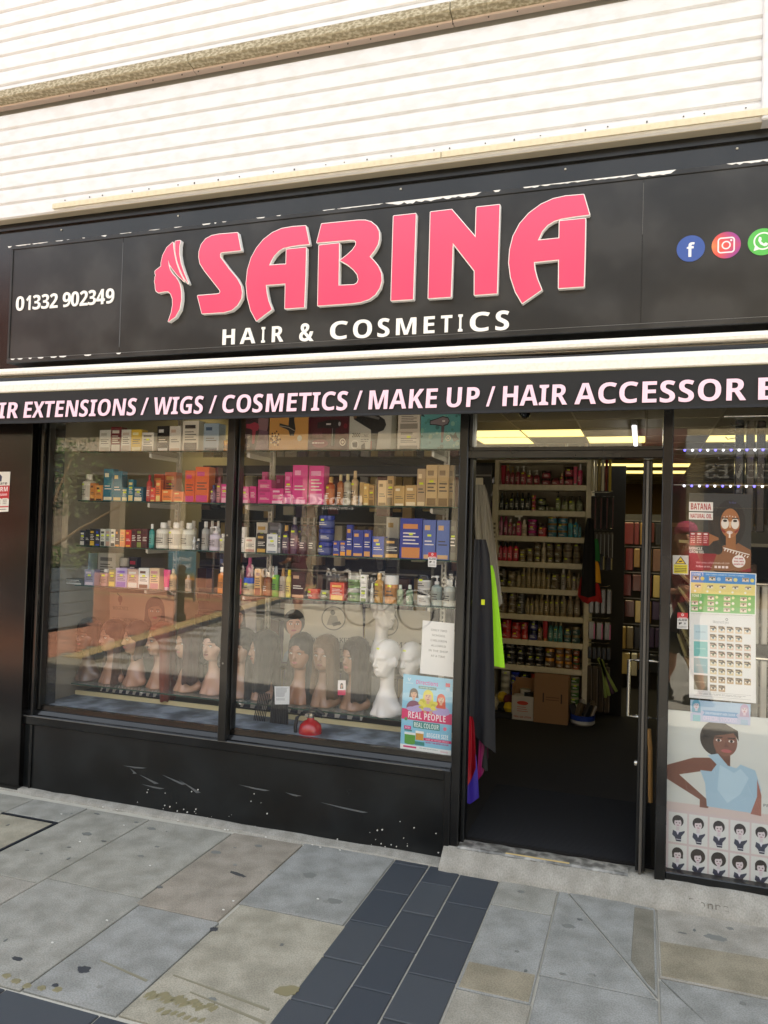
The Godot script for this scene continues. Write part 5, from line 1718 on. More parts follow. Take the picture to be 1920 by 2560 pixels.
# ---------- white rack in the doorway ----------
func make_rack() -> void:
	var zf := -3.06
	var t := thing("shelving_rack", "tall cream shelving rack full of jars and bottles inside the doorway", "shelving rack")
	var cr := mt("d2c8ac", 0.55, 0.0, {"tex": tex("dirt"), "tri": 1.5})
	var xl: float = -1.275
	var xr: float = -.492
	var ys := [2.44, 2.19, 1.955, 1.722, 1.488, 1.25, 1.012, 0.782, 0.548, 0.24]
	for y in ys:
		part("shelf", boxm(xl, xr, y - 0.038, y, -3.42, zf - 0.001, 0.002), cr, t)
		part("shelf_lip", boxm(xl, xr, y - 0.046, y + 0.004, zf, zf + 0.014, 0.003), cr, t)
	part("upright", boxm(xr + 0.001, xr + 0.05, 0.1, 2.44, -3.45, zf + 0.012, 0.003), cr, t)
	part("upright", boxm(xl - 0.055, xl - 0.001, 0.1, 2.20, -3.45, zf + 0.012, 0.003), cr, t)
	part("upright", boxm(xl - 0.04, xl - 0.001, 2.2005, 2.46, -3.45, zf + 0.012, 0.003), cr, t)
	part("back_panel", boxm(xl, xr, 0.1, 2.44, -3.46, -3.43), mt("a39a84", 0.8), t)
	var sl := begin()
	for k in 34:
		box(sl, Vector3(xl - 0.04, 0.5 + k * 0.04, zf + 0.0125), Vector3(xl - 0.02, 0.52 + k * 0.04, zf + 0.0135))
	part("slots", done(sl), mt("6a6454", 0.6), t)
	var tk := part("shelf_ticket", boxm(-1.12, -1.05, 1.895, 1.912, zf + 0.0145, zf + 0.016), mt("e6e2d4", 0.6), t)
	tk.set_meta("label", "white paper shelf ticket")
	row([
		["tube", 1, -1.245, .041, .184, "a83040", "8a1830", "red cone tube"],
		["pump", 1, -1.201, .033, .192, "7c1626", "c8a23a", "dark red pump bottle"],
		["pump", 1, -1.158, .037, .17, "7c1626", "a88a3a", "dark red pump bottle"],
		["pump", 1, -1.11, .044, .177, "7c1626", "b8b4a8", "dark red pump bottle"],
		["pump", 1, -1.057, .047, .177, "861828", "d8d6d0", "dark red pump bottle"],
		["pump", 1, -1.001, .051, .137, "7c1626", "c0bcb0", "dark red pump bottle"],
		["pump", 1, -.938, .054, .137, "7c1626", "c0bcb0", "dark red pump bottle"],
		["jar", 2, -.853, .079, .133, "7e1628", "3a1016", "dark red jar"],
		["jar", 1, -.769, .075, .068, "8a1a2c", "4a1418", "dark red single jar"],
		["bottle", 1, -.712, .032, .112, "7c1626", "d8b88a", "small red bottle"],
		["jar", 2, -.651, .077, .17, "8a1a2c", "2a1014", "deep red jar"],
		["tube", 1, -.593, .032, .17, "c03a58", "e8e4dc", "rose tube"],
		["spray", 1, -.552, .042, .195, "c02a5a", "b8b8b8", "pink spray bottle"]], -3.08, 2.19, "top shelf of white rack")
	row([
		["bottle", 1, -1.25, .033, .163, "1c211c", "101210", "black bottle"],
		["bottle", 1, -1.203, .03, .108, "20241e", "101210", "short black bottle"],
		["bottle", 1, -1.157, .041, .164, "16181a", "0c0c0e", "black bottle"],
		["bottle", 1, -1.11, .04, .165, "16181a", "0c0c0e", "black bottle"],
		["bottle", 1, -1.062, .04, .166, "16181a", "0c0c0e", "black bottle"],
		["bottle", 1, -1.007, .047, .166, "16181a", "0c0c0e", "black bottle"],
		["jar", 4, -.958, .036, .145, "a82038", "8a1828", "little red jar"],
		["jar", 2, -.89, .079, .12, "6a7048", "20221a", "olive jar"],
		["jar", 1, -.834, .025, .066, "6a7048", "2a2c20", "tiny olive jar"],
		["jar", 1, -.793, .043, .038, "747a52", "8a8a6a", "low olive jar"],
		["pump", 1, -.74, .043, .18, "6a7444", "121212", "tall olive pump bottle"],
		["pump", 1, -.68, .056, .141, "6a7046", "121212", "olive pump bottle"],
		["pump", 1, -.617, .056, .142, "6a7046", "121212", "olive pump bottle"],
		["pump", 1, -.552, .052, .143, "74785a", "121212", "olive pump bottle"]], -3.08, 1.955, "second shelf of white rack")
	row([
		["bottle", 1, -1.253, .037, .178, "c07a94", "a02a58", "pink bottle"],
		["bottle", 1, -1.209, .037, .179, "8a2c4c", "b02a60", "pink bottle"],
		["bottle", 1, -1.167, .033, .157, "9a4058", "c8bcb4", "pink bottle"],
		["bottle", 1, -1.13, .026, .114, "8a2c48", "d0ccc4", "small pink bottle"],
		["bottle", 1, -1.088, .044, .178, "b82a62", "d8d0c4", "rose bottle with white cap"],
		["spray", 1, -1.04, .044, .153, "d8ccb4", "e0d8c8", "cream spray bottle"],
		["jar", 3, -.969, .083, .155, "8a3a5a", "c02a80", "magenta lidded jar"],
		["jar", 1, -.876, .075, .124, "b8303c", "30181c", "red jar with black lid"],
		["jar", 3, -.787, .082, .191, "2a7a94", "8a6a3a", "gold lidded blue jar"],
		["jar", 3, -.696, .085, .193, "2a7a94", "8a6a3a", "gold lidded blue jar"],
		["bottle", 1, -.626, .042, .166, "3c94a8", "c8b890", "light blue bottle"],
		["bottle", 1, -.579, .038, .174, "2c7c94", "8a7a5a", "light blue bottle"],
		["bottle", 1, -.542, .021, .125, "3a8498", "3a2a2a", "light blue bottle"]], -3.08, 1.722, "third shelf of white rack")
	row([
		["bottle", 1, -1.253, .041, .175, "c02c44", "181414", "black capped crimson bottle"],
		["bottle", 1, -1.209, .041, .176, "b82a42", "181414", "black capped crimson bottle"],
		["bottle", 1, -1.163, .044, .178, "c42e40", "181414", "black capped crimson bottle"],
		["bottle", 1, -1.111, .051, .18, "bc2a42", "181414", "black capped crimson bottle"],
		["jar", 3, -1.049, .058, .112, "5a4a2c", "8a7a40", "small brown jar"],
		["jar", 2, -.982, .062, .129, "7a6a4c", "6a5a40", "bronze jar"],
		["jar", 3, -.914, .061, .179, "7a6a4c", "5a4c38", "bronze jar"],
		["bottle", 1, -.858, .043, .184, "b8ac90", "c8bca0", "cream nozzle bottle"],
		["jar", 3, -.799, .061, .182, "766648", "5a4c38", "bronze jar"],
		["jar", 3, -.73, .064, .181, "766648", "5a4c38", "bronze jar"],
		["jar", 3, -.647, .081, .184, "8a7a5c", "5a4c38", "wide bronze jar"],
		["jar", 3, -.567, .066, .186, "82724e", "5a4c38", "wide bronze jar"]], -3.08, 1.488, "fourth shelf of white rack")
	row([
		["jar", 2, -1.226, .074, .174, "5c5240", "3c362a", "dim bronze jar"],
		["jar", 2, -1.142, .081, .148, "80704e", "5a4c38", "bronze jar"],
		["bottle", 1, -1.079, .036, .148, "8a7a58", "9a8a60", "short tan bottle"],
		["bottle", 1, -1.034, .04, .19, "9a8a68", "a8946a", "tan bottle"],
		["bottle", 1, -.989, .036, .192, "8c7a54", "a8946a", "tan bottle"],
		["bottle", 1, -.943, .04, .194, "8c7a54", "a8946a", "tan bottle"],
		["bottle", 1, -.899, .036, .195, "8c7a54", "a8946a", "tan bottle"],
		["bottle", 1, -.854, .039, .197, "8c7a54", "a8946a", "tan bottle"],
		["bottle", 1, -.811, .032, .163, "8a7a58", "2a2824", "tan bottle with dark cap"],
		["jar", 2, -.747, .081, .144, "6a5a40", "5a4c38", "brown jar"],
		["spray", 1, -.678, .042, .208, "a8a49c", "d8d4cc", "white spray bottle"],
		["bottle", 1, -.627, .038, .193, "8a744a", "a8906a", "tan bottle"],
		["bottle", 1, -.584, .035, .155, "b0a69a", "2a2824", "pale bottle with dark cap"],
		["bottle", 1, -.544, .031, .154, "8a7a5c", "a89a80", "short tan bottle"]], -3.08, 1.25, "fifth shelf of white rack")
	row([
		["jar", 3, -1.222, .078, .191, "766446", "5a4a36", "bronze jar"],
		["jar", 3, -1.135, .081, .189, "7a6a4c", "5a4a36", "bronze jar"],
		["jar", 4, -1.051, .073, .186, "2c2822", "6a645a", "dark glass jar"],
		["bottle", 1, -.991, .033, .149, "8c7c58", "a8946a", "short tan bottle"],
		["bottle", 1, -.952, .032, .151, "86765a", "a8946a", "short tan bottle"],
		["bottle", 1, -.909, .039, .175, "8c7a56", "9a8862", "tall tan bottle"],
		["bottle", 1, -.866, .039, .192, "8c7a56", "a8946a", "tall tan bottle"],
		["bottle", 1, -.819, .039, .195, "806c48", "a8946a", "tall tan bottle"],
		["bottle", 1, -.773, .039, .194, "8c7a56", "a8946a", "tall tan bottle"],
		["bottle", 1, -.727, .039, .196, "86744e", "a8946a", "tall tan bottle"],
		["bottle", 1, -.673, .056, .203, "8c7c5a", "a8946a", "wide tan bottle"],
		["bottle", 1, -.611, .052, .202, "8a785a", "a8946a", "wide tan bottle"],
		["bottle", 1, -.552, .052, .202, "82705a", "a8946a", "wide tan bottle"]], -3.08, 1.012, "sixth shelf of white rack")
	row([
		["tube", 1, -1.242, .033, .141, "b81c20", "c03028", "slim red tube"],
		["jar", 2, -1.179, .085, .167, "b4181c", "a01418", "red jar"],
		["jar", 2, -1.091, .084, .151, "b4181c", "a01418", "red jar"],
		["jar", 2, -1.013, .058, .156, "b4181c", "a01418", "red jar"],
		["jar", 2, -.938, .079, .175, "20246a", "14162c", "navy jar"],
		["bottle", 1, -.873, .036, .158, "7a5a44", "4a3a30", "brown bottle"],
		["tube", 1, -.827, .043, .183, "b4181c", "d8a060", "red tube with gold flash"],
		["bottle", 1, -.779, .039, .182, "3a7a78", "4a4a40", "teal bottle"],
		["bottle", 1, -.734, .035, .181, "2c7074", "a8946a", "teal bottle"],
		["bottle", 1, -.692, .035, .181, "2c7074", "a8946a", "teal bottle"],
		["jar", 2, -.631, .066, .131, "2c6468", "7a6a4a", "teal jar"],
		["jar", 2, -.556, .069, .143, "305c5c", "8a7a56", "dull teal jar"]], -3.08, .782, "seventh shelf of white rack")
	row([
		["jar", 4, -1.214, .07, .186, "16140f", "24201a", "black gel jar"],
		["jar", 4, -1.13, .084, .189, "16140f", "24201a", "black gel jar"],
		["jar", 4, -1.042, .076, .188, "141310", "24201a", "black gel jar"],
		["jar", 4, -.959, .076, .187, "141310", "24201a", "black gel jar"],
		["jar", 4, -.875, .079, .186, "141310", "24201a", "black gel jar"],
		["jar", 2, -.783, .085, .168, "3a2616", "c8882a", "dark labelled amber jar"],
		["jar", 3, -.696, .074, .189, "5a3a18", "c8882a", "dark labelled amber jar"],
		["jar", 3, -.619, .066, .191, "5a3a18", "c8882a", "dark labelled amber jar"],
		["jar", 3, -.549, .059, .186, "9a4a28", "2a4a20", "green lidded orange jar"]], -3.08, .548, "eighth shelf of white rack")
	row([
		["jar", 4, -1.18, .088, .244, "b4b09a", "c8c4b0", "white jar"],
		["jar", 4, -1.089, .08, .241, "1c2c80", "2438a0", "blue jar"],
		["jar", 4, -1, .083, .238, "14161a", "1c1e22", "black jar"],
		["jar", 3, -.912, .079, .238, "b04028", "c04a2c", "orange red jar"],
		["jar", 4, -.824, .082, .239, "7a1a20", "8a1e24", "maroon jar"],
		["jar", 4, -.736, .081, .239, "7a1a20", "8a1e24", "maroon jar"],
		["jar", 3, -.647, .084, .226, "4a2418", "c05a28", "orange lidded black jar"],
		["jar", 4, -.558, .08, .244, "4a7a34", "b0a68a", "green and cream jar"]], -3.08, .24, "bottom shelf of white rack")
	# glassware on top of the rack
	for k in 9:
		var x: float = -.971 + k * 0.058
		var o := goods("bottle" if k % 2 else "spray", 0.036 + 0.008 * (k % 3), 0.09 + 0.02 * (k % 3), ["8a8468", "a8a088", "4a463a"][k % 3], ["a88a5a", "c8c0a8"][k % 2], 1)
		o.name = numbered("bottle")
		add_child(o, true)
		o.position = Vector3(x, 2.446, -3.15)
		tag(o, "%s from left of the small dusty bottles on top of the white rack" % ORD[k], "bottle", "bottles on top of the rack")

# ---------- inside the doorway ----------
func drape(st: SurfaceTool, x0: float, x1: float, y1: float, z: float, bottom: Array, folds: float, amp: float, lean := 0.0, th := 0.004) -> void:
	# a hanging cloth: top edge at y1, bottom heights given along the width
	var n := 28
	var m := 14
	for side in 2:
		st.set_smooth_group(side)
		for i in n:
			for j in m:
				var p := []
				for c in [[i, j], [i + 1, j], [i + 1, j + 1], [i, j + 1]]:
					var u: float = c[0] / float(n)
					var v: float = c[1] / float(m)
					var bi := u * (bottom.size() - 1)
					var b0: float = bottom[int(minf(bi, bottom.size() - 2.0))]
					var b1: float = bottom[int(minf(bi, bottom.size() - 2.0)) + 1]
					var yb := lerpf(b0, b1, bi - int(minf(bi, bottom.size() - 2.0)))
					var w := lerpf(0.35, 1.0, sqrt(v))
					var x := lerpf(x0, x1, 0.5 + (u - 0.5) * w) + lean * v
					p.append(Vector3(x, lerpf(y1, yb, v), z + amp * sin(u * folds + v * 1.3) * (0.3 + 0.7 * v) + 0.3 * amp * sin(u * folds * 2.3 + 1.0) - side * th))
				quad(st, p[0], p[1], p[2], p[3], (p[0] + p[2]) / 2 + Vector3(0, 0, -1.0 if side == 0 else 1.0))

func hang(called: String, label: String, cat: String, m: Material, x0: float, x1: float, y1: float, z: float, bottom: Array, folds := 9.0, amp := 0.012, lean := 0.0) -> Node3D:
	var t := thing(called, label, cat)
	var st := begin()
	drape(st, x0, x1, y1, z, bottom, folds, amp, lean)
	part("cloth", done(st), m, t)
	return t

func make_doorway() -> void:
	var navy := mt("11141c", 0.6, 0.0, {"rim": 0.3})
	var x: Array = [-.971, -.786, -.906, -.745, -.943, -.844]
	var g := hang("hanging_gown", "long navy black salon gown hanging inside the left door jamb", "gown", navy, x[0] - 0.06, x[1] + 0.02, 1.70, -0.35, [0.62, 0.60, 0.56, 0.50], 8.0, 0.02, 0.0)
	var pt := part("price_sticker", boxm(-0.865, -0.845, 1.33, 1.36, -0.325, -0.322), mt("d8e62a", 0.6), g)
	hang("hanging_gown", "black gown hanging below and behind the navy gown at the door jamb", "gown", mt("0c0e13", 0.65), x[0] - 0.02, x[1] - 0.03, 0.95, -0.40, [0.36, 0.30, 0.42, 0.38], 7.0, 0.02, 0.0)
	hang("safety_vest", "neon lime green vest hanging behind the navy gown in the doorway", "vest", mt("a8f020", 0.6), x[2] + 0.01, x[3] - 0.055, 1.55, -0.45, [0.98, 0.97, 0.965, 0.96], 4.0, 0.012, 0.055)
	hang("hanging_cloth", "red satin cloth hanging lowest beside the left door jamb", "cloth", mt("a01424", 0.3, 0.0, {"coat": 0.2}), x[0] + 0.01, x[5] - 0.02, 0.70, -0.30, [0.36, 0.28, 0.34, 0.42], 6.0, 0.015, 0.0)
	hang("hanging_cloth", "magenta satin cloth hanging right of the red satin cloth", "cloth", mt("7a1450", 0.3), x[5] - 0.03, x[5] + 0.03, 0.72, -0.38, [0.32, 0.36, 0.46], 5.0, 0.015, 0.0)
	hang("hanging_cloth", "blue purple satin cloth tip below the red satin cloth", "cloth", mt("3a2a9a", 0.3), x[0] + 0.02, x[5] - 0.01, 0.5, -0.33, [0.22, 0.20, 0.24], 4.0, 0.01, 0.0)
	var wx: Array = [-1.089, -.922]
	hang("net_bundle", "white net curtain bundle hanging above the navy gown inside doorway", "net", mt("a39f94", 0.8), wx[0], wx[1], 2.05, -0.9, [1.55, 1.35, 1.22, 1.30], 14.0, 0.02, 0.08)
	# rasta striped cape on the right edge of the rack
	var rx: Array = [-.514, -.427, -.407, -.367]
	hang("hanging_cape", "black cape hanging on the right edge of the white rack", "cape", mt("08080a", 0.85), rx[0], rx[1] + 0.04, 1.90, -2.98, [1.22, 1.20, 1.22], 5.0, 0.012)
	var stp := thing("striped_scarf", "green yellow and red striped scarf behind the black cape", "scarf")
	var cols := ["1c6a30", "e0a020", "b01c1c"]
	var yy := [1.72, 1.52, 1.33, 1.16]
	for k in 3:
		var st := begin()
		drape(st, rx[1] - 0.02 - k * 0.004, rx[2] + 0.05 + k * 0.012, yy[k], -3.0, [yy[k + 1], yy[k + 1] + 0.01, yy[k + 1]], 5.0, 0.006)
		part("stripe", done(st), mt(cols[k], 0.8), stp)
	var rd := hang("hanging_cape", "red cape edge showing below the black cape on the rack", "cape", mt("a81818", 0.8), rx[0] - 0.03, rx[2], 1.40, -3.02, [1.22, 1.16, 1.14, 1.18], 5.0, 0.012)
	# cardboard boxes on the floor
	var kraft := mt("96704a", 0.85, 0.0, {"tex": tex("speck"), "tri": 5.0})
	var b1: Array = [-1.079, -.889, -.882, -.593]
	carton_box("open white and brown cardboard box with red label before the rack", b1[0], b1[1], 0.34, 0.20, -2.88, true, kraft)
	carton_box("plain brown cardboard box with two black arrows before the rack", b1[2], b1[3], 0.43, 0.25, -2.86, false, kraft)
	var tray: Array = [-1.258, -1.087]
	var tr := thing("display_tray", "black tray of yellow and black sponges left of the cardboard boxes", "tray", Vector3((tray[0] + tray[1]) / 2, 0.1, -2.95))
	part("tray_base", boxm(-0.10, 0.10, 0, 0.05, -0.1, 0.1, 0.004), mt("18181a", 0.5), tr)
	for k in 5:
		var st := begin()
		lathe(st, [[0, -0.05], [0.035, -0.035], [0.05, 0], [0.035, 0.035], [0, 0.05]], 14)
		var o := thing("sponge", ["yellow sponge at the right of the black tray", "black sponge at the centre of the tray", "red and black sponge on top of the tray", "cream sponge at the left of the tray", "yellow sponge at the back of the tray"][k], "sponge", Vector3((tray[0] + tray[1]) / 2 + [0.06, 0.0, 0.05, -0.07, -0.01][k], [0.19, 0.18, 0.25, 0.18, 0.26][k], -2.93 - 0.02 * k))
		part("sponge_body", done(st), mt(["c8a818", "141414", "5a1c28", "b8ae90", "c0a020"][k], 0.9), o)
	var bk: Array = [-.58, -.367]
	var bs := thing("basket", "round blue and white basket of oddments right of the cardboard boxes", "basket", Vector3((bk[0] + bk[1]) / 2, 0.1, -2.98))
	var st3 := begin()
	lathe(st3, [[0, 0], [0.09, 0], [0.105, 0.015], [0.105, 0.04]], 24)
	part("basket_foot", done(st3), mt("c8c6bc", 0.5), bs)
	st3 = begin()
	lathe(st3, [[0.104, 0.041], [0.108, 0.085], [0.10, 0.085], [0.096, 0.045], [0, 0.045]], 24)
	part("basket_rim", done(st3), mt("1c3a8a", 0.5), bs)
	for k in 7:
		var o := part("oddment", boxm(-0.03, 0.03, 0, 0.10 + 0.02 * (k % 3), -0.02, 0.02, 0.006), mt(["2a2a2a", "6a5a40", "b0a898", "3a2a20"][k % 4], 0.5), bs)
		o.position = Vector3(-0.06 + 0.02 * k, 0.07, 0.04 * sin(k * 2.0))
		o.rotation = Vector3(0.3 * sin(k), k, 0.4 * cos(k * 1.7))
	# hanging packs on the end panel right of the rack
	var hp := thing("hook_panel", "tall narrow panel of hooks at the right end of the white rack", "panel", Vector3(0, 0.1, 0))
	var ex: Array = [-.461, -.265]
	part("panel_board", boxm(ex[0], ex[1] + 0.1, 0.0, 2.3, -3.46, -3.43), mt("2c2a28", 0.8), hp)
	for k in 7:
		var y: float = [2.13, 1.80, 1.62, 1.30, 1.02, 0.80, 0.62][k] - 0.1
		var st := begin()
		tube(st, [Vector3(ex[0], y, -3.06), Vector3(ex[0] + 0.16, y, -3.06), Vector3(ex[0] + 0.19, y + 0.012, -3.02)], 0.005, 6)
		tube(st, [Vector3(ex[0] + 0.01, y, -3.43), Vector3(ex[0] + 0.01, y, -3.06)], 0.004, 6)
		part("hook", done(st), mt("b8b4a8", 0.2, 0.9), hp)
	var pk := [["black braiding hair pack with red edge", "1c1a1a", 4, 2.10, 1.80, "5a1c18"], ["clear film pack of dark hair", "57534e", 6, 1.78, 1.55, "8a8a86"], ["black and gold packet", "161412", 3, 1.59, 1.44, "8a7a2a"], ["brown hair piece pack", "3a2c22", 4, 1.28, 1.06, "5a4638"], ["pink and orange comb pack", "6a5a4c", 3, 0.99, 0.83, "c03a7a"], ["dark clip pack", "24201e", 5, 0.77, 0.66, "4a3a30"], ["long taupe hair bundle", "5a4c3c", 4, 0.60, 0.20, "6a5a48"]]
	for a in pk:
		for k in a[2]:
			var wd: float = 0.2 / a[2]
			var o := thing("hair_pack", "%s from left of the %ss hanging right of rack" % [ORD[k], a[0]], "pack", Vector3(ex[0] + 0.01 + wd * (k + 0.5), a[4], -3.05), a[0] + "s on hooks")
			part("pack_body", boxm(-wd * 0.44, wd * 0.44, 0, a[3] - a[4], -0.02, 0.01 + 0.012 * (k % 2), 0.008), mt(a[1], 0.22, 0.0, {"coat": 0.7, "bump": tex("strand"), "depth": 0.8, "tri": Vector3(9, 2, 9)}), o)
			part("pack_edge", boxm(wd * 0.25, wd * 0.42, 0.01, a[3] - a[4] - 0.02, 0.0105 + 0.012 * (k % 2), 0.014 + 0.012 * (k % 2), 0.001), mt(a[5], 0.3), o)
	for k in 6:
		var wd := 0.03
		var o := thing("foil_pack", "%s from left of the shiny foil packs hanging highest right of rack" % ORD[k], "pack", Vector3(ex[0] + 0.02 + wd * k, 2.14, -3.04), "shiny foil packs above the hooks")
		part("pack_body", boxm(-0.012, 0.012, 0, 0.36, -0.01, 0.012, 0.005), mt(["b8ae90", "c8c0a8", "8a7a4a", "d0ccb8", "6a1c18", "c0a840"][k], 0.15, 0.4, {"coat": 1.0}), o)
	# green and violet leggings pack leaning out at the bottom
	for k in 4:
		var o := thing("legging_pack", "%s from left of the green and violet strips hanging low right of rack" % ORD[k], "strip", Vector3(ex[1] - 0.02 + k * 0.03, 0.34 + 0.02 * k, -3.0), "green and violet strips")
		var m_ := part("strip_body", boxm(-0.013, 0.013, 0, 0.32, -0.006, 0.006, 0.004), mt(["7a8a3a", "9aa84a", "4a2a48", "8a9a44"][k], 0.5), o)
		m_.rotation.z = 0.1 + 0.14 * k
	# black wire bin with clips at the left of the rack: packets on the side wall
	var lw := thing("packet_board", "board of dark glossy packets on the wall left of the rack", "board", Vector3(-1.44, 1.85, -3.1))
	part("board_back", boxm(-0.22, 0.16, 0, 0.55, -0.03, 0.0), mt("16151a", 0.7), lw)
	for k in 26:
		var o := part("packet", boxm(-0.03, 0.03, -0.04, 0.04, 0, 0.02, 0.006), mt(["1c1e2c", "2a2c38", "15151a", "3a2a4a"][k % 4], 0.2, 0.0, {"coat": 1.0}), lw)
		o.position = Vector3(-0.17 + (k % 6) * 0.058, 0.06 + (k / 6) * 0.105, 0.004)
		o.rotation = Vector3(0.2 * sin(k * 2.0), 0.3 * cos(k * 3.0), sin(k * 5.0))
	var lb := thing("glove_rack", "hooks of pale gloves and brushes on the wall left of the rack", "rack", Vector3(-1.341, 1.0, -3.1))
	for k in 24:
		var o := part("glove", boxm(-0.022, 0.022, -0.10, 0.0, 0, 0.015, 0.006), mt(["8a8470", "a39c86", "6a6454", "b0a890"][k % 4], 0.6), lb)
		o.position = Vector3(-0.12 + (k % 4) * 0.06, 0.78 - (k / 4) * 0.14, 0.0)

func carton_box(label: String, x0: float, x1: float, h: float, d: float, z: float, open: bool, m: Material) -> void:
	var t := thing("cardboard_box", label, "cardboard box", Vector3((x0 + x1) / 2, 0.1, z))
	var w := (x1 - x0) / 2
	part("front_panel", boxm(-w, w, 0, h * (0.62 if open else 1.0), -0.004, 0.0), mt("b8b0a2", 0.8) if open else m, t)
	part("back_panel", boxm(-w, w, 0, h, -d, -d + 0.004), m, t)
	for s in [-1, 1]:
		part("side_panel", boxm(s * w - 0.002, s * w + 0.002, 0, h * 0.9, -d, -0.0045), m, t)
	part("bottom_panel", boxm(-w + 0.003, w - 0.003, 0.001, 0.006, -d + 0.005, -0.005), m, t)
	if open:
		var p := begin()
		prism(p, PackedVector2Array(range(16).map(func(k): return Vector2(cos(TAU * k / 16) * 0.05, 0.15 + sin(TAU * k / 16) * 0.018))), 0.0002, 0.001)
		part("label_oval", done(p), mt("b83a24", 0.6), t)
		word("TRIAL SIZE LOTION", "b", -w * 0.8, w * 0.8, 0.02, 0.036, 0.0002, 0.001, mt("a8442c", 0.7), t, 0.0, "printed_letter")
		var q := begin()
		for k in 3:
			box(q, Vector3(-w * 0.5, 0.075 + k * 0.018, 0.0002), Vector3(w * (0.5 - 0.1 * k), 0.081 + k * 0.018, 0.001))
		part("print_lines", done(q), mt("b86a54", 0.7), t)
		for k in 3:
			var o := thing("lotion_jar", ["white tub in the open cardboard box", "dark jar in the open cardboard box", "small white tub at the front of the open box"][k], "jar", Vector3((x0 + x1) / 2 + [-0.05, 0.04, 0.0][k], 0.106, z - 0.09 - 0.03 * k))
			var st := begin()
			lathe(st, [[0, 0], [0.045, 0], [0.045, 0.20 + 0.02 * k], [0, 0.20 + 0.02 * k]], 16)
			part("jar_body", done(st), mt(["c8c4b4", "2a2a28", "b8b4a4"][k], 0.5), o)
	else:
		for s in [-0.45, 0.62]:
			part("printed_arrow", prismm([s * w - 0.006, 0.18, s * w + 0.006, 0.18, s * w + 0.006, 0.26, s * w - 0.006, 0.26], 0.0002, 0.001), mt("3a2a1a", 0.8), t)
		var q := begin()
		for k in 2:
			box(q, Vector3(-w * 0.3, 0.20 + k * 0.022, 0.0002), Vector3(w * 0.48, 0.207 + k * 0.022, 0.001))
		part("print_lines", done(q), mt("6a4a2c", 0.8), t)

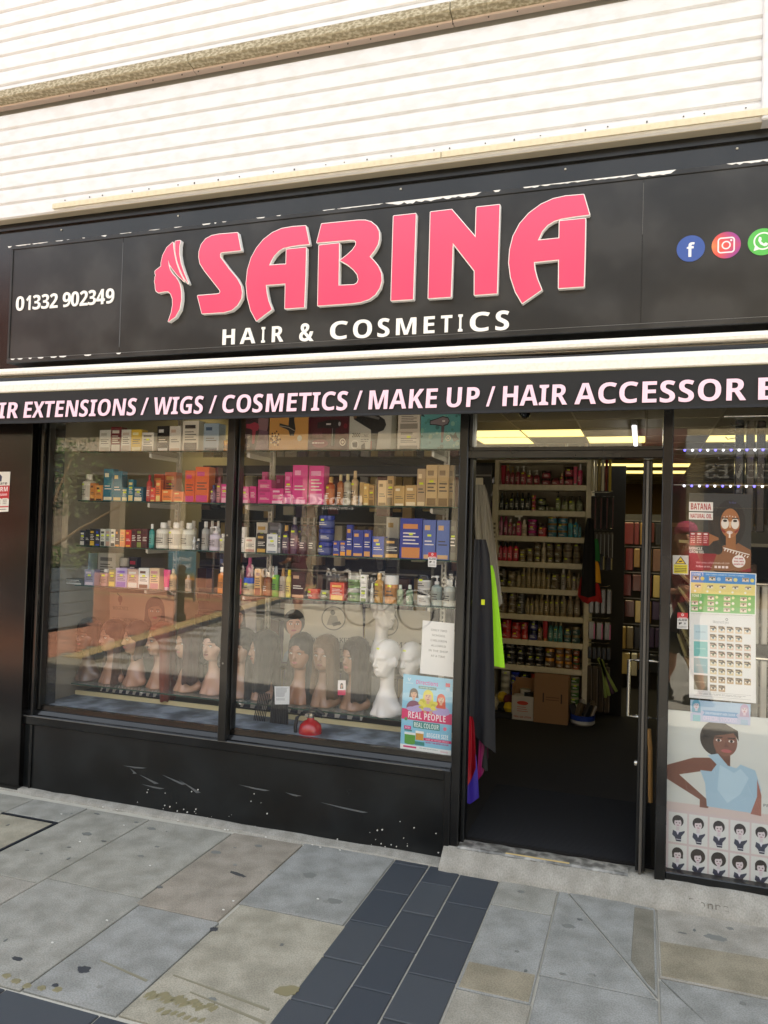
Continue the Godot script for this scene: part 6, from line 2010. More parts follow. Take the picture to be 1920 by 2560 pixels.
# ---------- the shop inside ----------
func make_interior() -> void:
	var fl := struct("shop_floor", boxm(-3.8, 3.6, 0.0, 0.1, -11.9, -0.105), mt("26221f", 0.95, 0.0, {"tex": tex("grit"), "tri": 5.0, "bump": tex("grit"), "depth": 0.3}))
	var wall := mt("8c8474", 0.9)
	var r := struct("interior_wall", boxm(-3.85, -3.81, 0.1, 2.9, -11.9, -0.21), wall)
	part("wall_panel", boxm(3.61, 3.65, 0.1, 2.9, -11.9, -0.21), wall, r)
	part("wall_panel", boxm(-3.8, 3.6, 0.1, 2.9, -11.95, -11.905), mt("7a5f3c", 0.8), r)
	part("wall_rail", boxm(-3.8, 3.6, 1.98, 2.06, -11.9, -11.86), mt("b08a52", 0.6), r)
	part("back_counter", boxm(-1.2, 1.2, 0.1, 1.1, -11.2, -10.6), mt("3a2f28", 0.7), r)
	# entrance mat, ribbed
	var mat_ := thing("entrance_mat", "dark ribbed blue black mat just inside the open doorway", "mat", Vector3(0, 0.1, 0))
	part("mat_base", boxm(-0.875, 0.07, 0.0, 0.006, -1.04, -0.11), mt("1b1d22", 0.95, 0.0, {"tex": tex("grit"), "tri": 9.0, "bump": tex("grit"), "depth": 0.4}), mat_)
	var st := begin()
	for k in 58:
		box(st, Vector3(-0.872, 0.0062, -1.035 + k * 0.016), Vector3(0.068, 0.010, -1.027 + k * 0.016))
	var rb := part("ribs", done(st), mt("23262d", 0.95, 0.0, {"tex": tex("grit"), "tri": 9.0}), mat_)
	rb.set_meta("kind", "stuff")
	# suspended ceiling: tiles in a grid, some of them lit panels
	var ce := struct("shop_ceiling", boxm(-3.8, 3.6, 2.84, 2.86, -11.9, -0.21), mt("6f6a60", 0.9))
	var tile := boxm(-0.294, 0.294, -0.01, 0.01, -0.294, 0.294, 0.003)
	var bar := mt("b3a98f", 0.5)
	var tm := [mt("a8a08e", 0.9, 0.0, {"tex": tex("speck"), "tri": 3.0}), mt("9d9584", 0.9, 0.0, {"tex": tex("speck"), "tri": 3.0}), mt("aea690", 0.9, 0.0, {"tex": tex("speck"), "tri": 3.0})]
	var lit := {"-2 -7": 1, "-1 -7": 1, "0 -8": 1, "-2 -8": 1, "0 -13": 1, "1 -13": 1, "-1 -14": 1, "0 -15": 1, "1 -15": 1, "2 -8": 1, "3 -8": 1, "-5 -4": 1, "3 -4": 1}
	var glow := mt("ffe98a", 0.6, 0.0, {"glow": 0.42})
	for i in range(-6, 6):
		for k in range(-20, 0):
			var x := -0.30 + i * 0.6
			var z := 0.0 + k * 0.6 + 0.2
			if z > -0.5 or z < -11.6:
				continue
			var key := "%d %d" % [i, k]
			if lit.has(key):
				var o := part("light_panel", tile, glow, ce)
				o.position = Vector3(x, 2.80, z)
				var al := AreaLight3D.new()
				al.name = "panel_light"
				al.area_size = Vector2(0.56, 0.56)
				al.light_energy = 0.13
				al.light_color = Color(1.0, 0.92, 0.66)
				al.shadow_enabled = true
				al.rotation.x = -PI / 2
				al.position = Vector3(x, 2.785, z)
				add_child(al)
			else:
				var o := part("ceiling_tile", tile, tm[absi(i * 7 + k * 3) % 3], ce)
				o.position = Vector3(x, 2.80, z)
	for i in range(-6, 7):
		part("grid_bar", boxm(-0.606 + i * 0.6, -0.594 + i * 0.6, 2.783, 2.792, -11.8, -0.3), bar, ce)
	for k in range(-20, 0):
		part("grid_bar", boxm(-3.8, 3.6, 2.783, 2.7915, k * 0.6 + 0.494, k * 0.6 + 0.506), bar, ce)
	# a batten with a bare tube, a dark dome camera
	var bx: float = -.099
	var bt := thing("tube_light", "bare white fluorescent tube on the ceiling above the doorway", "light", Vector3(bx, 2.73, -3.9))
	part("batten", boxm(-0.03, 0.03, 0.01, 0.05, -0.75, 0.75, 0.004), mt("8c877c", 0.5), bt)
	var s2 := begin()
	tube(s2, [Vector3(0, -0.005, -0.72), Vector3(0, -0.005, 0.72)], 0.018, 12)
	part("tube", done(s2), mt("f4f6ff", 0.4, 0.0, {"glow": 1.2}), bt)
	var tl := AreaLight3D.new()
	tl.name = "tube_light_source"
	tl.area_size = Vector2(0.05, 1.4)
	tl.light_energy = 0.10
	tl.light_color = Color(0.95, 0.97, 1.0)
	tl.shadow_enabled = true
	tl.rotation.x = -PI / 2
	tl.position = Vector3(bx, 2.70, -3.9)
	add_child(tl)
	var dome := thing("dome_camera", "small dark dome camera under the ceiling behind the awning edge", "camera", Vector3(-.687, 2.467, -0.6))
	var s3 := begin()
	lathe(s3, [[0, -0.04], [0.02, -0.034], [0.032, -0.018], [0.036, 0], [0.04, 0.004], [0.04, 0.30], [0, 0.30]], 20)
	part("dome", done(s3), mt("101012", 0.15), dome)
	# gondolas along the aisle at the right, seen edge on
	for k in 3:
		var g := thing("aisle_gondola", ["nearest right aisle shelving with white edged shelves beside the open door", "middle right aisle shelving further down the shop", "farthest right aisle shelving near the shop back"][k], "gondola", Vector3(0.55, 0.1, -2.6 - k * 2.7))
		part("spine", boxm(0.24, 0.27, 0, 1.75, -1.25, 1.25), mt("4a463e", 0.8), g)
		for s in 7:
			var y := 0.12 + s * 0.25
			part("shelf", boxm(0.0, 0.24, y - 0.02, y, -1.25, 1.25), mt("8a8678", 0.5), g)
			part("shelf_edge", boxm(-0.012, -0.0005, y - 0.03, y + 0.012, -1.25, 1.25, 0.002), mt("c8c4b8", 0.35, 0.2), g)
			if s < 6:
				var pc := begin()
				var z := -1.22
				while z < 1.15:
					var w := rng.randf_range(0.05, 0.10)
					box(pc, Vector3(0.02, y + 0.001, z), Vector3(0.14, y + rng.randf_range(0.10, 0.2), z + w), 0.006)
					z += w + 0.006
				var o := part("packets", done(pc), mt(["5a3a22", "6a5a3a", "3a2f3a", "5a2420", "4a4a3a", "6a4a2c"][s], 0.3, 0.0, {"coat": 0.4, "tex": tex("stain"), "tri": 3.0}), g)
				o.set_meta("kind", "stuff")
	for k in 3:
		gondola(Vector3(-0.05, 0.1, -4.9 - k * 2.2), 0.5, 1.9, 6, 71 + k, ["narrow packet stand behind the white rack", "second narrow packet stand down the aisle", "third narrow packet stand near the shop back"][k])
	# low aisle goods left of the aisle
	for k in 8:
		var o := goods("box", 0.22, 0.20, ["6a5a44", "8a7a5c", "3a3430", "5a2a24"][k % 4], "8a8270", k)
		o.name = numbered("carton")
		add_child(o, true)
		o.position = Vector3(-0.40 + 0.02 * k, 0.1, -3.75 - 0.55 * k)
		tag(o, "%s nearest low carton lining the left side of the dark aisle" % ORD[k], "carton", "cartons along the aisle")
	var cr := thing("cane_stick", "tan bent cane leaning in the gap beside the right door post", "cane")
	var s4 := begin()
	tube(s4, [Vector3(0.062, 0.34, -0.35), Vector3(0.055, 0.62, -0.36), Vector3(0.045, 0.72, -0.36)], 0.012, 8)
	part("stick", done(s4), mt("9a7440", 0.6), cr)

# ---------- right window ----------
func glass_paper(called: String, label: String, cat: String, q: Array, p: Print, z := -0.068, sag := 0.002) -> Node3D:
	var t := thing(called, label, cat)
	part("paper", warp_sheet(q, z, 0.0012, sag), print_mat(p, 0.4), t)
	return t

func alarm_print(p: Print) -> void:
	p.rect(0, 0, 1, 0.34, "c81f2c")
	p.ell(0.5, 0.13, 0.13, 0.09, "f0d8da")
	p.ell(0.5, 0.13, 0.05, 0.04, "c81f2c")
	p.text("secure", 0.12, 0.88, 0.25, 0.32, "f4e8e8", "b")
	p.text("ALARM", 0.1, 0.9, 0.38, 0.52, "1c1c20", "b")
	p.rect(0.08, 0.57, 0.48, 0.78, "dcdcdc")
	p.rect(0.52, 0.57, 0.92, 0.78, "dcdcdc")
	p.poly([0.14, 0.62, 0.42, 0.6, 0.42, 0.67, 0.28, 0.69, 0.26, 0.75, 0.2, 0.75], "1c1c1c")
	p.ell(0.72, 0.64, 0.05, 0.04, "1c1c1c")
	p.line(0.72, 0.64, 0.72, 0.75, 0.02, "1c1c1c")
	p.lines(0.1, 0.9, 0.83, 0.96, 2, "6a6a6c")

func make_right_window() -> void:
	var zg := -0.068
	# batana poster
	var p := Print.new(self, 320, 416, "2c2c2c")
	p.rect(0, 0.78, 1, 1, "8e1a24")
	p.poly([0.35, 1.0, 0.5, 0.7, 0.72, 0.6, 1.0, 0.72, 1.0, 0.95, 0.8, 1.0], "8a5a38")
	p.ell(0.66, 0.38, 0.25, 0.3, "1a1412")
	for k in 9:
		p.ell(0.38 + 0.012 * k, 0.28 + 0.055 * k, 0.075, 0.07, "241b16")
		p.line(0.32 + 0.02 * k, 0.3, 0.34 + 0.022 * k, 0.78, 0.012, "33261d")
	p.rect(0.60, 0.52, 0.76, 0.72, "9a6438")
	p.ell(0.665, 0.38, 0.155, 0.19, "a86c40")
	p.ell(0.585, 0.385, 0.062, 0.07, "e4ddd4")
	p.ell(0.745, 0.385, 0.062, 0.07, "e4ddd4")
	p.ell(0.585, 0.35, 0.034, 0.016, "2a1a12")
	p.ell(0.745, 0.35, 0.034, 0.016, "2a1a12")
	p.line(0.53, 0.315, 0.63, 0.32, 0.012, "1a100c")
	p.line(0.70, 0.32, 0.80, 0.315, 0.012, "1a100c")
	p.line(0.665, 0.36, 0.665, 0.44, 0.02, "e0b890")
	p.ell(0.66, 0.50, 0.05, 0.022, "d8c4bc")
	p.line(0.66, 0.5, 0.66, 0.57, 0.02, "f0e8e0")
	p.poly([0.53, 0.45, 0.6, 0.49, 0.58, 0.51, 0.52, 0.47], "8a2a24")
	p.poly([0.8, 0.45, 0.73, 0.49, 0.75, 0.51, 0.81, 0.47], "8a2a24")
	for k in 5:
		p.ell(0.57 + 0.045 * k, 0.30 - 0.006 * (2 - absi(k - 2)), 0.008, 0.008, "f0e8e0")
	for k in 9:
		p.line(0.58 + 0.045 * k, 0.74 + 0.01 * k, 0.60 + 0.045 * k, 0.70 + 0.012 * k, 0.013, "f0ece6")
	p.line(0.56, 0.70, 0.98, 0.78, 0.013, "e8e0d8")
	p.poly([0.33, 0.52, 0.48, 0.57, 0.49, 0.6, 0.4, 0.62, 0.33, 0.68], "9a6238")
	p.rect(0.0, 0.115, 0.39, 0.235, "e9e6e2")
	p.text("BATANA", 0.03, 0.36, 0.135, 0.215, "a81e28", "b")
	p.rect(0.0, 0.25, 0.39, 0.345, "e9e6e2")
	p.text("NATURAL OIL", 0.025, 0.37, 0.27, 0.325, "a81e28", "b")
	for k in 3:
		p.rect(0.015 + k * 0.105, 0.51, 0.115 + k * 0.105, 0.68, "a01c28")
		p.ell(0.065 + k * 0.105, 0.53, 0.035, 0.012, "e8d8d8")
		p.lines(0.03 + k * 0.105, 0.1 + k * 0.105, 0.56, 0.66, 4, "d8b8b8", k)
	p.text("MIRACLE", 0.01, 0.22, 0.70, 0.735, "e6e2de", "b")
	p.text("GROW OIL", 0.01, 0.25, 0.745, 0.78, "e6e2de", "b")
	p.text("Visit www.safabeenatural.com", 0.12, 0.66, 0.885, 0.91, "ecdede", "r")
	p.text("Follow us on...", 0.12, 0.38, 0.935, 0.96, "ecdede", "b")
	for k in 4:
		p.rect(0.42 + k * 0.06, 0.935, 0.462 + k * 0.06, 0.965, "ecdede")
	p.ell(0.81, 0.87, 0.105, 0.08, "eee8e4")
	p.text("THE NEW", 0.74, 0.88, 0.825, 0.843, "a01c28", "b")
	p.text("VIRAL HAIR", 0.73, 0.89, 0.86, 0.88, "a01c28", "b")
	p.text("GROWTH OIL", 0.73, 0.89, 0.897, 0.917, "a01c28", "b")
	p.text("Tribe", 0.64, 0.76, 0.1, 0.125, "5a5ab0", "r")
	glass_paper("poster", "dark batana oil poster of a woman with white painted face", "poster", [.208, 1.964, .488, 1.96, .49, 1.587, .213, 1.584], p)
	# contact lens chart
	p = Print.new(self, 320, 208, "f2f4f2")
	p.rect(0.015, 0.02, 0.985, 0.27, "4a8fd0")
	p.rect(0.015, 0.27, 0.985, 0.53, "e8d98a")
	p.rect(0.015, 0.53, 0.985, 0.97, "6fb565")
	p.text("TONE 1", 0.03, 0.2, 0.04, 0.10, "e8f0f6", "b")
	p.text("ONE-TONED COSMETIC CONTACT LENSES", 0.24, 0.82, 0.05, 0.085, "d8e8f4", "b")
	p.text("TONE 3", 0.03, 0.18, 0.55, 0.61, "e8f4e4", "b")
	var eye := func(cx: float, cy: float, s: float, skin: String, iris: String) -> void:
		p.rect(cx - s, cy - s * 0.95, cx + s, cy + s * 0.95, skin)
		p.ell(cx, cy + s * 0.1, s * 0.75, s * 0.42, "f4f0e8")
		p.ell(cx, cy + s * 0.1, s * 0.3, s * 0.4, iris)
		p.ell(cx, cy + s * 0.1, s * 0.12, s * 0.18, "1a1a1a")
		p.line(cx - s * 0.9, cy - s * 0.25, cx + s * 0.9, cy - s * 0.4, s * 0.22, "4a3626")
		p.line(cx - s * 0.8, cy - s * 0.75, cx + s * 0.9, cy - s * 0.7, s * 0.16, "5a4636")
	for k in 4:
		eye.call(0.09 + k * 0.25, 0.16, 0.05, "d8c8b0", ["6a3a2a", "5a6a3a", "6a7a5a", "b09a7a"][k])
		p.ell(0.19 + k * 0.25, 0.17, 0.03, 0.046, ["e0d070", "a8c8e0", "e0d890", "e8d878"][k])
	for k in 5:
		eye.call(0.12 + k * 0.19, 0.36, 0.05, "e4d6a8", "7a8a90")
		p.ell(0.08 + k * 0.19, 0.47, 0.017, 0.026, "f4f4ec")
	for r_ in 3:
		for k in 4:
			if r_ == 0 and k == 0:
				continue
			eye.call(0.08 + k * 0.245, 0.62 + r_ * 0.135, 0.05, "ecdcc8", ["8a6a4a", "7a8a6a", "9a8a5a"][r_])
			p.ell(0.17 + k * 0.245, 0.60 + r_ * 0.135, 0.022, 0.034, ["e8e8b0", "f0f0e8", "e8e4c0"][r_])
	glass_paper("chart", "blue yellow and green contact lens colour chart on the right window", "chart", [.22, 1.58, .515, 1.58, .515, 1.379, .22, 1.374], p, zg + 0.0015)
	# eye shades chart
	p = Print.new(self, 320, 416, "e6e7e6")
	p.text("MesmerEyez", 0.36, 0.6, 0.075, 0.105, "8a8e90", "sr")
	p.ring(0.57, 0.055, 0.02, 0.016, 0.4, "6a7074")
	for k in 4:
		p.rect(0.07, 0.135 + k * 0.196, 0.28, 0.31 + k * 0.196, ["bcd6e0", "74bdbb", "82b0b8", "6a6450"][k])
		p.text(["BLUE EYES", "GREEN EYES", "GREY EYES", "BROWN EYES"][k], 0.10, 0.25, 0.21 + k * 0.196, 0.225 + k * 0.196, ["6a8aa0", "d8f0ec", "d8ecf0", "d8d4c4"][k], "sr")
	for r_ in 8:
		for k in 5:
			if (r_ % 2 == 1 and r_ != 3 and k == 4) or (r_ == 7 and k > 1):
				continue
			var x := 0.365 + k * 0.128
			var y := 0.175 + r_ * 0.098
			var sk: String = ["d8c4a8", "d4bc9c", "d8bfae", "d4b8a4", "d8c8a0", "d4c498", "b0946c", "a88a64"][r_]
			p.rect(x - 0.05, y - 0.037, x + 0.05, y + 0.037, sk)
			p.poly([x - 0.05, y - 0.037, x + 0.02, y - 0.037, x + 0.05, y - 0.01, x + 0.05, y + 0.005, x, y - 0.022, x - 0.05, y - 0.018], "4a3828")
			p.ell(x, y + 0.004, 0.036, 0.016, "f0ece4")
			p.ell(x, y + 0.003, 0.018, 0.016, ["6a8aa0", "7a94a0", "6a9a8a", "7a8a5a", "8a948a", "7a8a84", "6a4a2a", "5a3a22"][r_])
			p.ell(x, y + 0.003, 0.007, 0.007, "181818")
			p.line(x - 0.042, y - 0.006, x + 0.046, y - 0.012, 0.009, "2a1e16")
	p.rect(0.07, 0.915, 0.93, 0.917, "8a8c8e")
	p.rect(0.07, 0.965, 0.93, 0.967, "8a8c8e")
	p.lines(0.15, 0.85, 0.93, 0.955, 2, "a8aaac")
	glass_paper("chart", "white chart of small eye pictures beside teal and brown squares", "chart", [.22, 1.373, .515, 1.377, .523, .962, .227, .961], p, zg - 0.0015, 0.004)
	# banner
	p = Print.new(self, 320, 112, "a8c4dc")
	p.rect(0, 0.5, 1, 1, "b4bcd8")
	p.poly([0.2, 0.45, 0.8, 0.45, 0.76, 0.56, 0.8, 0.7, 0.2, 0.7, 0.24, 0.56], "6a9cc8")
	p.text("SEMI-PERMANENT HAIR COLOUR", 0.25, 0.75, 0.52, 0.63, "d0e4f4", "b")
	p.text("OFFICIAL STOCKIST", 0.22, 0.78, 0.72, 0.92, "dcd0e8", "b")
	p.face(0.1, 0.25, 0.05, "c8c4d0", "5a9cb8", 1.4, 2.8)
	p.face(0.9, 0.28, 0.05, "d8c8d4", "b8a0bc", 1.4, 2.8)
	p.rect(0.04, 0.7, 0.17, 1.0, "7ab8c4")
	p.rect(0.84, 0.75, 0.96, 1.0, "9cb8d0")
	glass_paper("banner", "pale blue banner reading OFFICIAL STOCKIST above the large wig poster", "banner", [.232, .952, .5, .956, .5, .855, .234, .85], p, zg + 0.0015)
	# big wig poster
	p = Print.new(self, 640, 512, "cfd4d0")
	p.rect(0, 0.555, 1, 0.605, "cfc0bc")
	p.rect(0, 0.60, 1, 1, "cdbfc0")
	var cx := 0.265
	p.ell(cx - 0.02, 0.145, 0.083, 0.105, "2a211c")
	p.rect(cx - 0.025, 0.20, cx + 0.045, 0.32, "6a4434")
	p.poly([0.0, 0.335, 0.13, 0.275, 0.21, 0.265, 0.25, 0.29, 0.24, 0.35, 0.19, 0.345, 0.06, 0.385, 0.0, 0.39], "7a5040")
	p.poly([0.0, 0.365, 0.05, 0.375, 0.19, 0.505, 0.215, 0.53, 0.205, 0.565, 0.165, 0.565, 0.165, 0.52, 0.0, 0.42], "7a5040")
	p.poly([0.20, 0.25, 0.25, 0.235, 0.30, 0.30, 0.34, 0.31, 0.36, 0.285, 0.43, 0.31, 0.46, 0.42, 0.44, 0.56, 0.2, 0.555, 0.19, 0.42, 0.165, 0.345, 0.22, 0.345, 0.245, 0.30], "a3c2d6")
	p.poly([0.26, 0.3, 0.33, 0.34, 0.36, 0.31, 0.40, 0.36, 0.36, 0.46, 0.30, 0.52, 0.25, 0.45], "b4d0e0")
	p.poly([0.44, 0.36, 0.46, 0.45, 0.46, 0.57, 0.41, 0.565, 0.44, 0.46], "a06a5c")
	p.ell(cx + 0.02, 0.165, 0.058, 0.082, "7d5242")
	p.poly([cx - 0.075, 0.16, cx - 0.06, 0.08, cx + 0.02, 0.055, cx + 0.08, 0.09, cx + 0.085, 0.15, cx + 0.06, 0.105, cx + 0.01, 0.12, cx - 0.03, 0.13, cx - 0.05, 0.2], "2a211c")
	for e in [-0.012, 0.05]:
		p.ell(cx + e, 0.155, 0.014, 0.008, "ece4dc")
		p.ell(cx + e, 0.155, 0.007, 0.008, "20140f")
		p.line(cx + e - 0.018, 0.138, cx + e + 0.018, 0.136, 0.006, "241812")
	p.poly([cx + 0.022, 0.16, cx + 0.038, 0.192, cx + 0.015, 0.194], "6a4032")
	p.ell(cx + 0.026, 0.215, 0.026, 0.010, "b05a5c")
	p.ring(0.66, 0.12, 0.10, 0.125, 0.1, "8f918e")
	p.poly([0.6, 0.2, 0.63, 0.09, 0.67, 0.07, 0.71, 0.16, 0.72, 0.2], "a4a6a2")
	p.ell(0.665, 0.075, 0.02, 0.028, "4a4846")
	p.poly([0.66, 0.19, 0.72, 0.165, 0.74, 0.19, 0.68, 0.215], "2c2c2a")
	p.text("DRESSMAKER", 0.51, 0.83, 0.275, 0.315, "22242a", "sr")
	p.text("TEMPTATION", 0.56, 0.78, 0.335, 0.355, "5a5c60", "sr")
	p.text("WIG", 0.56, 0.76, 0.375, 0.43, "1c1e24", "sb")
	p.rect(0.51, 0.445, 0.83, 0.475, "181a1e")
	p.text("Bleach - Perm - Dye", 0.53, 0.81, 0.452, 0.468, "e4e6e6", "b")
	p.text("PREMIUM QUALITY 100% HUMAN", 0.47, 0.86, 0.497, 0.513, "4a4e54", "r")
	p.rect(0.575, 0.53, 0.70, 0.80, "1a1b20")
	p.rect(0.575, 0.605, 0.70, 0.71, "c0bad0")
	p.ell(0.635, 0.62, 0.025, 0.03, "e8e4ec")
	p.text("WIG", 0.615, 0.655, 0.655, 0.67, "3a3a48", "sr")
	p.rect(0.59, 0.52, 0.70, 0.545, "c8c4d0")
	p.rect(0.0, 0.60, 0.56, 1.0, "cdbfc0")
	for r_ in 2:
		for k in 7:
			var x0 := 0.012 + k * 0.101
			var y0 := 0.615 + r_ * 0.193
			p.rect(x0, y0, x0 + 0.092, y0 + 0.18, "d6dad8")
			var mx := x0 + 0.046
			var hy := y0 + 0.05
			var big := r_ == 1 and k % 5 in [1, 2, 3]
			p.ell(mx, hy, 0.028 if not big else 0.036, 0.034 if not big else 0.042, "221c1c")
			if r_ == 1:
				p.rect(mx - 0.027, hy, mx + 0.027, hy + 0.028, "221c1c")
			p.ell(mx, hy + 0.012, 0.018, 0.027, "d8cfd4")
			p.poly([mx - 0.02, hy, mx - 0.01, hy - 0.02, mx + 0.02, hy - 0.012, mx + 0.006, hy - 0.004], "221c1c")
			p.ell(mx - 0.007, hy + 0.012, 0.004, 0.002, "2a2020")
			p.ell(mx + 0.008, hy + 0.012, 0.004, 0.002, "2a2020")
			p.ell(mx, hy + 0.026, 0.006, 0.003, "b08090")
			p.rect(mx - 0.008, hy + 0.034, mx + 0.008, hy + 0.055, "cfc6cc")
			p.poly([mx - 0.024, hy + 0.058, mx, hy + 0.07, mx + 0.02, hy + 0.062, mx + 0.034, hy + 0.055, mx + 0.034, hy + 0.064, mx + 0.018, hy + 0.09, mx + 0.016, hy + 0.122, mx - 0.008, hy + 0.122, mx - 0.014, hy + 0.10, mx - 0.028, hy + 0.085], "2a3048")
			p.poly([mx - 0.01, hy + 0.06, mx + 0.008, hy + 0.062, mx, hy + 0.085], "d8d8e4")
			p.rect(mx - 0.009, hy + 0.108, mx + 0.016, hy + 0.112, "d8dce4")
	var bp: Array = [.126, .892, .576, .885, .588, .087, .131, .088]
	var bw := 0.92
	glass_paper("poster", "large wig poster of a woman in pale blue top on right window", "poster", [bp[0] + 0.004, bp[1], bp[0] + bw, bp[1] + 0.01, bp[0] + bw, bp[7] - 0.004, bp[6] + 0.004, bp[7]], p, zg, 0.004)
	# stickers
	p = Print.new(self, 96, 120, "c9cac4")
	p.rect(0.06, 0.48, 0.94, 0.95, "d8cf2c")
	p.poly([0.5, 0.04, 0.86, 0.45, 0.14, 0.45], "1c1c1c")
	p.poly([0.5, 0.1, 0.78, 0.42, 0.22, 0.42], "e6c62a")
	p.poly([0.38, 0.3, 0.6, 0.27, 0.62, 0.33, 0.4, 0.36], "1c1c1c")
	p.text("WARNING", 0.15, 0.85, 0.54, 0.62, "8a7a1c", "b")
	p.lines(0.12, 0.88, 0.68, 0.92, 3, "4a4620", 4)
	glass_paper("sticker", "grey and yellow camera warning sticker on the right window edge", "sticker", [.138, 1.654, .211, 1.655, .212, 1.561, .14, 1.561], p, -0.0655, 0.0)
	p = Print.new(self, 96, 140, "e8e8e6")
	alarm_print(p)
	glass_paper("sticker", "red and white alarm sticker on the right window below warning sticker", "sticker", [.165, 1.373, .213, 1.374, .215, 1.294, .165, 1.294], p, -0.0655, 0.0)
	glass_paper("sticker", "red and white alarm sticker on the display window near its right edge", "sticker", [-1.114, 1.622, -1.067, 1.623, -1.066, 1.543, -1.113, 1.544], p, -0.0655, 0.0)
	# the sign board on the left pilaster
	p = Print.new(self, 160, 200, "e2dfd4")
	p.poly([0.5, 0.05, 0.62, 0.12, 0.6, 0.24, 0.4, 0.24, 0.38, 0.12], "2a3450")
	p.text("secure", 0.12, 0.88, 0.25, 0.32, "3a3434", "b")
	p.rect(0, 0.345, 1, 0.68, "b81c28")
	p.text("ALARM", 0.08, 0.92, 0.375, 0.49, "f0ece8", "b")
	p.text("Extension", 0.1, 0.9, 0.53, 0.60, "f0d8d8", "b")
	for k in 3:
		p.rect(0.06 + k * 0.31, 0.66, 0.32 + k * 0.31, 0.86, "d8d4c8")
		p.lines(0.1 + k * 0.31, 0.28 + k * 0.31, 0.7, 0.82, 3, "7a7670", k)
	p.rect(0, 0.86, 1, 0.89, "b81c28")
	p.lines(0.1, 0.9, 0.93, 0.97, 1, "4a4844")
	var q: Array = [-4.101, 2.045, -3.928, 2.048, -3.931, 1.787, -4.1, 1.778]
	var t := thing("alarm_notice", "white and red alarm notice plate on the left pilaster", "notice")
	part("plate", warp_sheet(q, 0.0335, 0.002, 0.0), print_mat(p, 0.35), t)
	# school notice
	p = Print.new(self, 192, 320, "dedfde")
	var ls := ["ONLY TWO", "SCHOOL", "CHILDREN", "ALLOWED", "IN THE SHOP", "AT A TIME"]
	for k in 6:
		var w: float = [0.25, 0.21, 0.25, 0.23, 0.30, 0.22][k]
		p.text(ls[k], 0.53 - w, 0.53 + w, 0.14 + k * 0.097, 0.178 + k * 0.097, "3c3c40", "r")
	glass_paper("notice", "white paper notice reading ONLY TWO SCHOOL CHILDREN ALLOWED in display window", "notice", [-1.135, 1.25, -.958, 1.244, -.958, .956, -1.143, .961], p, zg, 0.003)
	# hair colour poster
	p = Print.new(self, 256, 384, "8ac8e4")
	p.ell(0.2, 0.3, 0.3, 0.06, "a4d6ec")
	p.ell(0.8, 0.2, 0.25, 0.05, "a4d6ec")
	p.text("Directions", 0.27, 0.71, 0.06, 0.115, "c84a9c", "b")
	p.rect(0.32, 0.135, 0.68, 0.17, "3a7a74")
	p.text("SEMI-PERMANENT HAIR COLOUR", 0.34, 0.66, 0.145, 0.16, "e8f4f0", "b")
	p.text("V", 0.09, 0.16, 0.045, 0.085, "dceef6", "b")
	p.text("vita", 0.06, 0.2, 0.105, 0.12, "dceef6", "r")
	p.rect(0.86, 0.06, 0.95, 0.11, "e05a6a")
	p.ell(0.905, 0.145, 0.04, 0.028, "b8d8ec")
	p.ell(0.24, 0.44, 0.15, 0.10, "8a5068")
	p.face(0.23, 0.255, 0.062, "d8a888", "4a3a32", 0.1, 0.67)
	p.ell(0.8, 0.46, 0.16, 0.1, "b8a8d8")
	p.face(0.78, 0.285, 0.06, "e0b898", "d8502c", 1.9, 0.67)
	p.ell(0.5, 0.48, 0.36, 0.10, "b8a8d8")
	p.face(0.52, 0.27, 0.075, "dcae90", "dcd44a", 1.8, 0.67)
	for k in 10:
		p.ell(0.40 + 0.24 * (k % 2) + 0.03 * sin(k * 2.0), 0.33 + 0.016 * k, 0.05, 0.028, "e6de5a" if k % 3 else "c8c034")
	p.poly([0.0, 0.46, 1.0, 0.46, 1.0, 0.60, 0.0, 0.60], "d8286c")
	p.ell(0.25, 0.455, 0.16, 0.035, "b8a8d8")
	p.ell(0.78, 0.46, 0.17, 0.035, "b8a8d8")
	p.ell(0.47, 0.48, 0.03, 0.03, "d8a488")
	p.ell(0.58, 0.48, 0.03, 0.03, "d8a488")
	p.text("REAL PEOPLE", 0.13, 0.88, 0.49, 0.575, "f6f0f2", "b")
	p.rect(0.24, 0.61, 0.77, 0.70, "3e8a84")
	p.text("REAL COLOUR", 0.26, 0.75, 0.625, 0.688, "eef6f4", "b")
	p.rect(0.06, 0.685, 0.20, 0.73, "c82c74")
	p.text("NEW!", 0.08, 0.18, 0.695, 0.722, "f4e0ea", "b")
	p.rect(0.07, 0.735, 0.22, 0.755, "3e7a74")
	p.rect(0.08, 0.80, 0.29, 0.915, "5aa03a")
	p.ell(0.185, 0.915, 0.105, 0.015, "5aa03a")
	p.rect(0.075, 0.77, 0.295, 0.80, "e8ecec")
	p.rect(0.30, 0.765, 0.455, 0.855, "cf9a3c")
	p.rect(0.295, 0.735, 0.46, 0.768, "f0f0ec")
	p.text("BIGGER SIZE", 0.52, 0.94, 0.745, 0.80, "f2f8fa", "b")
	p.rect(0.46, 0.815, 1.0, 0.85, "cf2a68")
	p.text("SAME 46 INTENSE SHADES", 0.5, 0.95, 0.822, 0.843, "f4dce6", "b")
	p.text("NEARLY 14% MORE COLOUR!", 0.5, 0.95, 0.862, 0.883, "b82c6c", "b")
	p.rect(0.29, 0.875, 0.48, 0.925, "3e8a84")
	p.rect(0, 0.935, 1, 1, "e6ecec")
	p.rect(0.06, 0.95, 0.32, 0.972, "d02c70")
	p.lines(0.38, 0.74, 0.955, 0.97, 1, "8aa0a8")
	p.text("beauty", 0.8, 0.94, 0.955, 0.975, "d87a90", "r")
	p.ell(0.09, 0.595, 0.03, 0.022, "4a9a4a")
	p.ell(0.87, 0.665, 0.035, 0.025, "e87a94")
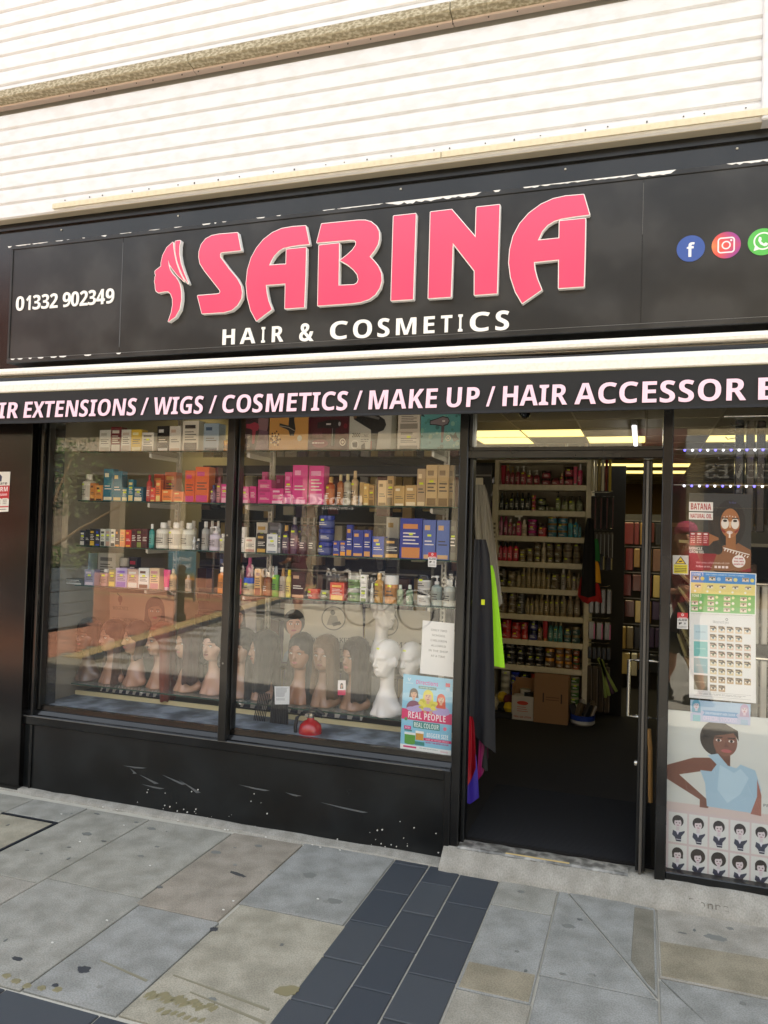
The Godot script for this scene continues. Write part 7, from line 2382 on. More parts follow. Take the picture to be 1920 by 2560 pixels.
	glass_paper("poster", "bright blue hair colour poster reading REAL PEOPLE REAL COLOUR", "poster", [-1.236, .95, -.957, .945, -.957, .537, -1.243, .543], p, zg + 0.002, 0.002)
	# white oval hanger and hanging goods behind the right pane
	var hg := thing("hanging_rail", "chrome rail of dark hair packs hanging at top of right window", "rail")
	var st := begin()
	var hy: float = 2.403
	tube(st, [Vector3(.398, hy, -0.5), Vector3(1.6, hy, -0.5)], 0.008, 8)
	for k in 8:
		var x: float = .441 - 0.012 * k
		tube(st, [Vector3(x + 0.05, hy - 0.02 - k * 0.035, -0.42), Vector3(x, hy - 0.035 - k * 0.035, -0.36), Vector3(x - 0.012, hy - 0.025 - k * 0.035, -0.34)], 0.003, 6)
	part("rail", done(st), mt("c8c6c0", 0.15, 0.9), hg)
	for k in 12:
		var x: float = .477 + k * 0.055
		var o := thing("hair_pack", "%s from left of the long packs hanging at top of right window" % ORD[k], "pack", Vector3(x, hy - 0.62, -0.5 - 0.02 * (k % 3)), "long packs on the right window rail")
		part("pack_body", boxm(-0.022, 0.022, 0, 0.60, -0.01, 0.012, 0.007), mt(["2a2826", "4a4238", "38302a", "5a5448", "3a2018"][k % 5], 0.25, 0.0, {"coat": 0.8}), o)
	var stand := ["row of pale plastic packets hanging at the right of batana poster", "lower row of striped packets hanging behind the right window"]
	for r_ in 2:
		var x0: float = .568
		var sh := thing("packet_rail", stand[r_], "rail", Vector3(x0, [1.5, 1.1][r_], -0.6))
		part("rail", boxm(-0.01, 0.8, 0.0, 0.008, -0.004, 0.004), mt("c8c6c0", 0.2, 0.9), sh)
		for k in 18:
			part("packet", boxm(k * 0.042, k * 0.042 + 0.03, -0.32, -0.005, -0.01, 0.012, 0.005), mt(["9a9a90", "b8b4a8", "7a8a84", "8a5a60", "a8a898", "c0b8b0"][k % 6], 0.3, 0.0, {"coat": 0.5}), sh)
	# fairy lights in two rows
	var fl := thing("fairy_lights", "two rows of blue and white fairy lights inside the right window", "fairy lights")
	var ws := begin()
	for r_ in 2:
		var y: float = [2.199, 2.013][r_]
		var x0: float = .195
		tube(ws, [Vector3(x0 - 0.05, y + 0.006, -0.302), Vector3(x0 + 1.0, y + 0.006, -0.302)], 0.002, 6)
		for k in 14:
			var b := begin()
			lathe(b, [[0, -0.006], [0.005, -0.003], [0.006, 0.001], [0.004, 0.005], [0, 0.006]], 8)
			var o := part("bulb", done(b), mt("6a62ff" if k % 2 == r_ else "f4f4ff", 0.4, 0.0, {"glow": 0.9}), fl)
			o.position = Vector3(x0 + k * 0.037, y, -0.30)
	part("wire", done(ws), mt("d8d8d4", 0.5), fl)

# ---------- mannequin heads ----------
func head_mesh() -> ArrayMesh:
	if shapes.has("head"):
		return shapes["head"]
	var f := func(p: Vector3) -> float:
		var ax := Vector3(absf(p.x), p.y, p.z)
		var d := ell_d(p, Vector3(0, 0.16, -0.012), Vector3(0.071, 0.083, 0.09))
		d = smin(d, cap_d(p, Vector3(0, 0.115, 0.035), Vector3(0, 0.035, 0.058), 0.054, 0.024), 0.03)
		d = smin(d, cap_d(ax, Vector3(0.043, 0.095, 0.035), Vector3(0.022, 0.05, 0.055), 0.026, 0.022), 0.02)
		d = smin(d, cap_d(ax, Vector3(0.055, 0.10, 0.0), Vector3(0.03, 0.032, 0.035), 0.022, 0.018), 0.03)
		d = -smin(-d, ell_d(ax, Vector3(0.030, 0.118, 0.098), Vector3(0.020, 0.012, 0.018)), 0.012)
		d = smin(d, cap_d(p, Vector3(0, 0.128, 0.083), Vector3(0, 0.086, 0.101), 0.007, 0.0095), 0.012)
		d = smin(d, cap_d(ax, Vector3(0.004, 0.082, 0.094), Vector3(0.011, 0.081, 0.087), 0.007, 0.006), 0.008)
		d = smin(d, cap_d(ax, Vector3(0.012, 0.136, 0.080), Vector3(0.05, 0.136, 0.058), 0.008, 0.007), 0.014)
		d = smin(d, cap_d(ax, Vector3(0.004, 0.061, 0.087), Vector3(0.018, 0.058, 0.078), 0.0065, 0.004), 0.006)
		d = smin(d, cap_d(ax, Vector3(0.0, 0.051, 0.085), Vector3(0.014, 0.054, 0.079), 0.007, 0.004), 0.006)
		d = smin(d, ell_d(ax, Vector3(0.075, 0.105, -0.012), Vector3(0.010, 0.030, 0.018)), 0.01)
		d = smin(d, cap_d(p, Vector3(0, 0.06, -0.012), Vector3(0, -0.115, -0.012), 0.044, 0.046), 0.03)
		# shoulders run down to a sloping base
		d = smin(d, cap_d(ax, Vector3(0.0, -0.13, -0.015), Vector3(0.085, -0.19, -0.02), 0.045, 0.040), 0.05)
		d = smin(d, cap_d(ax, Vector3(0.0, -0.15, 0.0), Vector3(0.03, -0.235, 0.035), 0.05, 0.05), 0.05)
		d = maxf(d, -0.232 - p.y + 0.25 * maxf(0.0, p.z - 0.02) * 0.0)
		d = maxf(d, (absf(p.x) * 0.62 - p.y - 0.285) * 0.85)
		return d
	shapes["head"] = nets(f, Vector3(-0.15, -0.245, -0.125), Vector3(0.15, 0.255, 0.13), 0.0055)
	return shapes["head"]

func wig_mesh(kind: String) -> ArrayMesh:
	if shapes.has("wig" + kind):
		return shapes["wig" + kind]
	var ln: float = {"long": -0.22, "bob": -0.01, "side": -0.15, "flow": -0.3}[kind]
	var f := func(p: Vector3) -> float:
		var ax := Vector3(absf(p.x), p.y, p.z)
		var d := ell_d(p, Vector3(0, 0.158, -0.016), Vector3(0.088, 0.098, 0.104))
		d = smin(d, cap_d(ax, Vector3(0.070, 0.12, -0.02), Vector3(0.088, ln, 0.012 if kind != "flow" else -0.02), 0.030, 0.034), 0.03)
		d = smin(d, cap_d(p, Vector3(-0.03, 0.08, -0.075), Vector3(-0.03, ln, -0.085), 0.042, 0.04), 0.04)
		d = smin(d, cap_d(p, Vector3(0.03, 0.08, -0.075), Vector3(0.03, ln, -0.085), 0.042, 0.04), 0.04)
		if kind == "side":
			d = smin(d, cap_d(p, Vector3(0.055, 0.17, 0.05), Vector3(0.085, ln, 0.065), 0.03, 0.036), 0.03)
		if kind == "flow":
			d = smin(d, cap_d(p, Vector3(0.08, 0.1, 0.0), Vector3(0.115, ln, 0.0), 0.035, 0.03), 0.03)
		var face := ell_d(p, Vector3(-0.012 if kind == "side" else 0.0, 0.085, 0.10), Vector3(0.056, 0.090, 0.085))
		d = -smin(-d, face, 0.012)
		var a := atan2(p.x, p.z)
		d -= 0.0022 * sin(a * 46.0 + p.y * 14.0) + 0.0018 * sin(a * 21.0 - p.y * 9.0)
		d = maxf(d, (ln - 0.02 + 0.012 * sin(a * 9.0)) - p.y)
		# the neck stays clear
		d = maxf(d, -(cap_d(p, Vector3(0, 0.1, 0.0), Vector3(0, -0.4, 0.01), 0.047, 0.047)))
		return d
	shapes["wig" + kind] = nets(f, Vector3(-0.165, ln - 0.05, -0.145), Vector3(0.165, 0.275, 0.125), 0.009)
	return shapes["wig" + kind]

func make_heads() -> void:
	var strand := {"tex": tex("strand"), "tri": Vector3(26, 1.6, 26), "world": false, "bump": tex("strand"), "depth": 0.25, "rim": 0.3}
	# px centre, turn, size, wig, wig colour, skin, label
	var list := [
		[-3.708, -0.25, 0.90, "bob", "1a1413", "5a4238", "dark skinned mannequin head with black bob wig, leftmost in display window"],
		[-3.501, -0.45, 0.91, "long", "5a2a1a", "9a7460", "mannequin head with rust brown wig second from left in display window"],
		[-3.306, -0.65, 0.91, "bob", "5c2f24", "a07a66", "mannequin head with auburn bob wig facing left between rust and orange wigs"],
		[-3.112, -0.60, 0.92, "flow", "a8421c", "a07a64", "mannequin head with long bright orange wig in left window"],
		[-2.892, -0.35, 0.92, "side", "5a2c22", "a8846c", "mannequin head with auburn side swept wig right of the orange wig"],
		[-2.69, -0.20, 0.92, "bob", "241a1a", "b08c78", "mannequin head with dark bob wig beside the window mullion"],
		[-2.483, -0.30, 0.92, "long", "151112", "8a6a56", "mannequin head with long black wig just right of the mullion"],
		[-2.326, -0.75, 0.92, "side", "141011", "9a7862", "mannequin head half hidden by straight black side hair"],
		[-2.062, -0.05, 0.92, "long", "1c1614", "8c6248", "tan mannequin head with black centre parted wig facing the street"],
		[-1.891, -0.05, 0.92, "side", "8a6a48", "8a6a54", "mannequin head with straight honey blonde wig in right window"],
		[-1.691, -0.40, 0.92, "side", "3a2a20", "927058", "mannequin head with long brown side wig next to the white heads"]]
	var head := head_mesh()
	for k in list.size():
		var a: Array = list[k]
		var t := thing("mannequin_head", a[6], "mannequin head", Vector3(a[0], 0.622 + 0.232 * a[2], -0.51))
		t.rotation.y = a[1]
		t.scale = Vector3.ONE * a[2]
		face_parts(t, head, a[5], "7a3a34" if k % 2 else "b06a6a", true)
		part("wig", wig_mesh(a[3]), mt(a[4], 0.42, 0.0, strand), t)
	var whites := [[-1.463, 0.62, -0.45, -0.55, 0.96, "bald white mannequin head with yellow sticker in front of white heads"], [-1.343, 0.62, -0.56, -0.35, 0.92, "bald white mannequin head half behind the hair colour poster"], [-1.556, 0.90, -0.64, 1.2, 0.90, "raised white mannequin head looking right above the front white head"]]
	for w in whites:
		var t := thing("mannequin_head", w[5], "mannequin head", Vector3(w[0], w[1] + 0.232 * w[4], w[2]))
		t.rotation.y = w[3]
		t.scale = Vector3.ONE * w[4]
		face_parts(t, head, "dedbd6", "d2cec8", false)
		if w != whites[2]:
			part("price_sticker", boxm(-0.012, 0.012, 0.182, 0.194, 0.062, 0.074), mt("d8e62a", 0.6), t)
	var rs := thing("riser_block", "clear acrylic block lifting the raised white mannequin head", "block", Vector3(-1.556, 0.6235, -0.64))
	part("block_body", boxm(-0.08, 0.08, 0, 0.27, -0.06, 0.06, 0.004), mt("d8dcda", 0.1, 0.0, {"alpha": 0.25}), rs)
	# a long black hair piece hanging over the shelf edge
	var hb := thing("hair_piece", "long straight black hair piece hanging over the head shelf edge", "hair piece", Vector3(-2.114, 0.30, -0.34))
	for k in 9:
		var st := begin()
		var x := -0.06 + k * 0.015
		tube(st, [Vector3(x * 0.6, 0.42, -0.01), Vector3(x * 0.8, 0.30, 0.0), Vector3(x, 0.12, 0.004 * (k % 3)), Vector3(x * 1.1, 0.03 - 0.02 * (k % 2), 0.01)], 0.014, 8, 0.008)
		part("lock", done(st), mt("121012", 0.4, 0.0, strand), hb)
	for k in 7:
		var st := begin()
		var x := -0.10 - k * 0.012
		tube(st, [Vector3(x + 0.03, 0.40, 0.0), Vector3(x, 0.24, 0.0), Vector3(x - 0.01, 0.10 + 0.03 * (k % 3), 0.01)], 0.004, 6, 0.002)
		part("braid", done(st), mt("100e10", 0.5), hb)

func face_parts(t: Node3D, head: Mesh, skin: String, lip: String, painted: bool) -> void:
	part("bust", head, mt(skin, 0.32, 0.0, {"coat": 0.35}), t)
	if not painted:
		return
	for s in [-1.0, 1.0]:
		var st := begin()
		lathe(st, [[0, -0.011], [0.008, -0.008], [0.012, 0.0], [0.008, 0.008], [0, 0.011]], 14)
		var e := part("eye", done(st), mt("d8d4cc", 0.2), t)
		e.position = Vector3(s * 0.030, 0.117, 0.0725)
		e.scale = Vector3(1.15, 0.62, 0.9)
		st = begin()
		tube(st, [Vector3(s * 0.016, 0.1235, 0.0835), Vector3(s * 0.030, 0.1265, 0.084), Vector3(s * 0.045, 0.122, 0.0765)], 0.0022, 6)
		part("lash", done(st), mt("1a1412", 0.6), t)
		st = begin()
		tube(st, [Vector3(s * 0.014, 0.142, 0.0875), Vector3(s * 0.034, 0.147, 0.079), Vector3(s * 0.052, 0.140, 0.066)], 0.0022, 6)
		part("brow", done(st), mt("3a2a22", 0.7), t)
		st = begin()
		lathe(st, [[0, -0.004], [0.0045, 0], [0, 0.004]], 10)
		var i := part("iris", done(st), mt("3a2a20", 0.2), t)
		i.position = Vector3(s * 0.0305, 0.1165, 0.0830)
		i.scale = Vector3(1, 1, 0.5)
	var l := begin()
	tube(l, [Vector3(-0.019, 0.057, 0.0815), Vector3(-0.007, 0.0605, 0.0925), Vector3(0, 0.0595, 0.0935), Vector3(0.007, 0.0605, 0.0925), Vector3(0.019, 0.057, 0.0815)], 0.0030, 8)
	tube(l, [Vector3(-0.015, 0.0545, 0.083), Vector3(0, 0.051, 0.0915), Vector3(0.015, 0.0545, 0.083)], 0.0034, 8)
	part("lips", done(l), mt(lip, 0.3), t)

# ---------- the far side of the square, seen in the glass ----------
func back_word(s: String, kind: String, x0: float, x1: float, y0: float, y1: float, z: float, m: Material, parent: Node3D) -> void:
	# lettering that faces the shop: reads from +x to -x
	var n := Node3D.new()
	n.name = "lettering"
	parent.add_child(n, true)
	n.rotation.y = PI
	word(s, kind, -x1, -x0, y0, y1, -z, -z + 0.03, m, n)

func make_street() -> void:
	var stone_ := stone("b3a58a")
	var dark := mt("14161a", 0.15)
	var navy := mt("141c34", 0.4)
	# cafe
	var cf := thing("cafe_building", "pale stone cafe with navy shop front across the square", "building")
	var z := 18.0
	part("upper_wall", boxm(-20, -0.2, 4.4, 10.5, z, z + 8), stone_, cf)
	part("shop_wall", boxm(-20, -0.2, 0, 4.2, z + 0.6, z + 8), mt("2a2c30", 0.6), cf)
	part("cornice", boxm(-20.2, -0.1, 4.2, 4.5, z - 0.35, z + 0.6), mt("d8ccb0", 0.7), cf)
	part("fascia", boxm(-20, -0.3, 3.4, 4.19, z - 0.05, z + 0.59), mt("6a675f", 0.7), cf)
	for k in 9:
		part("pier", boxm(-19.9 + k * 2.42, -19.5 + k * 2.42, 0.0, 3.39, z, z + 0.5), stone_, cf)
		if k < 8:
			part("window", boxm(-19.49 + k * 2.42, -17.49 + k * 2.42, 0.6, 3.3, z + 0.3, z + 0.34), dark, cf)
			part("riser", boxm(-19.49 + k * 2.42, -17.49 + k * 2.42, 0.0, 0.59, z + 0.1, z + 0.4), navy, cf)
		for r_ in 2:
			var w := part("window", boxm(-19.2 + k * 2.42, -18.0 + k * 2.42, 5.3 + r_ * 2.6, 7.0 + r_ * 2.6, z - 0.03, z + 0.02), dark, cf)
			part("window_sill", boxm(-19.3 + k * 2.42, -17.9 + k * 2.42, 5.18 + r_ * 2.6, 5.29 + r_ * 2.6, z - 0.12, z + 0.02), mt("d8ccb0", 0.7), w)
	var cream := mt("f0ece2", 0.5)
	var tx: Array = [-11.041, 2.627, -8.193, 2.669]
	back_word("BookCafé", "b", tx[0], tx[2], 2.499, 2.799, z - 0.05, cream, cf)
	back_word("The", "r", -8.686, -8.396, 2.862, 2.96, z - 0.05, cream, cf)
	back_word("In The QUARTER", "r", -9.514, -8.486, 2.359, 2.446, z - 0.05, cream, cf)
	# maroon shop and the dry cleaner
	var mr := thing("maroon_shop", "narrow maroon shop front left of the dry cleaner", "building")
	part("wall", boxm(-0.19, 1.05, 0, 10, z, z + 8), mt("5a1c22", 0.5), mr)
	part("window", boxm(0.0, 0.9, 0.8, 3.0, z - 0.03, z + 0.02), mt("2a1418", 0.15), mr)
	part("fascia", boxm(-0.18, 1.0, 3.3, 4.0, z - 0.1, z), mt("6a1a26", 0.4), mr)
	var dc := thing("dry_cleaner", "dry cleaner with grey fascia and charcoal lettered sign across the square", "building")
	part("wall", boxm(1.06, 9.0, 0, 10, z + 0.02, z + 8), stone("c8b48c"), dc)
	part("canopy", boxm(1.0, 9.0, 3.95, 4.45, z - 0.8, z + 0.01), mt("9a9c9e", 0.5), dc)
	part("sign_panel", boxm(1.5, 8.8, 2.62, 3.94, z - 0.1, z + 0.01), mt("262b38", 0.4), dc)
	part("shop_window", boxm(1.5, 8.8, 0.4, 2.6, z - 0.04, z + 0.01), dark, dc)
	var rx: Array = [1.502, 3.607, 1.854, 3.608, 2.183, 3.609]
	var cw: float = (rx[4] - rx[0]) / 2.0
	back_word("REEVES", "sb", rx[0], rx[0] + cw * 6.0, 3.396, 3.767, z - 0.1, mt("d8d6ce", 0.5), dc)
	back_word("REPAIRS - DRY CLEANING", "b", rx[0] - 0.03, rx[0] + cw * 5.2, 3.131, 3.269, z - 0.1, mt("d8b02c", 0.5), dc)
	# brick house at the far left with a white framed window
	var bh := thing("brick_house", "red brick building with white framed window left of the cafe", "building")
	part("wall", boxm(-34, -20.3, 0, 11, z, z + 8), mt("8a4a38", 0.9), bh)
	var br := MultiMeshInstance3D.new()
	br.name = "brick_courses"
	br.set_meta("kind", "stuff")
	var mm := MultiMesh.new()
	mm.transform_format = MultiMesh.TRANSFORM_3D
	mm.use_colors = true
	mm.mesh = boxm(-0.105, 0.105, -0.0325, 0.0325, -0.02, 0.02, 0.004)
	mm.instance_count = 60 * 60
	for i in 3600:
		mm.set_instance_transform(i, Transform3D(Basis(), Vector3(-34 + (i % 60) * 0.225 + 0.11 * ((i / 60) % 2) + 0.1, 2.6 + (i / 60) * 0.075, z - 0.005)))
		var v := rng.randf_range(0.7, 1.15)
		mm.set_instance_color(i, Color(0.33 * v, 0.125 * v, 0.08 * v))
	br.multimesh = mm
	br.material_override = mt("ffffff", 0.9, 0.0, {"vc": true})
	bh.add_child(br)
	part("string_course", boxm(-34, -20.3, 4.3, 4.6, z - 0.2, z), mt("e0d6bc", 0.7), bh)
	var ww := part("window", boxm(-22.6, -20.9, 4.9, 7.0, z - 0.06, z - 0.03), dark, bh)
	for s in [[-22.75, -22.6, 4.75, 7.1], [-20.9, -20.75, 4.75, 7.1]]:
		part("window_frame", boxm(s[0], s[1], s[2], s[3], z - 0.14, z - 0.03), mt("e6e0d0", 0.6), ww)
	part("window_frame", boxm(-22.6, -20.9, 4.75, 4.9, z - 0.16, z - 0.03), mt("e6e0d0", 0.6), ww)
	var rw := thing("right_row", "pale rendered row of shops beyond the dry cleaner", "building")
	part("wall", boxm(9.05, 30, 0, 10, z, z + 8), stone("b8a888"), rw)
	for k in 6:
		part("window", boxm(10 + k * 3.2, 12.2 + k * 3.2, 0.5, 3.0, z - 0.03, z + 0.02), dark, rw)
	# slate boarded planter with a shrub, bollard, bench, cycle, cafe screens and chairs
	var pl := thing("planter", "tall slate grey boarded planter standing on the clay pavers", "planter", Vector3(-9.35, 0, 6.0))
	var sl := [mt("5d6a70", 0.7, 0.0, {"tex": tex("speck"), "tri": 2.0}), mt("56636a", 0.7, 0.0, {"tex": tex("speck"), "tri": 2.0})]
	for k in 5:
		part("plank", boxm(0.62, 0.66, 0.06 + k * 0.19, 0.24 + k * 0.19, -0.55, 0.55, 0.006), sl[k % 2], pl)
		part("plank", boxm(-0.66, 0.619, 0.06 + k * 0.19, 0.24 + k * 0.19, -0.59, -0.55, 0.006), sl[k % 2], pl)
		part("plank", boxm(-0.66, 0.619, 0.06 + k * 0.19, 0.24 + k * 0.19, 0.55, 0.59, 0.006), sl[k % 2], pl)
	part("soil", boxm(-0.64, 0.61, 0.05, 0.93, -0.54, 0.54), mt("2a2018", 1.0), pl)
	var sh := thing("shrub", "tall loose green shrub with bare forked stems in the planter", "shrub", Vector3(-9.35, 0.93, 6.0))
	var st := begin()
	tube(st, [Vector3(0, 0, 0), Vector3(0.15, 0.6, -0.1), Vector3(0.5, 1.3, -0.2), Vector3(0.7, 1.9, -0.1)], 0.035, 8, 0.012)
	tube(st, [Vector3(0.1, 0.3, 0), Vector3(0.7, 0.7, 0.1), Vector3(1.5, 1.1, 0.1)], 0.03, 8, 0.01)
	tube(st, [Vector3(0, 0.2, 0.1), Vector3(-0.2, 1.0, 0.2), Vector3(-0.1, 2.0, 0.1)], 0.03, 8, 0.01)
	part("stem", done(st), mt("a08a68", 0.8), sh)
	var lf := begin()
	lf.set_smooth_group(-1)
	var lr := RandomNumberGenerator.new()
	lr.seed = 91
	for k in 3400:
		var c := Vector3(lr.randfn(0.15, 0.42), lr.randf_range(0.9, 2.75), lr.randfn(0.0, 0.42)) if k % 5 else Vector3(lr.randf_range(-0.6, 0.8), lr.randf_range(0.0, 0.45), lr.randf_range(-0.55, 0.55))
		if sin(c.x * 5.0) + sin(c.y * 4.0 + 1.0) + sin(c.z * 5.0) < -0.35:
			continue
		var b := Basis.from_euler(Vector3(lr.randf() * 6.0, lr.randf() * 6.0, lr.randf() * 6.0)).scaled(Vector3.ONE * lr.randf_range(0.6, 1.3))
		var a := [c + b * Vector3(-0.05, 0, 0), c + b * Vector3(0, 0.022, 0.006), c + b * Vector3(0.055, 0, 0), c + b * Vector3(0, -0.022, 0.006)]
		quad(lf, a[0], a[1], a[2], a[3], c - b * Vector3(0, 0, 1))
	var fo := part("foliage", done(lf), mt("51692a", 0.55, 0.0, {"back": 0.5}), sh)
	fo.set_meta("kind", "stuff")
	var bo := thing("bollard", "black cast bollard with ringed neck standing in the square", "bollard", Vector3(-7.94, 0, 7.96))
	st = begin()
	lathe(st, [[0.11, 0], [0.11, 0.1], [0.075, 0.14], [0.07, 0.78], [0.09, 0.80], [0.09, 0.84], [0.06, 0.87], [0.085, 0.93], [0.07, 1.0], [0, 1.03]], 18)
	part("shaft", done(st), mt("17181a", 0.35), bo)
	for k in 3:
		var x := -9.4 + k * 2.9
		var sc := thing("cafe_screen", ["navy cafe windbreak at the left of the cafe seats", "navy cafe windbreak in the middle of the cafe seats", "navy cafe windbreak behind the parked bicycle"][k], "windbreak", Vector3(x, 0, 13.2))
		part("banner", boxm(-1.0, 1.0, 0.18, 1.05, -0.01, 0.01), navy, sc)
		for s in [-1.03, 1.03]:
			part("post", boxm(s - 0.025, s + 0.025, 0, 1.1, -0.025, 0.025), mt("a8a8a4", 0.3, 0.8), sc)
		part("top_rail", boxm(-1.0, 1.0, 1.055, 1.09, -0.015, 0.015), mt("a8a8a4", 0.3, 0.8), sc)
		back_word("Book Café", "b", -0.8, 0.7, 0.5, 0.78, -0.012, cream, sc)
	var ab := thing("menu_board", "sunset printed summer specials board on the pavers before cafe", "sign board", Vector3(-9.931, 0, 11.0))
	var pb := Print.new(self, 160, 240, "2f8aa8")
	for k in 10:
		pb.rect(0, 0.42 + k * 0.02, 1, 0.45 + k * 0.02, Color("2f8aa8").lerp(Color("f09a3a"), k / 9.0).to_html(false))
	pb.rect(0, 0.62, 1, 1, "5a4a48")
	pb.ell(0.45, 0.62, 0.06, 0.03, "ffe08a")
	pb.ell(0.3, 0.84, 0.2, 0.07, "e8dcc8")
	pb.ell(0.72, 0.88, 0.2, 0.07, "e8dcc8")
	pb.ell(0.3, 0.83, 0.14, 0.05, "8a6a3a")
	pb.ell(0.72, 0.87, 0.14, 0.05, "6a3a2a")
	pb.text("Summer", 0.15, 0.85, 0.12, 0.22, "eaf2f4", "b")
	pb.text("Specials", 0.18, 0.8, 0.26, 0.35, "eaf2f4", "b")
	var bs := part("board", sheet(-0.36, 0.36, 0.1, 1.15, -0.01, 0.01), print_mat(pb), ab)
	bs.rotation.y = PI
	for s in [-0.33, 0.33]:
		part("leg", boxm(s - 0.02, s + 0.02, 0, 0.12, 0.02, 0.06), mt("8a8a88", 0.4, 0.6), ab)
	for k in 2:
		chair(Vector3(-6.081 + k * 0.75, 0, 11.5 - 0.2 * k), 0.6 + k, ["shiny aluminium cafe chair behind the bending waiter", "shiny aluminium cafe chair next to the bicycle"][k])
	var tb := thing("cafe_table", "round steel cafe table between the aluminium chairs", "table", Vector3(-6.437, 0, 11.2))
	st = begin()
	lathe(st, [[0, 0.70], [0.34, 0.70], [0.35, 0.72], [0, 0.725]], 28)
	part("table_top", done(st), mt("b8b8b6", 0.2, 0.9), tb)
	st = begin()
	lathe(st, [[0.22, 0], [0.2, 0.02], [0.03, 0.05], [0.03, 0.7]], 16)
	part("stem", done(st), mt("8a8a88", 0.3, 0.8), tb)
	bicycle(Vector3(-4.318, 0, 9.0))

func chair(at: Vector3, turn: float, label: String) -> void:
	var t := thing("cafe_chair", label, "chair", at, "aluminium cafe chairs")
	t.rotation.y = turn
	var m := mt("c4c4c2", 0.2, 0.9)
	for s in [-0.22, 0.22]:
		for f in [-0.22, 0.22]:
			var st := begin()
			tube(st, [Vector3(s, 0, f), Vector3(s, 0.44 if f > 0 else 0.86, f * (1.0 if f > 0 else 1.15))], 0.013, 8)
			part("leg", done(st), m, t)
		var a := begin()
		tube(a, [Vector3(s, 0.44, 0.22), Vector3(s * 1.1, 0.66, 0.2), Vector3(s * 1.1, 0.68, 0.0), Vector3(s, 0.66, -0.24)], 0.013, 8)
		part("arm", done(a), m, t)
	for k in 6:
		part("slat", boxm(-0.21, 0.21, 0.435, 0.445, -0.2 + k * 0.07, -0.15 + k * 0.07), m, t)
	for k in 4:
		part("slat", boxm(-0.21, 0.21, 0.55 + k * 0.08, 0.59 + k * 0.08, -0.25, -0.24), m, t)

func bicycle(at: Vector3) -> void:
	var t := thing("bicycle", "black road bicycle with white mudguards leaning before the cafe screens", "bicycle", at)
	var blk := mt("15151a", 0.3)
	for s in [-0.52, 0.52]:
		var w := Node3D.new()
		w.name = "wheel"
		t.add_child(w, true)
		w.position = Vector3(s, 0.34, 0)
		var ty := begin()
		var rim := begin()
		var sp := begin()
		var c := []
		var c2 := []
		for k in 33:
			c.append(Vector3(cos(TAU * k / 32) * 0.33, sin(TAU * k / 32) * 0.33, 0))
			c2.append(Vector3(cos(TAU * k / 32) * 0.312, sin(TAU * k / 32) * 0.312, 0))
		tube(ty, c, 0.014, 6)
		tube(rim, c2, 0.007, 6)
		for k in 16:
			tube(sp, [Vector3.ZERO, Vector3(cos(TAU * k / 16) * 0.31, sin(TAU * k / 16) * 0.31, 0)], 0.0015, 4)
		part("tyre", done(ty), mt("18181a", 0.7), w)
		part("rim", done(rim), mt("b8b8b8", 0.2, 0.9), w)
		part("spokes", done(sp), mt("b8b8b8", 0.3, 0.9), w)
		var mg := begin()
		var c3 := []
		for k in 9:
			var a := lerpf(0.25, 0.85, k / 8.0) * PI
			c3.append(Vector3(s + cos(a) * 0.36, 0.34 + sin(a) * 0.36, 0))
		tube(mg, c3, 0.016, 6)
		part("mudguard", done(mg), mt("d8d8d6", 0.3), t)
	var fr := begin()
	var bb := Vector3(-0.08, 0.30, 0)
	var seat := Vector3(-0.22, 0.82, 0)
	var hd := Vector3(0.36, 0.80, 0)
	for l in [[bb, seat], [seat, hd], [bb, hd + Vector3(0.02, -0.08, 0)], [bb, Vector3(-0.52, 0.34, 0)], [Vector3(-0.52, 0.34, 0), seat], [hd + Vector3(-0.02, 0.08, 0), Vector3(0.52, 0.34, 0)]]:
		tube(fr, l, 0.015, 8)
	part("frame", done(fr), blk, t)
	var sd := begin()
	box(sd, Vector3(-0.36, 0.90, -0.06), Vector3(-0.12, 0.94, 0.06), 0.02)
	tube(sd, [seat, Vector3(-0.24, 0.9, 0)], 0.012, 8)
	part("saddle", done(sd), blk, t)
	var hb := begin()
	tube(hb, [hd, Vector3(0.34, 0.95, 0)], 0.012, 8)
	tube(hb, [Vector3(0.44, 0.88, -0.2), Vector3(0.46, 0.97, -0.18), Vector3(0.36, 0.97, 0), Vector3(0.46, 0.97, 0.18), Vector3(0.44, 0.88, 0.2)], 0.012, 8)
	part("handlebar", done(hb), blk, t)
	var pd := begin()
	tube(pd, [bb + Vector3(0, 0, 0.05), bb + Vector3(0.08, -0.14, 0.06)], 0.01, 6)
	tube(pd, [bb + Vector3(0, 0, -0.05), bb + Vector3(-0.08, 0.14, -0.06)], 0.01, 6)
	part("crank", done(pd), mt("a8a8a8", 0.3, 0.8), t)

# ---------- people seen in the glass ----------
func chain_d(p: Vector3, list: Array, k: float) -> float:
	var d := 1e9
	for c in list:
		d = smin(d, cap_d(p, c[0], c[1], c[2], c[3]), k)
	return d

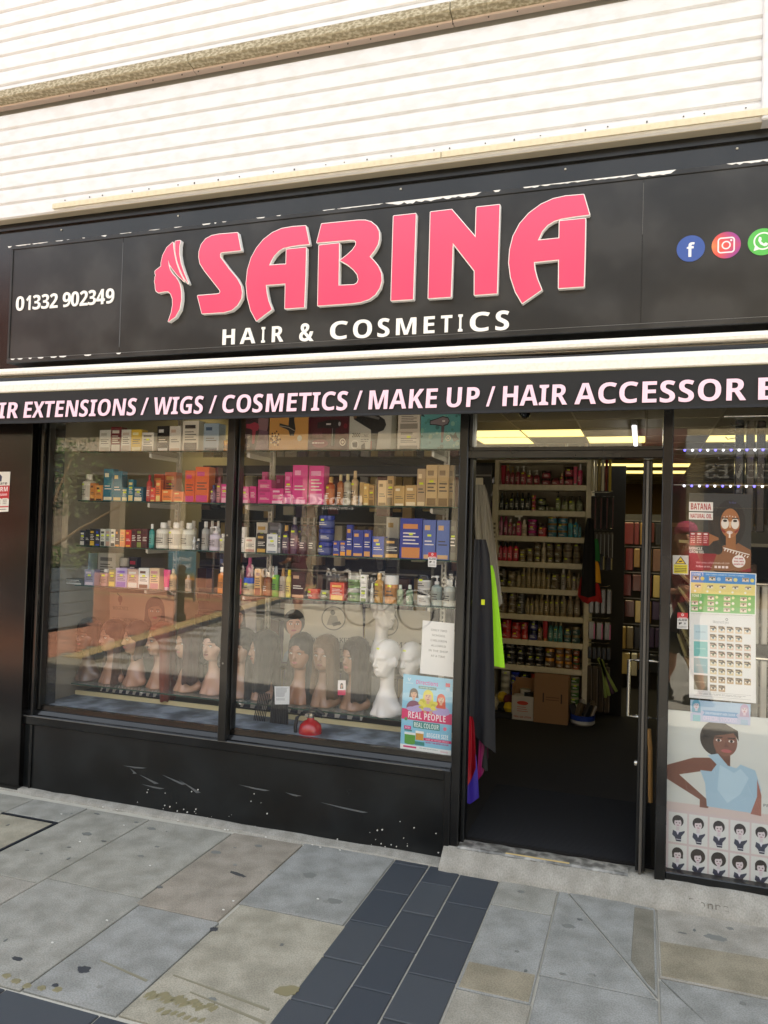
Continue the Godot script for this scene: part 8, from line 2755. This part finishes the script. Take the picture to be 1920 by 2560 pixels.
func person(label: String, at: Vector3, turn: float, j: Dictionary, skin: String, shirt: String, shorts: String, hair: String, cap: String) -> Node3D:
	var t := thing("person", label, "person", at)
	t.rotation.y = turn
	var n: Vector3 = j.neck
	var hc: Vector3 = j.head
	var body := [[j.pelvis + Vector3(0.06, 0, 0), j.pelvis - Vector3(0.06, 0, 0), 0.115, 0.115], [j.pelvis, j.chest, 0.125, 0.135], [j.chest + Vector3(0.08, 0.02, 0), j.chest + Vector3(-0.08, 0.02, 0), 0.115, 0.115], [j.chest, n, 0.10, 0.055], [n, hc, 0.055, 0.06], [j.shl, j.shr, 0.062, 0.062]]
	for s in ["l", "r"]:
		body += [[j["sh" + s], j["el" + s], 0.054, 0.04], [j["el" + s], j["wr" + s], 0.04, 0.026], [j["hip" + s], j["kn" + s], 0.088, 0.056], [j["kn" + s], j["an" + s] + (j["kn" + s] - j["an" + s]) * 0.55 + Vector3(0, 0, -0.015), 0.056, 0.056], [j["kn" + s], j["an" + s], 0.052, 0.037], [j["an" + s], j["an" + s] + Vector3(0, -0.05, 0.13), 0.04, 0.032]]
	var lo := Vector3(-0.55, -0.02, -0.5)
	var hi := Vector3(0.55, 1.62, 0.55)
	var st := begin()
	st.append_from(nets(func(p): return chain_d(p, body, 0.04), lo, hi, 0.022), 0, Transform3D())
	# head with its features on a finer grid
	var hf := func(p: Vector3) -> float:
		var q: Vector3 = j.look.inverse() * (p - hc)
		var a := Vector3(absf(q.x), q.y, q.z)
		var d := ell_d(q, Vector3(0, 0.05, -0.012), Vector3(0.076, 0.092, 0.096))
		d = smin(d, cap_d(q, Vector3(0, 0.0, 0.03), Vector3(0, -0.075, 0.058), 0.058, 0.032), 0.03)
		d = smin(d, cap_d(q, Vector3(0, 0.02, 0.088), Vector3(0, -0.02, 0.107), 0.009, 0.013), 0.012)
		d = -smin(-d, ell_d(a, Vector3(0.032, 0.015, 0.094), Vector3(0.018, 0.012, 0.014)), 0.01)
		d = smin(d, cap_d(a, Vector3(0, -0.052, 0.088), Vector3(0.018, -0.052, 0.08), 0.007, 0.005), 0.006)
		d = smin(d, ell_d(a, Vector3(0.08, 0.0, -0.012), Vector3(0.011, 0.033, 0.02)), 0.008)
		return smin(d, cap_d(q, Vector3(0, -0.03, -0.015), Vector3(0, -0.17, -0.03), 0.052, 0.055), 0.03)
	st.append_from(nets(hf, hc + Vector3(-0.14, -0.17, -0.15), hc + Vector3(0.14, 0.17, 0.15), 0.009), 0, Transform3D())
	# hands: palm, four unequal bent fingers, thumb from the side
	for s in ["l", "r"]:
		var w: Vector3 = j["wr" + s]
		var dir: Vector3 = (w - j["el" + s]).normalized()
		var side := dir.cross(Vector3.UP).normalized() * (1.0 if s == "l" else -1.0)
		if side.length() < 0.5:
			side = Vector3(0, 0, 1)
		var down := dir.cross(side).normalized()
		var hl := [[w, w + dir * 0.08, 0.026, 0.03], [w + dir * 0.03 + side * 0.02, w + dir * 0.08 + side * 0.028, 0.02, 0.016], [w + dir * 0.03 - side * 0.02, w + dir * 0.08 - side * 0.028, 0.02, 0.016]]
		for f in 4:
			var b0: Vector3 = w + dir * 0.085 + side * (0.03 - 0.02 * f)
			var l2: float = [0.034, 0.04, 0.037, 0.028][f]
			var b1 := b0 + dir * l2 + down * 0.008
			hl.append([b0, b1, 0.0095, 0.009])
			hl.append([b1, b1 + dir * l2 * 0.5 + down * l2 * 0.75, 0.009, 0.008])
		hl.append([w + dir * 0.025 + side * 0.026, w + dir * 0.062 + side * 0.058, 0.012, 0.0095])
		hl.append([w + dir * 0.062 + side * 0.058, w + dir * 0.092 + side * 0.06 + down * 0.01, 0.0095, 0.0085])
		st.append_from(nets(func(p): return chain_d(p, hl, 0.008), w - Vector3.ONE * 0.17, w + Vector3.ONE * 0.17, 0.007), 0, Transform3D())
	part("body", st.commit(), mt(skin, 0.5), t)
	# clothes a little outside the body
	var up := []
	for k in 6:
		if k != 4:
			var c: Array = body[k]
			up.append([c[0], c[1] if k != 3 else c[0].lerp(c[1], 0.75), c[2] + 0.014, c[3] + 0.014])
	for s in ["l", "r"]:
		up.append([j["sh" + s], j["sh" + s].lerp(j["el" + s], 0.75), 0.072, 0.066])
	var cut: float = j.pelvis.y - 0.10
	part("shirt", nets(func(p): return maxf(chain_d(p, up, 0.04) + 0.003 * sin(p.y * 40.0 + p.x * 25.0), cut - p.y), Vector3(-0.5, 0.7, -0.4), Vector3(0.5, 1.62, 0.4), 0.024), mt(shirt, 0.8), t)
	var sh := [[j.pelvis + Vector3(0.06, 0, 0), j.pelvis - Vector3(0.06, 0, 0), 0.13, 0.13]]
	for s in ["l", "r"]:
		sh.append([j["hip" + s], j["hip" + s].lerp(j["kn" + s], 0.92), 0.112, 0.098])
	part("shorts", nets(func(p): return maxf(chain_d(p, sh, 0.03) + 0.003 * sin(p.y * 30.0 + p.z * 35.0), p.y - j.pelvis.y - 0.07), Vector3(-0.4, 0.3, -0.5), Vector3(0.4, 1.1, 0.5), 0.024), mt(shorts, 0.85), t)
	for s in ["l", "r"]:
		var a: Vector3 = j["an" + s]
		var sf := func(p: Vector3) -> float:
			var d := cap_d(p, a + Vector3(0, -0.03, -0.04), a + Vector3(0, -0.045, 0.15), 0.048, 0.042)
			d = smin(d, cap_d(p, a + Vector3(0, 0.04, -0.01), a, 0.05, 0.05), 0.03)
			return maxf(d, a.y - 0.085 - p.y)
		part("shoe", nets(sf, a + Vector3(-0.1, -0.12, -0.14), a + Vector3(0.1, 0.12, 0.25), 0.011), mt("141414", 0.7), t)
		part("shoe_sole", nets(func(p): return maxf(cap_d(p, a + Vector3(0, -0.075, -0.05), a + Vector3(0, -0.075, 0.155), 0.05, 0.046), maxf(p.y - a.y + 0.072, a.y - 0.098 - p.y)), a + Vector3(-0.1, -0.13, -0.14), a + Vector3(0.1, -0.03, 0.25), 0.011), mt("1c1c1e", 0.8), t)
	var hm := func(p: Vector3) -> float:
		var q: Vector3 = j.look.inverse() * (p - hc)
		var d := ell_d(q, Vector3(0, 0.056, -0.018), Vector3(0.082, 0.096, 0.10))
		return maxf(d, q.z * 0.75 - q.y + 0.0)
	part("hair", nets(hm, hc + Vector3(-0.12, -0.12, -0.14), hc + Vector3(0.12, 0.18, 0.14), 0.01), mt(hair, 0.8), t)
	if cap != "":
		var cm := func(p: Vector3) -> float:
			var q: Vector3 = j.look.inverse() * (p - hc)
			var d := maxf(ell_d(q, Vector3(0, 0.065, -0.014), Vector3(0.09, 0.098, 0.11)), 0.045 - q.y)
			return minf(d, maxf(ell_d(q, Vector3(0, 0.05, 0.09), Vector3(0.078, 0.03, 0.10)), maxf(0.048 - q.y, q.y - 0.058 + q.z * 0.06)))
		part("cap", nets(cm, hc + Vector3(-0.12, -0.02, -0.15), hc + Vector3(0.12, 0.2, 0.24), 0.009), mt(cap, 0.8), t)
	return t

func make_people() -> void:
	var j := {"pelvis": Vector3(0, 0.95, 0), "chest": Vector3(0, 1.30, 0.01), "neck": Vector3(0, 1.50, 0.0), "head": Vector3(0, 1.63, 0.03), "look": Basis(Vector3.RIGHT, 0.15),
		"shl": Vector3(0.18, 1.42, 0), "shr": Vector3(-0.18, 1.42, 0), "ell": Vector3(0.23, 1.14, -0.06), "elr": Vector3(-0.22, 1.14, 0.04), "wrl": Vector3(0.22, 0.98, 0.14), "wrr": Vector3(-0.18, 1.06, 0.26),
		"hipl": Vector3(0.09, 0.92, 0), "hipr": Vector3(-0.09, 0.92, 0), "knl": Vector3(0.10, 0.51, 0.14), "knr": Vector3(-0.10, 0.50, -0.02), "anl": Vector3(0.10, 0.10, 0.20), "anr": Vector3(-0.10, 0.10, -0.16)}
	var walker := person("person in pink cap, red top and black shorts walking past", Vector3(0.46, 0.0, 4.75), -PI / 2, j, "c08a6c", "8e1f2c", "17181a", "4a4038", "b03a58")
	walker.scale = Vector3.ONE * 1.08
	var st := begin()
	tube(st, [Vector3(0.14, 1.47, 0.05), Vector3(0.02, 1.25, 0.16), Vector3(-0.14, 1.02, 0.13)], 0.016, 6)
	tube(st, [Vector3(0.14, 1.47, -0.05), Vector3(0.0, 1.25, -0.155), Vector3(-0.15, 1.0, -0.12)], 0.016, 6)
	part("bag_strap", done(st), mt("1a1a1c", 0.7), walker)
	var k := j.duplicate()
	k.merge({"chest": Vector3(0, 1.29, 0.05), "neck": Vector3(0, 1.48, 0.10), "head": Vector3(0, 1.60, 0.15), "look": Basis(Vector3.RIGHT, 0.3), "shl": Vector3(0.18, 1.40, 0.07), "shr": Vector3(-0.18, 1.40, 0.07), "ell": Vector3(0.24, 1.14, 0.06), "elr": Vector3(-0.24, 1.14, 0.04), "wrl": Vector3(0.14, 1.10, 0.30), "wrr": Vector3(-0.12, 1.06, 0.30),
		"knl": Vector3(0.10, 0.50, 0.05), "anl": Vector3(0.11, 0.10, 0.03), "knr": Vector3(-0.10, 0.50, -0.02), "anr": Vector3(-0.11, 0.10, -0.08)}, true)
	var waiter := person("bearded person in maroon shirt holding a white towel by the cafe", Vector3(-6.322, 0.0, 9.5), -PI / 2 + 0.3, k, "a8785c", "4e1620", "1c1c20", "1c1613", "")
	var tw := begin()
	drape(tw, -0.07, 0.09, 1.32, 0.20, [0.98, 1.0, 0.97], 6.0, 0.01)
	part("towel", done(tw), mt("e6e2dc", 0.85), waiter)
	var bd := func(p: Vector3) -> float:
		var q: Vector3 = k.look.inverse() * (p - k.head)
		return maxf(cap_d(q, Vector3(0, -0.02, 0.03), Vector3(0, -0.08, 0.06), 0.06, 0.036), q.y + 0.035)
	part("beard", nets(bd, k.head + Vector3(-0.12, -0.2, -0.06), k.head + Vector3(0.12, 0.05, 0.2), 0.009), mt("1c1613", 0.9), waiter)
